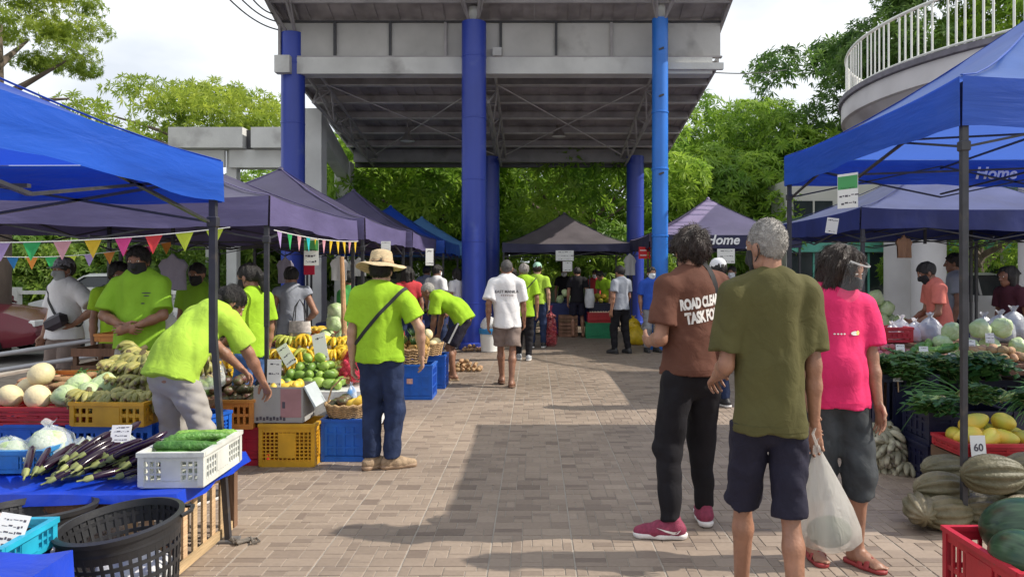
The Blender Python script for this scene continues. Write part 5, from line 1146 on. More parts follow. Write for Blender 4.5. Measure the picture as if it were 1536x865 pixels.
def crate(label, x, y, z, w, d, h, mat, rz=0, style='slat', group='produce crates', cat='crate', name='plastic_crate'):
    mt = CR[mat]; t = thing(name, label, cat, (x, y, z), rz, group); b = .012
    m = MB(); m.box((0, 0, .012), (w-.03, d-.03, .016)); m.build('base', mt, t, smooth=False)
    for k in range(4):
        L = w if k % 2 == 0 else d; D = (d if k % 2 == 0 else w)/2-b/2-.004; m = MB()
        Lx = L-.02
        tb_ = min(.05, h*.2); m.box((0, -D, h-tb_/2), (Lx, b, tb_)); m.box((0, -D, tb_*.45), (Lx, b, tb_*.9))
        if style == 'slat':
            n = max(5, int(L/.045)); m.box((0, -D-.003, h*.5), (L*.34, b, h*.75))
            for i in range(n):
                xx = -Lx/2+.012+(Lx-.024)*i/(n-1)
                m.box((xx, -D+.001, h*.5), (.016, b, h-tb_*1.8))
            m.box((0, -D+.002, h*.5), (Lx, b*.8, .022))
        elif style == 'grid':
            n = max(7, int(L/.032))
            for i in range(n): m.box((-Lx/2+.01+(Lx-.02)*i/(n-1), -D+.001, h*.5), (.009, b, h-tb_*1.8))
            q = max(3, int(h/.035))
            for i in range(q): m.box((0, -D+.0025, tb_+(h-tb_*2)*i/(q-1)), (Lx, b*.8, .009))
            m.box((0, -D-.002, h*.52), (L*.3, b, h*.6))
        else:
            m.box((0, -D+.003, h*.5), (Lx, b*.7, h-.1))
            for i in range(5): m.box((-Lx/2+.03+(Lx-.06)*i/4, -D-.001, h*.5), (.022, b*1.4, h-.1))
            m.box((0, -D-.001, h*.35), (Lx, b*1.2, .018)); m.box((0, -D-.001, h*.68), (Lx, b*1.2, .018))
        m.build('wall', mt, t, smooth=False, rot=(0, 0, k*pi/2))
    r = MB(); o = .012
    r.box((0, -d/2+o/2, h), (w+.012, o+.016, .022)); r.box((0, d/2-o/2, h), (w+.012, o+.016, .022)); r.box((-w/2+o/2, 0, h+.0005), (o+.016, d-.02, .022)); r.box((w/2-o/2, 0, h+.0005), (o+.016, d-.02, .022)); r.build('rim', mt, t, smooth=False)
    for sx in (-1, 1):
        for sy in (-1, 1): m = MB(); m.box((sx*(w/2-.014), sy*(d/2-.014), h/2), (.030, .030, h-.004), bev=.006); m.build('corner_post', mt, t, smooth=False)
    return t
def basket_round(label, x, y, z, r0, r1, h, mat, tilt=(0, 0, 0), group='round black baskets', contents=None):
    mt = CR[mat]; t = thing('round_basket', label, 'basket', (x, y, z), 0, group); t.rotation_euler = tilt
    m = MB(); m.lathe([(r1-.012, h-.02), (r1+.012, h-.015), (r1+.016, h+.005), (r1-.006, h+.01), (r1-.012, h-.02)], 40); m.build('rim', mt, t, sharp=60)
    m = MB(); m.lathe([(.001, .01), (r0, .01), (r0+.008, .03), (r0-.002, .03), (.001, .02)], 32); m.build('base', mt, t, sharp=60)
    n = 40; rib = None
    for i in range(n):
        a = 2*pi*i/n
        if rib is None:
            q = MB(); q.bar((r0, 0, .015), (r1, 0, h), .013, .006); rib = q.mesh('rib', mt, False)
        put('rib', rib, t, None, (0, 0, a))
    for i in range(6):
        f = (i+.5)/6.2; rr = lerp(r0, r1, f); zz = lerp(.02, h, f); m = MB(); m.lathe([(rr-.002, zz-.008), (rr+.004, zz-.008), (rr+.004, zz+.008), (rr-.002, zz+.008), (rr-.002, zz-.008)], 40); m.build('hoop', mt, t, sharp=30)
    m = MB(); m.lathe([(lerp(r0, r1, .82)+.001, h*.80), (r1+.002, h*.97)], 40); m.build('upper_band', mt, t)
    for sg in (-1, 1): m = MB(); m.tube([(sg*(r1+.01), -.06, h-.005), (sg*(r1+.045), -.03, h), (sg*(r1+.045), .03, h), (sg*(r1+.01), .06, h-.005)], .009, 6); m.build('handle', mt, t)
    return t
WOODL = CR['wood']; TARP = M('blue_tarp_sheet', (.008, .05, .50), .38, .15, 4, .7, 4, distort=.8); CLOTHW = M('white_plastic_sheet', (.66, .66, .66), .4, .06, 5, .6, 6, distort=.6)
def sheet(name, mat, parent, x0, x1, y0, y1, z, drop, seed=1, wr=.006):
    """a cloth laid over a table with hanging edges"""
    r = random.Random(seed); n = 24; ph = [r.uniform(0, 6) for _ in range(8)]; V = []
    xs = [x0-.004]+[lerp(x0, x1, i/n) for i in range(n+1)]+[x1+.004]; ys = [y0-.004]+[lerp(y0, y1, i/10) for i in range(11)]+[y1+.004]
    for j, yv in enumerate(ys):
        for i, xv in enumerate(xs):
            e = i in (0, len(xs)-1) or j in (0, len(ys)-1)
            zz = z+wr*(sin(xv*9+ph[0])*sin(yv*8+ph[1])+.5*sin(xv*23+ph[2]+yv*11))*.5+wr
            if e: zz = z-drop*(1+.25*sin(xv*7+ph[3])+.15*sin(yv*13+xv*17+ph[4])); 
            dx = (-.012 if i == 0 else .012 if i == len(xs)-1 else 0)*(1+sin(yv*20)); dy = (-.012 if j == 0 else .012 if j == len(ys)-1 else 0)*(1+sin(xv*18+ph[5]))
            V.append((xv+dx, yv+dy, zz))
    w = len(xs); Fc = [(j*w+i, j*w+i+1, (j+1)*w+i+1, (j+1)*w+i) for j in range(len(ys)-1) for i in range(w-1)]
    return put(name, mkmesh(name, V, Fc, mat, True, 50), parent)
def table(label, x0, x1, y0, y1, z, wood='dwood', cloth=None, drop=.1, group='market tables', seed=1):
    t = thing('market_table', label, 'table', (0, 0, 0), 0, group); mt = CR[wood]
    n = max(2, int((y1-y0)/.16))
    for i in range(n): m = MB(); d = (y1-y0)/n; m.box(((x0+x1)/2, y0+d*(i+.5), z-.014), (x1-x0, d-.006, .024)); m.build('plank', mt, t, smooth=False)
    for xx in (x0+.05, x1-.05):
        for yy in (y0+.05, y1-.05): m = MB(); m.box((xx, yy, (z-.03)/2), (.05, .05, z-.03)); m.build('leg', mt, t, smooth=False)
    m = MB(); m.box(((x0+x1)/2, y0+.03, z-.06), (x1-x0-.02, .03, .06)); m.build('apron', mt, t, smooth=False)
    if cloth: sheet('tablecloth', cloth, t, x0-.01, x1+.01, y0-.01, y1+.01, z, drop, seed)
    return t
CARD = M('white_card', (.74, .74, .72), .7, .04, 6); INK = M('card_ink', (.08, .07, .09), .6, .3); INKG = M('green_card_ink', (.06, .32, .10), .6, .1)
def card(label, x, y, z, w, h, rz=0, tilt=-.2, text=None, green=False, stick=0, lines=3, group='price cards', name='price_card', cat='card', roll=0):
    t = thing(name, label, cat, (x, y, z), rz, group); t.rotation_euler = (tilt, roll, rz)
    m = MB(); m.box((0, 0, h/2), (w, .003, h)); m.build('sheet', CARD, t, smooth=False)
    if green: m = MB(); m.box((0, -.0022, h*.74), (w*.96, .001, h*.38)); m.build('green_band', INKG, t, smooth=False)
    if text: me = text_mesh(text, h*.5, h*.012, .0004); me.materials.append(INK); put('lettering', me, t, (0, -.003, h*.4), (R(90), 0, 0))
    else:
        r = random.Random(int(abs(x*1000)))
        for i in range(lines):
            zz = h*(.14+(.44 if green else .7)*i/max(1, lines-1)); xx = -w*r.uniform(.2, .42)
            while xx < w*.36:
                L = r.uniform(.03, .20)*w; hh = h*r.uniform(.012, .075); m = MB(); m.box((xx+L/2, -.0022, zz+h*r.uniform(-.02, .02)), (L, .001, hh)); m.build('scribble', INK, t, smooth=False); xx += L+w*.04
    if stick: m = MB(); m.box((0, .004, -stick/2+h*.3), (.008, .004, stick+h*.6)); m.build('stick', WOODL, t, smooth=False)
    return t
# ================================================================== produce, one mesh each, then copied piece by piece
def tubemesh(name, pts, rad, mat, n=8, fn=None, flat=1):
    m = MB(); m.tube(pts, rad, n, flat=flat); return m.mesh(name, mat, True, 70)
rp = random.Random(3)
EGGP = M('eggplant_skin', (.020, .007, .018), .2, .4, 6, orand=.3); CALYX = M('eggplant_calyx', (.20, .23, .075), .6, .3, 20, orand=.3); GOURD = M('bitter_gourd_skin', (.11, .26, .04), .4, .3, 18, .6, 45, orand=.4); MELON = M('cream_melon_skin', (.68, .58, .33), .55, .12, 9, .15, 60, orand=.08)
SABA = M('saba_banana_skin', (.33, .31, .09), .5, .3, 14, orand=.3, dirt=((.10, .06, .03), 14, .55)); BANA = M('ripe_banana_skin', (.76, .50, .03), .45, .15, 10, orand=.15, dirt=((.28, .14, .03), 20, .66)); BANG = M('green_banana_skin', (.36, .40, .07), .45, .2, 10, orand=.2); GSABA = M('shaded_saba_skin', (.36, .34, .24), .55, .25, 14, orand=.3, dirt=((.14, .11, .08), 12, .55)); STEM = M('banana_stem', (.12, .09, .04), .8, .3)
MANG = M('green_mango_skin', (.17, .30, .05), .42, .25, 9, orand=.25, col2=(.26, .38, .07)); MANY = M('yellow_mango_skin', (.78, .52, .06), .42, .15, 9, orand=.12); AVO = M('avocado_skin', (.055, .085, .025), .35, .4, 18, .3, 80, orand=.5, col2=(.10, .035, .03)); SQUA = M('squash_skin', (.095, .085, .04), .55, .35, 9, .4, 50, orand=.25, col2=(.20, .17, .10), dirt=((.28, .25, .17), 11, .62)); WMEL = M('watermelon_skin', (.010, .035, .018), .3, .3, 9, orand=.2, col2=(.05, .105, .055), stretch=(5, 5, .6), distort=1.2)
POTA = M('potato_skin', (.40, .25, .13), .8, .2, 14, .3, 70, orand=.25); REDF_ = M('rambutan_skin', (.55, .03, .08), .5, .3, 30, .6, 140, orand=.25); CABB = M('cabbage_leaf', (.38, .52, .20), .5, .25, 8, .7, 14, orand=.15, col2=(.62, .70, .45), distort=1.0); PAPA = M('papaya_skin', (.36, .42, .06), .4, .25, 5, orand=.3, col2=(.70, .42, .04)); ONION = M('onion_skin', (.45, .13, .13), .4, .3, 12, orand=.25); ROOT = M('cassava_skin', (.30, .17, .09), .85, .35, 12, .4, 60, orand=.3); EGG = M('egg_shell', (.78, .60, .45), .5, .06, 10, orand=.08); PINE = M('pineapple_skin', (.34, .20, .05), .7, .4, 25, .9, 45, orand=.2)
LEAFV = M('vegetable_leaf', (.025, .085, .018), .45, .3, 6, .4, 30, trans=.2, orand=.45, col2=(.06, .15, .03)); STALK = M('pale_green_stalk', (.34, .45, .16), .45, .2, 10, orand=.15); ONIG = M('spring_onion_leaf', (.08, .20, .05), .4, .25, 10, orand=.25)
POLYB = M('clear_poly_bag', (.85, .9, .88), .12, .05, 10, .9, 16, alpha=.34, distort=1.2); POLYW = M('white_poly_bag', (.76, .76, .77), .35, .05, 8, .8, 12, alpha=.93, trans=.3, distort=1.2); BROWNP = M('kraft_paper', (.42, .27, .15), .8, .15, 8, .4, 20); CARTON = M('printed_carton', (.36, .35, .34), .75, .12, 5, .1, 40); WICK = M('wicker_cane', (.42, .27, .13), .7, .35, 30, .6, 80)
def bump_ell(name, r, mat, n=14, mm=10, amp=.0, fr=3, seed=0, ribs=0, ramp=0, tip=0):
    q = random.Random(seed); ph = [q.uniform(0, 6) for _ in range(4)]
    def fn(p):
        a = atan2(p.y, p.x); s = 1+amp*(sin(p.x*fr+ph[0])+sin(p.y*fr+ph[1])+sin(p.z*fr+ph[2]))
        if ribs: s *= 1+ramp*(abs(cos(a*ribs/2))-.5)*(1-p.z*p.z)
        w = Vector((p.x*s, p.y*s, p.z*s))
        if tip: w.x *= 1-tip*p.z; w.y *= 1-tip*p.z
        return w
    m = MB(); m.ell((0, 0, 0), r, n, mm, fn); return m.mesh(name, mat, True, None)
G_EGG = tubemesh('eggplant', [(0, 0, 0), (.02, 0, .004), (.08, .004, .008), (.16, .012, .006), (.24, .022, 0), (.275, .028, -.003)], [.009, .016, .019, .021, .019, .006], EGGP, 10); G_CAL = tubemesh('calyx', [(-.045, -.004, .002), (-.012, 0, 0), (.004, 0, .001), (.036, .001, .005)], [.005, .006, .019, .0185], CALYX, 7)
def gourd_mesh():
    m = MB(); n = 20; pts = [(.0, 0, 0), (.015, 0, .002), (.06, 0, .006), (.14, .004, .008), (.22, .0, .006), (.28, -.006, .002), (.30, -.01, 0)]; P = []
    for i in range(19):
        f = i/18*(len(pts)-1); k = min(int(f), len(pts)-2); P.append(Vector(pts[k]).lerp(Vector(pts[k+1]), f-k))
    rad = [.026*(sin(pi*min(max(i/18, .02), .985))**.5)*(1+.06*(i % 2)) for i in range(19)]; m.tube(P, rad, n)
    V = []
    for idx, v in enumerate(m.v):
        i, k = divmod(idx, n); c = P[i]; s = 1+(.16 if k % 2 == 0 else -.05)*(.7+.3*sin(i*2.1+k)); V.append(c+(Vector(v)-c)*s)
    m.v = [tuple(v) for v in V]; return m.mesh('bitter_gourd', GOURD, True, 70)
G_GOURD = gourd_mesh()
def banana_mesh(mat, L=.15, r=.019, curve=.05, n=6):
    P = []; Rr = []
    for i in range(8):
        t = i/7; P.append((L*t, 0, curve*sin(pi*t*.85)-curve*.2*t)); Rr.append(r*(.38 if i == 0 else .62 if i == 1 else 1 if i < 6 else .75 if i == 6 else .25))
    m = MB(); m.tube(P, Rr, n); return m.mesh('banana', mat, True, 60)
def bunch(mat, seed, L=.15, r=.019, n=9, rows=2):
    """a hand of bananas: fingers fanned from a common stem"""
    q = random.Random(seed); t = bpy.data.objects.new('banana_bunch', None); COL.objects.link(t); t.empty_display_size = .05; me = [banana_mesh(mat, L*f, r, L*.3*f) for f in (.92, 1.05)]
    m = MB(); m.tube([(-.035, 0, .03), (0, 0, .02), (.02, 0, .0)], [.016, .022, .014], 8); m.build('stem', STEM, t)
    for row in range(rows):
        for i in range(n):
            a = (i-(n-1)/2)/(n/2)*R(62)+q.uniform(-.05, .05); put('banana', q.choice(me), t, (.0, (i-(n-1)/2)*.012, .018-row*.032), (q.uniform(-.25, .25)+R(-35)*a, R(8+28*row)+q.uniform(-.1, .1), a))
    return t
def sprite(root, label, cat, group, x, y, z, rot, sc=1.):
    c = copy_tree(root); c.location = (x, y, z); c.rotation_euler = rot; c.scale = (sc,)*3; return tag(c, label, cat, group)
PROTO = []
def proto(o): PROTO.append(o); return o
B_SABA = [proto(bunch(SABA, 1, .13, .021, 7)), proto(bunch(SABA, 2, .13, .020, 8))]; B_RIPE = [proto(bunch(BANA, 3, .17, .018, 9)), proto(bunch(BANA, 4, .16, .017, 8))]; B_GRN = [proto(bunch(BANG, 5, .14, .019, 8))]; B_SHADE = [proto(bunch(GSABA, 6, .14, .023, 6)), proto(bunch(GSABA, 7, .13, .022, 7))]
G_MANG = [bump_ell('mango', (.038, .044, .058), MANG, 12, 9, .02, 3, 1), bump_ell('mango', (.036, .042, .054), MANG, 12, 9, .03, 3, 2)]; G_MANY = [bump_ell('mango', (.038, .046, .064), MANY, 12, 9, .02, 3, 3)]; G_AVO = [bump_ell('avocado', (.040, .040, .052), AVO, 12, 9, .02, 3, 4, tip=.18)]; G_MEL = [bump_ell('melon', (.085, .085, .092), MELON, 20, 14, .01, 3, 5)]
G_SQ = [bump_ell('squash', (.088, .088, .165), SQUA, 44, 16, .03, 3, 6, ribs=11, ramp=.26), bump_ell('squash', (.085, .09, .15), SQUA, 40, 16, .04, 3, 7, ribs=10, ramp=.28)]; G_WM = [bump_ell('watermelon', (.115, .115, .145), WMEL, 26, 18, .012, 2, 8)]; G_POT = [bump_ell('potato', (.030, .034, .045), POTA, 9, 7, .06, 3, 9), bump_ell('potato', (.026, .032, .040), POTA, 9, 7, .07, 3, 10)]; G_RED = [bump_ell('rambutan', (.022, .022, .025), REDF_, 8, 6, .05, 6, 11)]
G_CAB = [bump_ell('cabbage', (.105, .105, .085), CABB, 22, 14, .05, 5, 12, ribs=9, ramp=.10)]; G_PAP = [bump_ell('papaya', (.058, .058, .098), PAPA, 14, 10, .02, 2, 13, tip=.2)]; G_ONI = [bump_ell('onion', (.030, .030, .027), ONION, 9, 7, .03, 3, 14)]; G_ROOT = [tubemesh('cassava', [(0, 0, 0), (.03, 0, 0), (.12, .01, .004), (.21, 0, 0), (.25, -.01, 0)], [.008, .022, .028, .02, .006], ROOT, 8), tubemesh('cassava', [(0, 0, 0), (.03, 0, 0), (.10, -.012, .004), (.17, 0, 0), (.2, .01, 0)], [.008, .024, .03, .02, .006], ROOT, 8)]; G_EGG2 = [bump_ell('egg', (.021, .021, .028), EGG, 8, 6, 0, 1, 0, tip=.1)]
def pile(name, geos, label, cat, group, cx, cy, z0, rx, ry, step, layers, lie=True, sc=1., rz=0, shrink=.72, dz=.75, seed=0, limit=200, tilt=.5):
    """single fruits heaped in shrinking layers, each its own object"""
    q = random.Random(seed+int(abs(cx*97)+abs(cy*31))); n = 0
    for l in range(layers):
        f = shrink**l if layers > 1 else 1; ax, ay = max(rx*f, .01), max(ry*f, .01); nx, ny = max(1, int(2*ax/step)), max(1, int(2*ay/step))
        for i in range(nx):
            for j in range(ny):
                u = -ax+(i+.5)*2*ax/nx; v = -ay+(j+.5)*2*ay/ny
                if layers > 1 and (u/ax)**2+(v/ay)**2 > 1.55: continue
                if n >= limit: return
                u += q.uniform(-.12, .12)*step; v += q.uniform(-.12, .12)*step
                xx = cx+u*cos(rz)-v*sin(rz); yy = cy+u*sin(rz)+v*cos(rz)
                rot = (q.uniform(pi/2-tilt, pi/2+tilt), q.uniform(-tilt, tilt), q.uniform(0, 6.28)) if lie else (q.uniform(-.2, .2), q.uniform(-.2, .2), q.uniform(0, 6.28))
                o = put(name, q.choice(geos), None, (xx, yy, z0+step*.45+l*step*dz+q.uniform(-.1, .1)*step), rot, sc*q.uniform(.92, 1.08)); tag(o, label, cat, group); n += 1
def leaf_bundle(seed, L=.34, n=26, kind='leafy'):
    """stalks tied at one end, leaves at the other"""
    q = random.Random(seed); t = bpy.data.objects.new('vegetable_bundle', None); COL.objects.link(t); t.empty_display_size = .05
    st = MB(); lf = MB()
    for i in range(n):
        a = q.gauss(0, .16 if kind != 'onion' else .09); e = q.gauss(.10, .14); l = L*q.uniform(.75, 1.15); d = Vector((cos(a), sin(a), e)).normalized(); b = Vector((q.uniform(-.02, .0), q.gauss(0, .02), q.uniform(.008, .04)))
        droop = Vector((0, 0, -.10*q.random()*l/.3)); mid = b+d*l*.5; end = b+d*l+droop
        if kind == 'onion': lf.tube([b, mid, end, end+d*l*.25+droop*1.6], [.004, .0055, .005, .0015], 5); st.tube([b-d*.06, b], [.006, .005], 5)
        else:
            st.tube([b, mid, end], [.0055, .0045, .002], 5)
            for k in range(4):
                f = .45+.18*k; p = b.lerp(end, f); s = d.cross(Vector((0, 0, 1))).normalized()*(1 if k % 2 else -1); o = (d*.6+s*q.uniform(.5, 1)+Vector((0, 0, q.uniform(-.2, .5)))).normalized(); w = o.cross(Vector((q.uniform(-.3, .3), q.uniform(-.3, .3), 1))).normalized(); sz = q.uniform(.06, .11)
                lf.add([p, p+o*sz*.5+w*sz*.34, p+o*sz+Vector((0, 0, -.015)), p+o*sz*.5-w*sz*.34, p+o*sz*.5+Vector((0, 0, .012))], [(0, 1, 4), (1, 2, 4), (2, 3, 4), (3, 0, 4)])
    a = st.build('stalks', STALK, t); a['kind'] = 'stuff'; b = lf.build('leaves', LEAFV if kind == 'leafy' else ONIG, t, sharp=80); b['kind'] = 'stuff'
    m = MB(); m.lathe([(.033, -.006), (.036, 0), (.033, .006)], 12); m.build('tie', STRAW if 'woven_straw' in MATS else WOODL, t, rot=(0, R(90), 0), loc=(.03, 0, .025))
    return t
V_LEAF = [proto(leaf_bundle(1)), proto(leaf_bundle(2, .3, 30))]; V_ONI = [proto(leaf_bundle(3, .4, 34, 'onion')), proto(leaf_bundle(4, .46, 30, 'onion'))]
def bag_mesh(name, mat, rx, ry, h, seed=0, knot=True):
    q = random.Random(seed); ph = [q.uniform(0, 6) for _ in range(6)]; prof = [(.001, 0), (.7, .01), (.98, .12), (1.0, .35), (.86, .62), (.5, .82), (.16, .93)]+([(.08, .96), (.22, 1.06), (.30, 1.12)] if knot else [])
    m = MB(); m.lathe([(r, z*h) for r, z in prof], 26, fn=lambda p, t: Vector((p.x*rx*(1+.09*sin(5*t+ph[0]+p.z*9)+.05*sin(9*t+ph[1]-p.z*14)), p.y*ry*(1+.09*sin(4*t+ph[2]-p.z*8)+.05*sin(11*t+ph[3])), p.z+.01*sin(3*t+ph[4]))))
    return m.mesh(name, mat, True, None)
def bag(label, x, y, z, rx, ry, h, mat, seed=0, rz=0, group=None, name='plastic_bag', cat='bag', knot=True):
    o = put(name, bag_mesh(name, mat, rx, ry, h, seed, knot), None, (x, y, z), (0, 0, rz)); return tag(o, label, cat, group)

# ------------------------------------------------------------------ the eggplant table, left foreground
table('low blue-tarped table heaped with eggplants', -4.1, -1.74, 3.58, 4.42, .42, 'dwood', TARP, .045, seed=4)
wc = thing('wooden_crate', 'pale slatted wooden crate propping the end of the eggplant table', 'crate', (-1.90, 3.96, 0))
for (xx, yy) in ((-.11, -.30), (.11, -.30), (-.11, .30), (.11, .30)): m = MB(); m.box((xx, yy, .19), (.03, .03, .37)); m.build('post', WOODL, wc, smooth=False)
for i in range(5):
    m = MB(); m.box((.128, -.22+.11*i, .19), (.012, .045, .36)); m.build('slat', WOODL, wc, smooth=False)
for zz in (.035, .36): m = MB(); m.box((.142, 0, zz), (.014, .66, .05)); m.build('rail', WOODL, wc, smooth=False)
for i in range(3): m = MB(); m.box((-.08+.08*i, -.318, .19), (.045, .012, .36)); m.build('slat', WOODL, wc, smooth=False)
crate('white plastic crate of bitter gourds on the eggplant table', -1.81, 3.92, .432, .32, .52, .165, 'white', .03, 'grid')
for i in range(9): 
    l, k = divmod(i, 5)
    o = put('bitter_gourd', G_GOURD, None, (-1.96+rp.uniform(-.03, .03), 3.73+.082*k+.04*l+rp.uniform(-.008, .008), .575+.042*l), (rp.uniform(0, 6), rp.uniform(-.08, .08), R(14)+rp.uniform(-.22, .22)), rp.uniform(.85, 1.05)); tag(o, 'long ridged green bitter gourd heaped in the white crate', 'bitter gourd', 'bitter gourds in the white crate')
e0 = None
for i in range(54):
    l = i//19; u = rp.uniform(-1, 1); x = -2.26+u*(.27-.05*l)*1.0; y = 3.74+rp.uniform(0, .28)+.05*l; z = .462+.045*l*(1-.4*abs(u))+rp.uniform(0, .012)
    rot = (rp.uniform(-.3, .3), rp.uniform(-.30, .02)-.12*(l > 0), R(55)-u*.5+rp.uniform(-.5, .5))
    o = put('eggplant', G_EGG, None, (x-.06, y-.12, z), rot, rp.uniform(.72, .98)); tag(o, 'long glossy purple eggplant in the heap on the blue tarp', 'eggplant', 'eggplants heaped on the blue tarp'); put('calyx', G_CAL, o)
card('handwritten price card stuck in the eggplant heap', -2.20, 3.92, .60, .10, .09, .1, -.35, lines=4)
crate('light blue basket of bagged cabbage behind the eggplants', -2.78, 4.02, .44, .36, .26, .11, 'lblue', .05, 'grid', cat='basket', name='plastic_basket')
for i, (x, y, z, s, lb) in enumerate(((-2.83, 4.0, .52, .9, 'bagged pale cabbage in the light blue basket'), (-2.68, 4.08, .555, 1.0, 'large bagged cabbage topping the light blue basket'), (-2.50, 4.10, .50, .9, 'bagged cabbage slumped between the basket and the eggplants'), (-2.40, 4.22, .51, .95, 'bagged green cabbage behind the eggplant heap'), (-2.97, 4.16, .50, .8, 'bagged cabbage at the far rim of the light blue basket'))):
    t = thing('bagged_cabbage', lb, 'cabbage', (x, y, z), i, 'bagged cabbages'); put('cabbage', G_CAB[0], t, None, (.2*i, .3, i), s*.85); put('plastic_wrap', bag_mesh('plastic_wrap', POLYB, .13*s, .115*s, .19*s, i, i == 1), t, (0, 0, -.085*s))
bag('white plastic bag at the end of the eggplant table', -2.99, 3.80, .44, .10, .09, .26, POLYW, 3)
basket_round('black round lattice basket beside the eggplant table', gx(198, 3.12), 3.14, .0, .165, .232, .46, 'black', (R(3), R(-6), .3)); basket_round('black round lattice basket tucked under the tarp edge', gx(48, 3.36), 3.36, .0, .17, .24, .42, 'black', (R(-3), R(3), 1.0))
for (x, y, z, g_, lb) in ((gx(198, 3.12), 3.14, .03, 'pale crumpled paper lining the basket beside the eggplant table', 1), (gx(48, 3.36), 3.36, .03, 'pale crumpled paper lining the basket under the tarp edge', 2)): 
    o = put('crumpled_paper', bump_ell('crumpled_paper', (.15, .15, .15), CLOTHW, 24, 16, .07, 9, lb), None, (x, y, .19), None); tag(o, g_, 'paper')
card('handwritten card tied inside the rim of the lattice basket', gx(243, 3.3), 3.33, .34, .10, .09, -.2, -.1, lines=4)
# bottom-left corner: tarped box, cyan basket with a bag of produce
tb = thing('tarped_box', 'low box under a rumpled blue tarp beside the cyan basket', 'box', (0, 0, 0)); m = MB(); m.box((-1.86, 2.2, .27), (.62, .46, .54)); m.build('box', CR['dwood'], tb, smooth=False); sheet('tarp', TARP, tb, -2.19, -1.53, 1.95, 2.45, .555, .40, 6, .02)
ck = crate('cyan open basket holding a bag of produce and a price card', -2.16, 2.79, .405, .50, .34, .10, 'cyan', .06, 'grid', cat='basket', name='plastic_basket')
st2 = crate('navy crate standing under the cyan basket', -2.17, 2.80, .0, .46, .32, .395, 'navy', .06, 'solid')
bag('clear bag of peeled vegetables in the cyan basket', -2.14, 2.78, .42, .18, .12, .20, M('blush_poly_bag', (.75, .6, .5), .2, .2, 6, .9, 16, alpha=.8, distort=1.2), 5, .4); card('handwritten price card leaning in the cyan basket', -1.97, 2.74, .47, .10, .13, .25, -.3, lines=5, roll=.25)

# ------------------------------------------------------------------ banana display, left
for i, (x, z, lb, mt, w) in enumerate(((-3.42, 0, 'blue crate at floor level below the melon crate', 'blue', .56), (-2.83, 0, 'blue crate at floor level below the yellow crate', 'blue', .56), (-3.45, .24, 'blue crate stacked under the melon crate', 'blue', .56), (-2.84, .24, 'blue crate stacked under the yellow crate', 'blue', .56), (-4.05, .0, 'blue crate under the cassava end of the banana display', 'blue', .56), (-4.06, .24, 'blue crate stacked at the cassava end of the display', 'blue', .56))): crate(lb, x, 5.12, z, w, .38, .235, mt, rp.uniform(-.03, .03), 'slat')
crate('blue crate turned sideways beside the bending picker', -2.50, 5.26, .22, .36, .56, .25, 'blue', R(-18), 'grid'); crate('blue crate on the floor beside the bending picker', -2.50, 5.28, .0, .36, .56, .215, 'blue', R(-18), 'grid')
table('plank shelf carrying the banana heap behind the yellow crate', -4.4, -2.42, 5.34, 6.5, .52, 'dwood', seed=2); 
crate('red crate of cream melons at the front of the banana display', -3.32, 5.10, .48, .62, .36, .11, 'red', .0, 'solid'); crate('yellow crate with banana bunches at the front of the display', -2.80, 5.02, .485, .50, .34, .15, 'yellow', -.05, 'slat')
for i, (x, y, z, s) in enumerate(((-3.56, 5.02, .66, 1.0), (-3.36, 5.0, .655, 1.08), (-3.43, 5.14, .79, 1.05), (-3.55, 5.2, .68, 1.0))): tag(put('melon', G_MEL[0], None, (x, y, z), (rp.uniform(0, 1), rp.uniform(0, 1), rp.uniform(0, 6)), s*.88), 'round cream melon in the red crate', 'melon', 'cream melons in the red crate')
for i, (x, y, z) in enumerate(((-3.17, 5.02, .65), (-3.08, 5.1, .66), (-3.20, 5.2, .70), (-3.03, 5.2, .70))): tag(put('cabbage', G_CAB[0], None, (x, y, z), (rp.uniform(0, 1), rp.uniform(0, 1), rp.uniform(0, 6)), .9), 'pale green cabbage beside the cream melons', 'cabbage', 'cabbages beside the melons')
for i in range(9): sprite(rp.choice(B_SABA), 'short saba banana bunch lining the front of the yellow crate', 'bananas', 'saba bananas in the yellow crate', -3.0+.058*i, 4.98+rp.uniform(-.02, .05), .655+rp.uniform(0, .03), (rp.uniform(-.3, .3), R(40)+rp.uniform(-.3, .3), R(-80)+rp.uniform(-.5, .5)), .9)
for i in range(34):
    l = i//14; x = lerp(-3.05, -2.48, rp.random()); y = 5.22+.09*l+rp.uniform(0, .25); sprite(rp.choice(B_SABA), 'brown flecked saba banana bunch in the big heap behind the yellow crate', 'bananas', 'saba banana heap', x, y, .70+.07*l+.12*(y-5.2), (rp.uniform(-.5, .5), R(20)+rp.uniform(-.4, .4), R(-90)+rp.uniform(-.9, .9)), rp.uniform(.9, 1.15))
for i in range(16): tag(put('cassava', rp.choice(G_ROOT), None, (-3.95+rp.uniform(0, .55), 5.45+rp.uniform(0, .2), .60+.028*(i % 3)+.03), (rp.uniform(0, 6), rp.uniform(-.1, .1), R(75)+rp.uniform(-.6, .6)), rp.uniform(.8, 1.0)), 'brown cassava root stacked by the orange crate', 'cassava', 'cassava roots')
crate('shallow orange crate of green vegetables behind the cassava', -3.62, 5.98, .545, .66, .40, .13, 'orange', .12, 'solid')
for i in range(7): sprite(rp.choice(V_LEAF), 'green leafy bundle in the shallow orange crate', 'vegetables', 'greens in the orange crate', -3.85+.08*i, 5.95+rp.uniform(-.08, .08), .62, (0, -.2, rp.uniform(0, 6)), .55)
for i in range(10): sprite(rp.choice(B_SABA), 'saba banana bunch beside the shallow orange crate', 'bananas', 'saba bananas by the orange crate', -3.25+rp.uniform(0, .35), 5.62+rp.uniform(0, .25), .62+.05*(i % 3), (rp.uniform(-.4, .4), rp.uniform(0, .6), rp.uniform(0, 6)), .9)
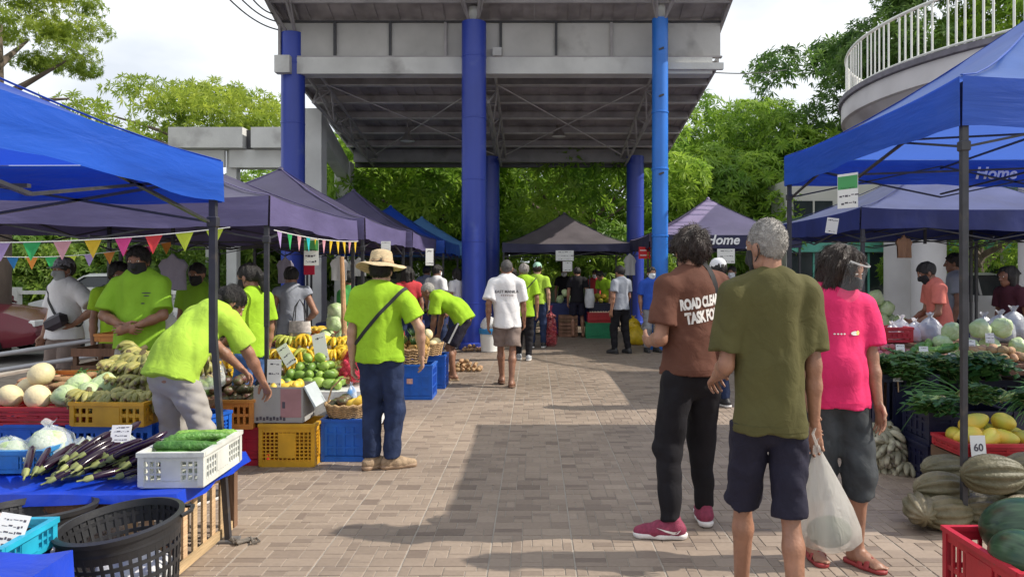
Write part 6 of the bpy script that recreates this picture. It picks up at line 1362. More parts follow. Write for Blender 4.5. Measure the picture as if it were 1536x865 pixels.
def wood_box(label, x, y, z, w, d, h, mt='dwood', rz=0):
    t = thing('wooden_crate', label, 'crate', (x, y, z), rz, 'wooden crates'); mm = CR[mt]
    for sx in (-1, 1):
        for sy in (-1, 1): m = MB(); m.box((sx*(w/2-.02), sy*(d/2-.02), h/2), (.035, .035, h)); m.build('post', mm, t, smooth=False)
    n = max(2, int(h/.11))
    for i in range(n):
        zz = .04+(h-.08)*i/(n-1)
        for sy in (-1, 1): m = MB(); m.box((0, sy*(d/2+.006), zz), (w, .012, .07)); m.build('slat', mm, t, smooth=False)
        for sx in (-1, 1): m = MB(); m.box((sx*(w/2+.006), 0, zz), (.012, d, .07)); m.build('slat', mm, t, smooth=False)
    m = MB(); m.box((0, 0, .02), (w-.02, d-.02, .015)); m.build('base', mm, t, smooth=False)
    return t
wood_box('dark slatted wooden crate behind the orange crate', -3.78, 6.75, .45, .62, .42, .38); wood_box('dark slatted wooden crate at floor level behind the display', -3.78, 6.78, 0, .62, .42, .44); wood_box('dark wooden crate standing beside the clasped-hands vendor', -3.18, 6.7, .36, .34, .40, .52); wood_box('dark wooden crate under the one beside the clasped-hands vendor', -3.18, 6.7, 0, .34, .4, .35)
crate('orange tray on top of the dark wooden crates', -3.52, 6.7, .885, .72, .36, .06, 'orange', .03, 'solid', cat='tray', name='plastic_tray'); bag('white bag with red print standing on the orange tray', -3.32, 6.68, .90, .10, .08, .26, POLYW, 8); bag('red plastic bag standing on the orange tray', -3.50, 6.70, .90, .045, .05, .24, M('red_poly_bag', (.5, .02, .04), .3, .1, 8, .6, 14, alpha=.95), 9)
bag('clear bag of white produce behind the saba banana heap', -2.72, 5.66, .62, .16, .08, .20, POLYB, 10, 0, knot=False); bag('large clear bag leaning by the clasped-hands vendor', -2.48, 5.62, .62, .13, .08, .26, POLYB, 11, 0, knot=False)
# steel rails behind
for i, (a, b, lb) in enumerate((((-5.2, 7.1, .70), (-3.4, 7.3, .98), 'pale steel rail sloping beside the dark wooden crates'), ((-5.2, 7.0, .55), (-3.9, 7.1, .75), 'lower pale steel rail beside the dark wooden crates'))): m = MB(); m.tube([a, b], .022, 10); tag(m.build('steel_rail', M('galvanised_rail', (.42, .42, .44), .4, .1, 8, metal=.3)), lb, 'rail')
# ------------------------------------------------------------------ avocado and mango stand
FY = 5.82
crate('dark green crate below the avocado crate', -2.74, FY+.15, .0, .34, .40, .50, 'dgreen', 0, 'slat'); crate('red crate on the floor below the orange avocado crate', -2.38, FY+.1, 0, .56, .38, .285, 'red', .02, 'solid'); crate('orange crate heaped with avocados', -2.42, FY+.05, .29, .50, .36, .215, 'orange', .0, 'slat')
crate('dark green crate at the back under the avocados', -2.7, FY+.52, .0, .5, .4, .42, 'dgreen', 0, 'slat')
pile('avocado', G_AVO, 'dark avocado in the heap on the orange crate', 'avocado', 'avocados on the orange crate', -2.42, FY+.10, .46, .24, .18, .088, 3, seed=1, limit=60); pile('mango', G_MANG, 'green mango among the avocados by the dark green crate', 'mango', 'green mangoes by the avocados', -2.72, FY+.2, .49, .14, .17, .085, 2, seed=2, limit=24)
for i in range(3): sprite(B_RIPE[i % 2], 'yellow banana bunch behind the stone trousers of the picker', 'bananas', 'bananas behind the picker', -2.92+.1*i, FY+.75, .62, (R(60), 0, rp.uniform(0, 6)), .9)
table('cloth covered stand for mangoes, bananas and rambutan', -2.55, -1.44, FY+.34, FY+1.55, .50, 'dwood', CLOTHW, .30, seed=9)
crate('tall yellow crate under the printed carton', gx(432, 5.72), 5.86, 0, .43, .34, .32, 'yellow', 0, 'grid'); crate('tall blue crate under the wicker basket', gx(516, 5.86), 6.02, 0, .36, .34, .325, 'blue', 0, 'solid')
bx_ = thing('cardboard_box', 'printed cardboard box of yellow mangoes on the yellow crate', 'box', (gx(418, 5.74), 5.88, .335)); bw, bd2, bh = .38, .30, .275
for (c, s) in (((0, -bd2/2, bh/2), (bw, .006, bh)), ((0, bd2/2, bh/2), (bw, .006, bh)), ((-bw/2, 0, bh/2), (.006, bd2-.008, bh)), ((bw/2, 0, bh/2), (.006, bd2-.008, bh))): m = MB(); m.box(c, s); m.build('side', CARTON, bx_, smooth=False)
m = MB(); m.box((0, 0, .18), (bw-.01, bd2-.01, .01)); m.build('tray', CARTON, bx_, smooth=False); m = MB(); m.box((.10, -bd2/2-.0045, bh*.55), (.16, .002, bh*.8)); m.build('printed_panel', M('rose_print', (.36, .19, .20), .7, .15, 8), bx_, smooth=False); m = MB(); m.box((.045, -bd2/2-.007, bh*.5), (.022, .002, .05)); m.build('printed_mark', INK, bx_, smooth=False)
for i in range(9): m = MB(); m.box((-.16+.026*i, -bd2/2-.0045, .03+.006*(i % 2)), (.018, .002, .026)); m.build('printed_mark', INK, bx_, smooth=False)
m = MB(); m.add([(bw/2+.004, -bd2/2, bh), (bw/2+.004, bd2/2, bh), (bw/2+.09, bd2/2, bh-.16), (bw/2+.09, -bd2/2, bh-.16), (bw/2+.006, -bd2/2, bh+.003), (bw/2+.006, bd2/2, bh+.003), (bw/2+.094, bd2/2, bh-.158), (bw/2+.094, -bd2/2, bh-.158)], [(0, 1, 2, 3), (7, 6, 5, 4), (0, 3, 7, 4), (1, 5, 6, 2), (2, 6, 7, 3), (0, 4, 5, 1)]); m.build('flap', M('grey_carton_flap', (.45, .50, .52), .7, .1, 6), bx_, smooth=False)
for i in range(8): tag(put('mango', G_MANY[0], None, (gx(418, 5.74)-.12+.08*(i % 4)+rp.uniform(-.01, .01), 5.80+.10*(i//4), .585+.02*(i % 2)), (pi/2+rp.uniform(-.3, .3), 0, rp.uniform(0, 6)), 1.0), 'yellow mango in the printed cardboard box', 'mango', 'yellow mangoes in the cardboard box')
card('tall white price card standing in the cardboard box', gx(408, 5.72), 5.76, .60, .11, .22, 0, -.08, lines=3)
def wicker(label, x, y, z, rx, ry, h):
    t = thing('wicker_basket', label, 'basket', (x, y, z), 0, 'wicker baskets'); 
    for i in range(6): m = MB(); f = i/5; m.tube([(lerp(.86, 1, f)*rx*cos(2*pi*k/32), lerp(.86, 1, f)*ry*sin(2*pi*k/32), .01+h*f+.006*(-1)**k) for k in range(33)], .010 if i < 5 else .014, 6, cap=False); m.build('weave', WICK, t)
    st = None
    for k in range(24): a = 2*pi*k/24; m = MB(); m.tube([(.86*rx*cos(a), .86*ry*sin(a), 0), (rx*cos(a), ry*sin(a), h)], .006, 5); m.build('stake', WICK, t)
    m = MB(); m.lathe([(.001, .012), (.88, .012)], 32, fn=lambda p, q: Vector((p.x*rx, p.y*ry, p.z))); m.build('base', WICK, t); return t
wk1 = wicker('low wicker basket of yellow mangoes on the blue crate', gx(517, 5.86), 6.0, .34, .185, .165, .085); m = MB(); m.tube([(-.18, 0, .08), (-.14, 0, .22), (-.06, 0, .30), (.0, 0, .30)], .007, 6); m.build('handle', WICK, wk1)
for i in range(10): x, y = (-.11+.075*(i % 4), -.08+.075*(i//4)); tag(put('mango', G_MANY[0] if i % 4 > 1 else G_AVO[0], None, (gx(517, 5.86)+x, 6.0+y, .435+.03*(i % 2)), (pi/2+rp.uniform(-.4, .4), 0, rp.uniform(0, 6)), .95), 'fruit lying in the low wicker basket', 'fruit', 'fruit in the wicker basket')
bag('blue and white snack packet in the low wicker basket', gx(520, 5.95), 6.1, .42, .045, .03, .15, M('blue_white_packet', (.1, .3, .7), .3, .1, 14, .5, 20, col2=(.8, .8, .8)), 13, name='snack_packet', cat='packet')
pile('mango', G_MANG, 'green mango in the heap on the white cloth stand', 'mango', 'green mangoes on the white cloth', -1.92, FY+.62, .52, .30, .22, .085, 4, seed=4, limit=95); pile('avocado', G_AVO, 'dark avocado beside the green mango heap', 'avocado', 'avocados on the white cloth', -2.32, FY+.62, .52, .16, .22, .088, 3, seed=5, limit=40)
for k, (x, y, z) in enumerate(((-1.60, FY+.68, .54), (-1.50, FY+.85, .58), (-1.64, FY+.95, .62))):
    t = thing('netted_rambutan', 'net bag of red rambutan on the white cloth stand', 'rambutan', (x, y, z), k, 'net bags of rambutan'); m = MB(); q = random.Random(k)
    for i in range(70):
        a, b = q.uniform(0, 6.28), q.random()**.5; h_ = q.random(); m.ell((cos(a)*b*.12*(1-.4*h_), sin(a)*b*.11*(1-.4*h_), .03+h_*.15), (.022, .022, .024), 7, 5)
    o = m.build('fruit', REDF_, t, sharp=None); o['kind'] = 'stuff'; put('net', bag_mesh('net', M('red_net', (.6, .04, .07), .5, .2, 60, alpha=.28), .145, .135, .23, k), t)
m = MB(); m.box((-1.56, FY+.42, .26), (.26, .1, .46), bev=.02); tag(m.build('red_sack', M('red_sack_cloth', (.42, .012, .03), .7, .15, 6, .5, 10)), 'red sack standing at the end of the white cloth stand', 'sack')
for i in range(18):
    l, k = divmod(i, 6); sprite(rp.choice(B_RIPE if i % 4 else B_GRN), 'yellow banana bunch heaped behind the green mangoes', 'bananas', 'yellow bananas on the white cloth stand', -2.36+.13*k+rp.uniform(-.03, .03), FY+.98+.16*l, .66+.10*l, (rp.uniform(-.3, .3), R(35)+rp.uniform(-.2, .2), R(-90)+rp.uniform(-.5, .5)), 1.0)
for i in range(9): sprite(rp.choice(B_RIPE), 'yellow banana bunch standing behind the rambutan', 'bananas', 'yellow bananas behind the rambutan', -1.82+.09*(i % 4), FY+1.12+.13*(i//4), .66+.08*(i//4), (rp.uniform(-.3, .3), R(45), R(-80)+rp.uniform(-.4, .4)), .95)
card('long white price card leaning on the bananas behind the rambutan', gx(488, 6.7), 6.62, .70, .12, .26, 0, -.25, lines=2, roll=-.25); card('white price card leaning on the green mangoes', gx(441, 6.45), 6.40, .70, .10, .20, .1, -.3, lines=3, roll=-.6)
# ------------------------------------------------------------------ farther along the left row
crate('blue crate under the pineapple baskets beside the aisle', gx(618, 8.7), 8.9, 0, .48, .42, .40, 'blue', 0, 'solid', group='produce crates'); m = MB(); m.box((gx(615, 8.7), 8.685, .22), (.07, .004, .06)); tag(m.build('crate_sticker', M('pale_sticker', (.6, .35, .3), .6, .2, 40), smooth=False), 'pale sticker on the blue crate under the pineapples', 'sticker')
crate('blue crate behind the pineapple crate', gx(640, 9.6), 9.7, 0, .5, .4, .42, 'blue', 0, 'solid'); wicker('wicker basket of pineapples on the blue crate by the aisle', gx(606, 8.7), 8.9, .41, .27, .2, .16); wicker('wicker basket of melons farther along the blue crates', gx(636, 9.4), 9.6, .43, .22, .2, .14)
def pineapple(seed):
    t = bpy.data.objects.new('pineapple', None); COL.objects.link(t); put('fruit', bump_ell('fruit', (.062, .062, .085), PINE, 16, 12, .04, 14, seed), t); m = MB(); q = random.Random(seed)
    for i in range(20): a = i*2.4; r = .5+.5*q.random(); d = Vector((cos(a)*.5*r, sin(a)*.5*r, 1)).normalized(); L = q.uniform(.07, .14); s = d.cross(Vector((0, 0, 1))).normalized()*.010; p = Vector((cos(a)*.015, sin(a)*.015, .075)); m.add([p-s, p+s, p+d*L+Vector((cos(a), sin(a), 0))*.02], [(0, 1, 2)])
    m.build('leaf_tuft', LEAFV, t, smooth=False); return t
pn = proto(pineapple(1))
for i in range(12): sprite(pn, 'ripe pineapple in the wicker basket by the aisle', 'pineapple', 'pineapples by the aisle', gx(606, 8.7)-.19+.13*(i % 4), 8.80+.1*((i//4) % 3), .56+.09*(i//8), (rp.uniform(-.3, .3), rp.uniform(-.3, .3), i), 1.0)
pile('melon', G_MEL, 'pale melon in the basket beyond the pineapples', 'melon', 'melons beyond the pineapples', gx(638, 9.5), 9.6, .50, .2, .16, .15, 2, seed=8, sc=.85, limit=12)
sack = M('orange_net_sack', (.50, .22, .09), .7, .35, 20, .6, 30); 
for i, (px, Y, py, w) in enumerate(((700, 11.3, 555, .24), (655, 10.8, 560, .2), (718, 14.2, 525, .3))): pile('potato', G_POT, 'brown potato heaped at the foot of tall violet column', 'potato', 'potatoes near the column', gx(px, Y), Y, 0, w, .2, .075, 4, seed=i, limit=45)
bk_ = thing('bucket', 'white bucket with blue rim at the foot of tall violet column', 'bucket', (gx(734, 14.0), 13.95, 0)); m = MB(); m.lathe([(.001, .01), (.15, .01), (.18, .42), (.17, .42), (.14, .04)], 28); m.build('body', CARD, bk_, sharp=50); m = MB(); m.lathe([(.178, .34), (.192, .345), (.195, .43), (.182, .44), (.172, .43)], 28); m.build('rim', CR['lblue'], bk_, sharp=50)
bag('white plastic bag on top of the bucket', gx(734, 14.0), 13.95, .42, .16, .15, .26, POLYW, 15)
def simple_stall(label, x0, x1, y, z, cloth, goods, seed, group='market tables'):
    table(label, x0, x1, y, y+.8, z, 'dwood', cloth, .25, group, seed); q = random.Random(seed)
    for k, (nm, geos, lb, cat) in enumerate(goods):
        cx = lerp(x0, x1, (k+.5)/len(goods)); pile(nm, geos, lb, cat, lb, cx, y+.4, z+.01, (x1-x0)/len(goods)*.40, .26, {'potato': .08, 'onion': .065, 'mango': .09, 'cabbage': .2, 'melon': .17, 'avocado': .09, 'papaya': .14, 'egg': .055}[nm], 3, seed=seed+k, limit=30)
NAVYC = M('navy_table_cloth', (.02, .03, .12), .7, .2, 4, .3, 8)
simple_stall('white clothed table in shade behind the grey top shopper', -3.9, -2.1, 8.5, .62, CLOTHW, (('potato', G_POT, 'potato on the white table in shade', 'potato'), ('onion', G_ONI, 'red onion on the white table in shade', 'onion'), ('cabbage', G_CAB, 'cabbage on the white table in shade', 'cabbage')), 21)
simple_stall('table of fruit beside the wooden prop', -3.6, -1.95, 10.2, .62, M('red_table_cloth', (.32, .03, .03), .7, .2, 4, .3, 8), (('mango', G_MANY, 'yellow mango on the red clothed table', 'mango'), ('papaya', G_PAP, 'papaya on the red clothed table', 'papaya')), 22)
simple_stall('navy clothed table under the slate tent over the pineapples', -3.6, -1.95, 12.2, .65, NAVYC, (('cabbage', G_CAB, 'cabbage on the navy table near the blue tents', 'cabbage'), ('onion', G_ONI, 'red onion on the navy table near the blue tents', 'onion')), 23)
simple_stall('navy clothed table under the blue left tent', -3.4, -1.85, 15.0, .65, NAVYC, (('melon', G_MEL, 'melon on the table under the blue left tent', 'melon'), ('mango', G_MANG, 'green mango on the table under the blue left tent', 'mango')), 24)
m = MB(); m.tube([(gx(518, 7.35), 7.35, .62), (gx(509, 7.35), 7.45, gz(385, 7.4))], [.030, .022], 8); tag(m.build('wooden_prop', M('peeled_pole_wood', (.42, .24, .12), .75, .25, 8, .4, 30)), 'leaning bare wooden pole behind the bananas and the straw hat', 'pole')
# things hanging from the tents
def hang_cloth(label, x, y, z, w, h, mat, seed, cat='shirt', name='hanging_shirt'):
    t = thing(name, label, cat, (x, y, z), random.Random(seed).uniform(-.4, .4), 'clothes hanging in the tents'); V = []; n = 9
    ph = seed
    for k in range(7):
        f = k/6; ww = w*(.35+.65*min(1, f*3.2))*(1 if f < .35 else .82)
        for i in range(n): u = -1+2*i/(n-1); V.append((u*ww/2, .02*sin(u*6+ph)*f+.012*sin(u*13), -h*f-.05*abs(u)*(f < .1)))
    Fc = [(k*n+i, k*n+i+1, (k+1)*n+i+1, (k+1)*n+i) for k in range(6) for i in range(n-1)]; V2 = [(a, b+.025, c) for a, b, c in V]; N_ = len(V); F2 = Fc+[tuple(q+N_ for q in f[::-1]) for f in Fc]; put('cloth', mkmesh('cloth', V+V2, F2, mat), t); m = MB(); m.tube([(0, 0, 0), (0, 0, .06), (.02, 0, .08), (.02, 0, .1)], .003, 5); m.build('hook', FRAME, t); return t
LAVC = M('lavender_shirt_cloth', (.33, .30, .38), .8, .1, 5, .5, 9, distort=.6)
hang_cloth('lavender grey shirt hanging behind the bending picker', gx(258, 7.3), 7.3, gz(380, 7.3), .34, .36, LAVC, 1); hang_cloth('lavender grey cloth hanging beside the violet column', gx(428, 9.0), 9.0, gz(384, 9), .2, .33, LAVC, 2); hang_cloth('pale net cloth hanging by the wooden prop', gx(508, 8.9), 8.9, gz(383, 8.9), .22, .3, CLOTHW, 3); hang_cloth('pale grey cloth hanging beyond the wooden prop', gx(538, 9.2), 9.2, gz(385, 9.2), .22, .24, CLOTHW, 4); hang_cloth('brown sleeveless top hanging under the right dark tent', gx(1356, 8.3), 8.3, gz(352, 8.3), .2, .26, M('brown_hanging_cloth', (.24, .13, .07), .8, .15, 5, .4, 9), 5); hang_cloth('white bags hanging on the far centre tent', gx(945, 17.0), 17.0, gz(380, 17), .3, .5, POLYW, 6, 'bag', 'hanging_bags')
card('red cloth sign hanging below the green sign card', gx(464, 8.2), 8.2, gz(412, 8.2), .12, .12, 0, 0, lines=0, group='hanging signs', name='hanging_sign', cat='sign').children[0].data.materials[0] = M('red_sign_cloth', (.55, .01, .05), .7, .1)
card('white sign card with green band hanging from the aisle edge of the bunting tent', gx(468, 7.3), 7.28, gz(398, 7.3), .14, .265, .1, 0, green=True, group='hanging signs', name='hanging_sign', cat='sign'); card('white sign card hanging from the slate tent near the blue tents', gx(645, 12.3), 12.25, gz(398, 12.3), .13, .28, .3, 0, lines=2, group='hanging signs', name='hanging_sign', cat='sign'); card('small white sign above the straw hat', gx(580, 9.5), 9.45, gz(376, 9.5), .12, .12, .1, 0, lines=2, group='hanging signs', name='hanging_sign', cat='sign')
card('white sign card with green band hanging from the blue right tent', 2.455, 5.8, gz(312, 5.8), .19, .27, R(-62), 0, green=True, lines=3, group='hanging signs', name='hanging_sign', cat='sign'); card('small white sign card hanging above the pink shirted person', gx(1246, 8.1), 8.1, gz(350, 8.1), .12, .17, -.5, 0, lines=2, group='hanging signs', name='hanging_sign', cat='sign', roll=.15)
card('pale blue sign hanging on the front of the far centre tent', gx(847, 17.3), 17.28, gz(391, 17.3), .42, .24, 0, 0, lines=3, group='hanging signs', name='hanging_sign', cat='sign'); card('white paper hanging below the pale blue sign', gx(851, 17.3), 17.27, gz(407, 17.3), .22, .23, 0, 0, lines=2, group='hanging signs', name='hanging_sign', cat='sign'); card('pale sign on the front of the lilac tent', gx(1085, 14.5), 14.30, gz(395, 14.5), .34, .28, 0, 0, lines=3, group='hanging signs', name='hanging_sign', cat='sign')
rs = thing('red_sign_board', 'red sign board fixed beside the sky blue pipe', 'sign', (gx(972, 15), 15.0, gz(388, 15))); 
for i in (0, 1): m = MB(); m.box((-.1+.2*i, 0, .12), (.18, .03, .24)); b = m.build('panel', M('red_sign_paint', (.6, .015, .02), .5, .1), rs, smooth=False); 
for i in (0, 1):
    for k in range(2): m = MB(); m.box((-.1+.2*i, -.017, .07+.1*k), (.13, .002, .018)); m.build('stripe', CARD, rs, smooth=False)
m = MB(); m.box((.0, .02, -.5), (.04, .04, 1.0)); m.build('post', FRAME, rs, smooth=False)
# ------------------------------------------------------------------ far centre stall
table('navy clothed table of the far centre stall', -.5, 2.0, 17.6, 18.4, .75, 'dwood', NAVYC, .6, seed=31)
crate('bright green crate on the floor before the far centre stall', gx(898, 16.8), 16.95, 0, .58, .40, .34, 'green', 0, 'solid'); crate('red crate of eggs stacked on the bright green crate', gx(900, 16.9), 17.0, .35, .56, .38, .22, 'red', 0, 'solid'); crate('navy crate behind the red egg crate', gx(900, 17.4), 17.4, .55, .5, .36, .2, 'navy', 0, 'solid')
pile('egg', G_EGG2, 'brown egg in the red crate', 'egg', 'eggs in the red crate', gx(900, 16.9), 17.0, .545, .25, .16, .056, 1, lie=False, seed=3, limit=48)
for i in range(3): wood_box(['dark pallet box at the bottom under the far centre stall', 'dark pallet box in the middle under the far centre stall', 'dark pallet box on top under the far centre stall'][i], gx(852, 17.2), 17.25, .17*i, .42, .3, .165)
pile('cabbage', G_CAB, 'green cabbage on the navy table of the far centre stall', 'cabbage', 'cabbages on the far centre stall', .75, 17.9, .76, .25, .22, .19, 2, seed=6, limit=14, sc=.85); pile('papaya', G_PAP, 'papaya on the navy table of the far centre stall', 'papaya', 'papayas on the far centre stall', 1.6, 17.95, .76, .25, .2, .14, 2, seed=7, limit=16); pile('onion', G_ONI, 'red onion on the navy table of the far centre stall', 'onion', 'onions on the far centre stall', .0, 17.9, .76, .28, .22, .065, 3, seed=8, limit=50)
YB = M('yellow_poly_bag', (.68, .48, .02), .35, .15, 8, .8, 14, trans=.2, distort=1.0)
bag('yellow plastic bag on the floor beside the royal blue shirt', gx(955, 15.2), 15.3, 0, .2, .17, .42, YB, 21); bag('yellow plastic bag topping the other yellow bag', gx(950, 15.4), 15.4, .28, .15, .13, .28, YB, 22)
rn = thing('netted_onions', 'tall red net bag of onions beside the jeans wearer with mint cap', 'onions', (gx(826, 15.0), 15.0, 0)); m = MB(); q = random.Random(2)
for i in range(110): a, b = q.uniform(0, 6.28), q.random()**.5; m.ell((cos(a)*b*.10, sin(a)*b*.10, .03+q.random()*.62), (.03, .03, .028), 7, 5)
o = m.build('onions', ONION, rn, sharp=None); o['kind'] = 'stuff'; put('net', bag_mesh('net', MATS['red_net'], .13, .13, .74, 4), rn)
for i in range(4): tag(put('produce_sack', bag_mesh('produce_sack', M('woven_sack', (.42, .38, .32), .8, .2, 20, .5, 60), .24, .2, .5, 30+i), None, (2.6+.5*i, 16.6+.2*(i % 2), 0), (0, 0, i)), 'woven sack on the floor under the lilac tent', 'sack', 'sacks under the lilac tent')
table('navy clothed table under the lilac tent', 2.5, 5.0, 15.2, 16.0, .75, 'dwood', NAVYC, .6, seed=33)
pile('mango', G_MANY, 'yellow mango on the table under the lilac tent', 'mango', 'mangoes under the lilac tent', 3.2, 15.6, .76, .4, .25, .09, 3, seed=9, limit=60)
# ------------------------------------------------------------------ right stalls
crate('red crate of watermelons on the paved floor', 2.20, 3.12, 0, .66, .54, .33, 'red', 0, 'slat')
for i, (x, y, z, rot, s) in enumerate(((2.14, 3.24, .37, (R(80), .2, 1.0), 1.18), (2.33, 3.05, .30, (R(90), .3, 2.0), 1.05), (2.06, 2.98, .17, (R(85), 0, 1.2), .95), (2.24, 2.95, .18, (R(95), 0, .2), .95), (1.98, 3.0, .34, (R(88), .2, .3), .95), (2.02, 3.26, .15, (R(90), 0, 2.4), .95), (2.40, 3.26, .30, (R(90), 0, .9), 1.0), (2.22, 3.2, .13, (R(90), 0, .9), .9))): tag(put('watermelon', G_WM[0], None, (x, y, z), rot, s), 'dark green watermelon in the red crate', 'watermelon', 'watermelons in the red crate')
SQ = [(1490, 711, 4.25, 1.15, 0), (1418, 702, 4.75, 1.0, .1), (1412, 733, 4.45, 1.05, .0), (1380, 762, 4.35, 1.0, 1.25), (1420, 769, 4.3, 1.0, .15), (1500, 745, 4.5, 1.0, .2), (1470, 772, 4.4, 1.0, .1), (1545, 730, 4.4, 1.05, -.2), (1535, 768, 4.25, 1.0, .2), (1470, 735, 4.72, 1.0, .1), (1540, 702, 4.6, 1.0, .1), (1460, 752, 4.62, 1.0, .3)]
for i, (px, py, Y, s, rz) in enumerate(SQ): tag(put('squash', G_SQ[i % 2], None, (gx(px, Y), Y, max(.085, gz(py, Y))), (0, R(90)+rp.uniform(-.06, .06), rz+rp.uniform(-.12, .12)), s), 'ribbed grey-brown squash stacked beside the tent pole', 'squash', 'squash stacked by the pole')
wood_box('dark wooden crate under the papaya tray', gx(1510, 4.85), 5.0, 0, .62, .36, .30); crate('red tray of papayas and green mangoes behind the squash', gx(1508, 4.8), 4.95, .31, .60, .36, .07, 'red', 0, 'solid', cat='tray', name='plastic_tray')
pile('papaya', G_PAP, 'yellow and green papaya in the red tray', 'papaya', 'papayas in the red tray', gx(1505, 4.8), 4.95, .35, .26, .14, .13, 2, seed=11, limit=16); card('price card reading 60 stuck in the papayas', gx(1467, 4.75), 4.74, gz(683, 4.75), .10, .13, .05, -.15, text='60')
# tiers of greens
for i in range(3): crate(['navy crate at floor level under the leafy greens', 'navy crate at floor level beside the tent pole', 'navy crate at floor level behind the papaya tray'][i], 3.07+.60*i, 5.42, 0, .58, .38, .26, 'navy', 0, 'solid')
for i in range(3): crate(['navy crate stacked under the leafy greens', 'navy crate stacked behind the tent pole', 'navy crate stacked behind the papaya tray'][i], 3.08+.60*i, 5.42, .265, .58, .38, .24, 'navy', 0, 'solid')
for i in range(13): sprite(rp.choice(V_LEAF+V_LEAF+V_ONI), 'leafy green bundle spread over the lower navy crates', 'vegetables', 'leafy greens on the lower crates', 2.84+.125*i, 5.36+rp.uniform(-.08, .14), .53+.03*(i % 3), (rp.uniform(-.3, .3), rp.uniform(-.25, .1), R(195)+rp.uniform(-.8, .8) if i % 2 else R(-60)+rp.uniform(-.8, .8)), rp.uniform(.75, .95))
table('long plank table of vegetables under the blue right tent', 2.78, 6.4, 5.95, 6.75, .76, 'dwood', None, seed=41)
for i in range(4): crate(['dark navy crate beneath the vegetable table near the pink shirt', 'dark navy crate beneath the vegetable table by the tent pole', 'dark navy crate beneath the middle of the vegetable table', 'dark navy crate beneath the far end of the vegetable table'][i], 3.1+.62*i, 6.3, 0, .58, .4, .6, 'navy', 0, 'slat')
for i in range(9): sprite(rp.choice(V_LEAF), 'leafy bundle hanging over the front of the vegetable table', 'vegetables', 'leafy bundles on the vegetable table', 2.85+.11*i, 6.02+rp.uniform(-.06, .06), .79+.03*(i % 2), (rp.uniform(-.3, .3), R(18)+rp.uniform(-.2, .2), R(-90)+rp.uniform(-.6, .6)), 1.0)
for i in range(12): sprite(rp.choice(V_ONI), 'spring onion bundle draped over the end of the vegetable table', 'vegetables', 'spring onions on the vegetable table', 4.05+.075*i, 6.02+rp.uniform(-.04, .1), .80+.03*(i % 3), (rp.uniform(-.3, .3), R(15)+rp.uniform(-.1, .25), R(-90)+rp.uniform(-.5, .5)), .85)
pile('potato', G_POT, 'brown sweet potato in the row on the vegetable table', 'sweet potato', 'sweet potatoes on the vegetable table', 3.75, 6.12, .77, .28, .13, .075, 2, seed=12, limit=30, sc=1.15); pile('onion', G_ONI, 'red onion on the vegetable table', 'onion', 'onions on the vegetable table', 3.1, 6.5, .77, .22, .16, .062, 3, seed=13, limit=45); pile('cabbage', G_CAB, 'green cabbage at the rear of the vegetable table', 'cabbage', 'cabbages on the vegetable table', 3.9, 6.5, .77, .45, .14, .19, 2, seed=14, limit=12, sc=.8)
for i in range(8): tag(put('bitter_gourd', G_GOURD, None, (3.2+.06*i, 6.3+rp.uniform(-.05, .1), .83+.03*(i % 2)), (i, rp.uniform(-.1, .1), R(40)+rp.uniform(-.9, .9)), 1.1), 'green gourd lying across the vegetable table', 'gourd', 'gourds on the vegetable table')
for i, (px, Y, py, lb) in enumerate(((1351, 5.98, 532, 'white price card among gourds near the pink shirt'), (1386, 6.0, 535, 'white price card among the leafy bundles'), (1430, 5.92, 545, 'round-cornered price card beside the tent pole'), (1456, 6.1, 525, 'price card beside the sweet potatoes'), (1485, 6.4, 514, 'small price card at the rear of the vegetable table'), (1347, 5.7, 572, 'price card low beside the red box'))): card(lb, gx(px, Y), Y, gz(py, Y), .072, .085, rp.uniform(-.2, .2), -.15, lines=3, stick=.08)
m = MB(); m.box((0, 0, 0), (.13, .08, .065), bev=.006); o = m.build('red_carton', M('red_carton_print', (.42, .04, .05), .6, .2, 12), loc=(gx(1364, 5.72), 5.74, gz(560, 5.72))); tag(o, 'small red carton on the greens near the pink shirt', 'carton')
crate('navy crate under the red carton and greens', 2.87, 5.86, 0, .5, .3, .70, 'navy', 0, 'slat'); 
for i in range(7): sprite(rp.choice(V_LEAF), 'leafy bundle around the red carton', 'vegetables', 'greens round the red carton', 2.72+.06*i, 5.84+rp.uniform(-.08, .08), .73, (0, rp.uniform(-.2, .2), rp.uniform(-2.4, -.6)), .8)
wood_box('dark wooden crate of yellow bananas beside the pink shirt', gx(1330, 6.2), 6.35, 0, .26, .34, .34); 
for i in range(5): sprite(B_GRN[0], 'yellow green banana bunch in the dark wooden crate', 'bananas', 'bananas in the dark wooden crate', gx(1330, 6.2)-.08+.04*i, 6.28, .42, (0, R(-70), rp.uniform(0, 6)), .8)
for i in range(30):
    l = i//13; x = lerp(2.60, 2.95, rp.random()); y = 5.78+rp.uniform(0, .28); sprite(rp.choice(B_SHADE), 'grey green saba banana bunch in the floor heap behind the pink shirt', 'bananas', 'saba bananas on the floor', x-.02, y-.26, .05+.12*l, (rp.uniform(-.5, .5), R(25)+rp.uniform(-.5, .5), rp.uniform(0, 6.28)), 1.1)
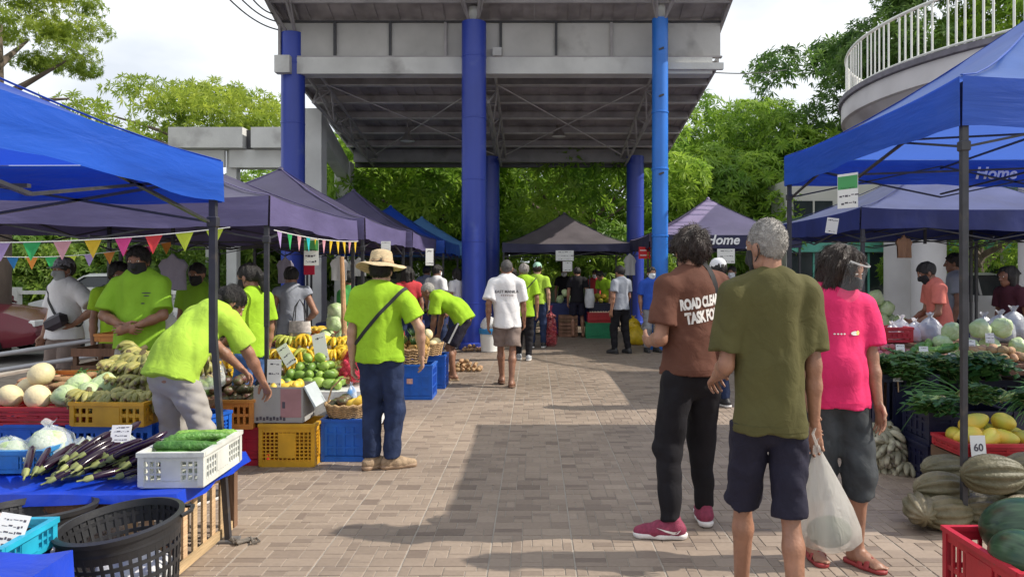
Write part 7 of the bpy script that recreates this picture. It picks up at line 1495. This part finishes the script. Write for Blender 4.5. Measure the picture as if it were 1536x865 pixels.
# back of the right stalls
simple_stall('navy clothed table under the slate right tent', 3.9, 6.4, 8.9, .78, NAVYC, (('cabbage', G_CAB, 'cabbage on the table under the slate right tent', 'cabbage'), ('onion', G_ONI, 'onion on the table under the slate right tent', 'onion'), ('potato', G_POT, 'potato on the table under the slate right tent', 'potato')), 51)
crate('red crate standing behind the vegetable table', gx(1345, 7.4), 7.5, .80, .28, .3, .14, 'red', 0, 'solid'); table('plain plank table behind the blue right tent', 3.2, 6.2, 7.35, 7.95, .79, 'dwood', None, seed=52)
for i, (px, py, Y, s) in enumerate(((1352, 470, 7.6, .9), (1372, 478, 7.55, .8), (1395, 492, 7.5, 1.0), (1338, 490, 7.5, .7), (1476, 480, 7.6, 1.0), (1500, 486, 7.5, 1.1), (1520, 470, 7.7, 1.2))): bag(['white plastic bag on the plank table, beside the red crate', 'white plastic bag on the plank table under the brown top', 'clear bag of greens on the plank table by the salmon shirt', 'small white bag on the plank table behind the pink sleeve', 'plastic bag on the plank table past the tent pole', 'bulky plastic bag on the plank table past the tent pole', 'largest plastic bag on the plank table past the tent pole'][i], gx(px, Y), Y, .795, .13*s, .11*s, .26*s, POLYW if i in (0, 1, 3) else M('grey_poly_bag', (.4, .42, .45), .3, .2, 8, .8, 14, alpha=.8), 40+i)
# the olive shirt's bag
t = thing('carried_bag', 'clear plastic bag with dark goods in its base carried by the olive shirt', 'bag', (0, 0, 0)); hx_, hy_ = OL['root'].matrix_basis @ Vector(tuple(OL['wrR'])), 0
hp_ = hx_+Vector((.005, -.01, -.085)); q = random.Random(4); V = []; n = 22
for k, (r, z) in enumerate(((.012, .0), (.022, -.04), (.042, -.10), (.072, -.20), (.100, -.30), (.118, -.40), (.124, -.46), (.10, -.485), (.001, -.49))):
    for i in range(n): a = 2*pi*i/n; w = 1+.10*sin(4*a+k*.35)+.06*sin(7*a+1); V.append((hp_.x+.055*min(1, -z/.4)+r*w*cos(a), hp_.y+r*.72*w*sin(a), hp_.z+z*.88))
put('film', mkmesh('film', V, [(k*n+i, (k+1)*n+i, (k+1)*n+(i+1) % n, k*n+(i+1) % n) for k in range(8) for i in range(n)], M('milky_film', (.72, .70, .66), .25, .06, 6, .8, 12, alpha=.5, trans=.4, distort=1.2, stretch=(2, 2, .5))), t)
m = MB(); m.ell((hp_.x+.055, hp_.y, hp_.z-.365), (.095, .065, .065), 16, 10); m.build('contents', M('dark_leafy_contents', (.07, .085, .05), .7, .4, 20), t)
m = MB(); m.tube([hp_+Vector((0, -.01, 0)), hp_+Vector((-.02, -.015, .05)), hp_+Vector((0, 0, .085)), hp_+Vector((.02, .01, .05)), hp_+Vector((0, .01, 0))], .006, 6); m.build('handle', MATS['milky_film'], t)
m = MB(); q = random.Random(8); m.tube([(-1.70+.05*sin(i*1.3)+.012*i, 4.10+.045*cos(i*1.9), .012+.006*(i % 2)) for i in range(14)], .007, 6); tag(m.build('rope', M('grey_rope', (.16, .14, .12), .9, .3, 30)), 'short tangled rope at the foot of the blue tent pole', 'rope')
# remove the patterns the copies were made from
for o in PROTO:
    for c in list(o.children_recursive): bpy.data.objects.remove(c)
    bpy.data.objects.remove(o)
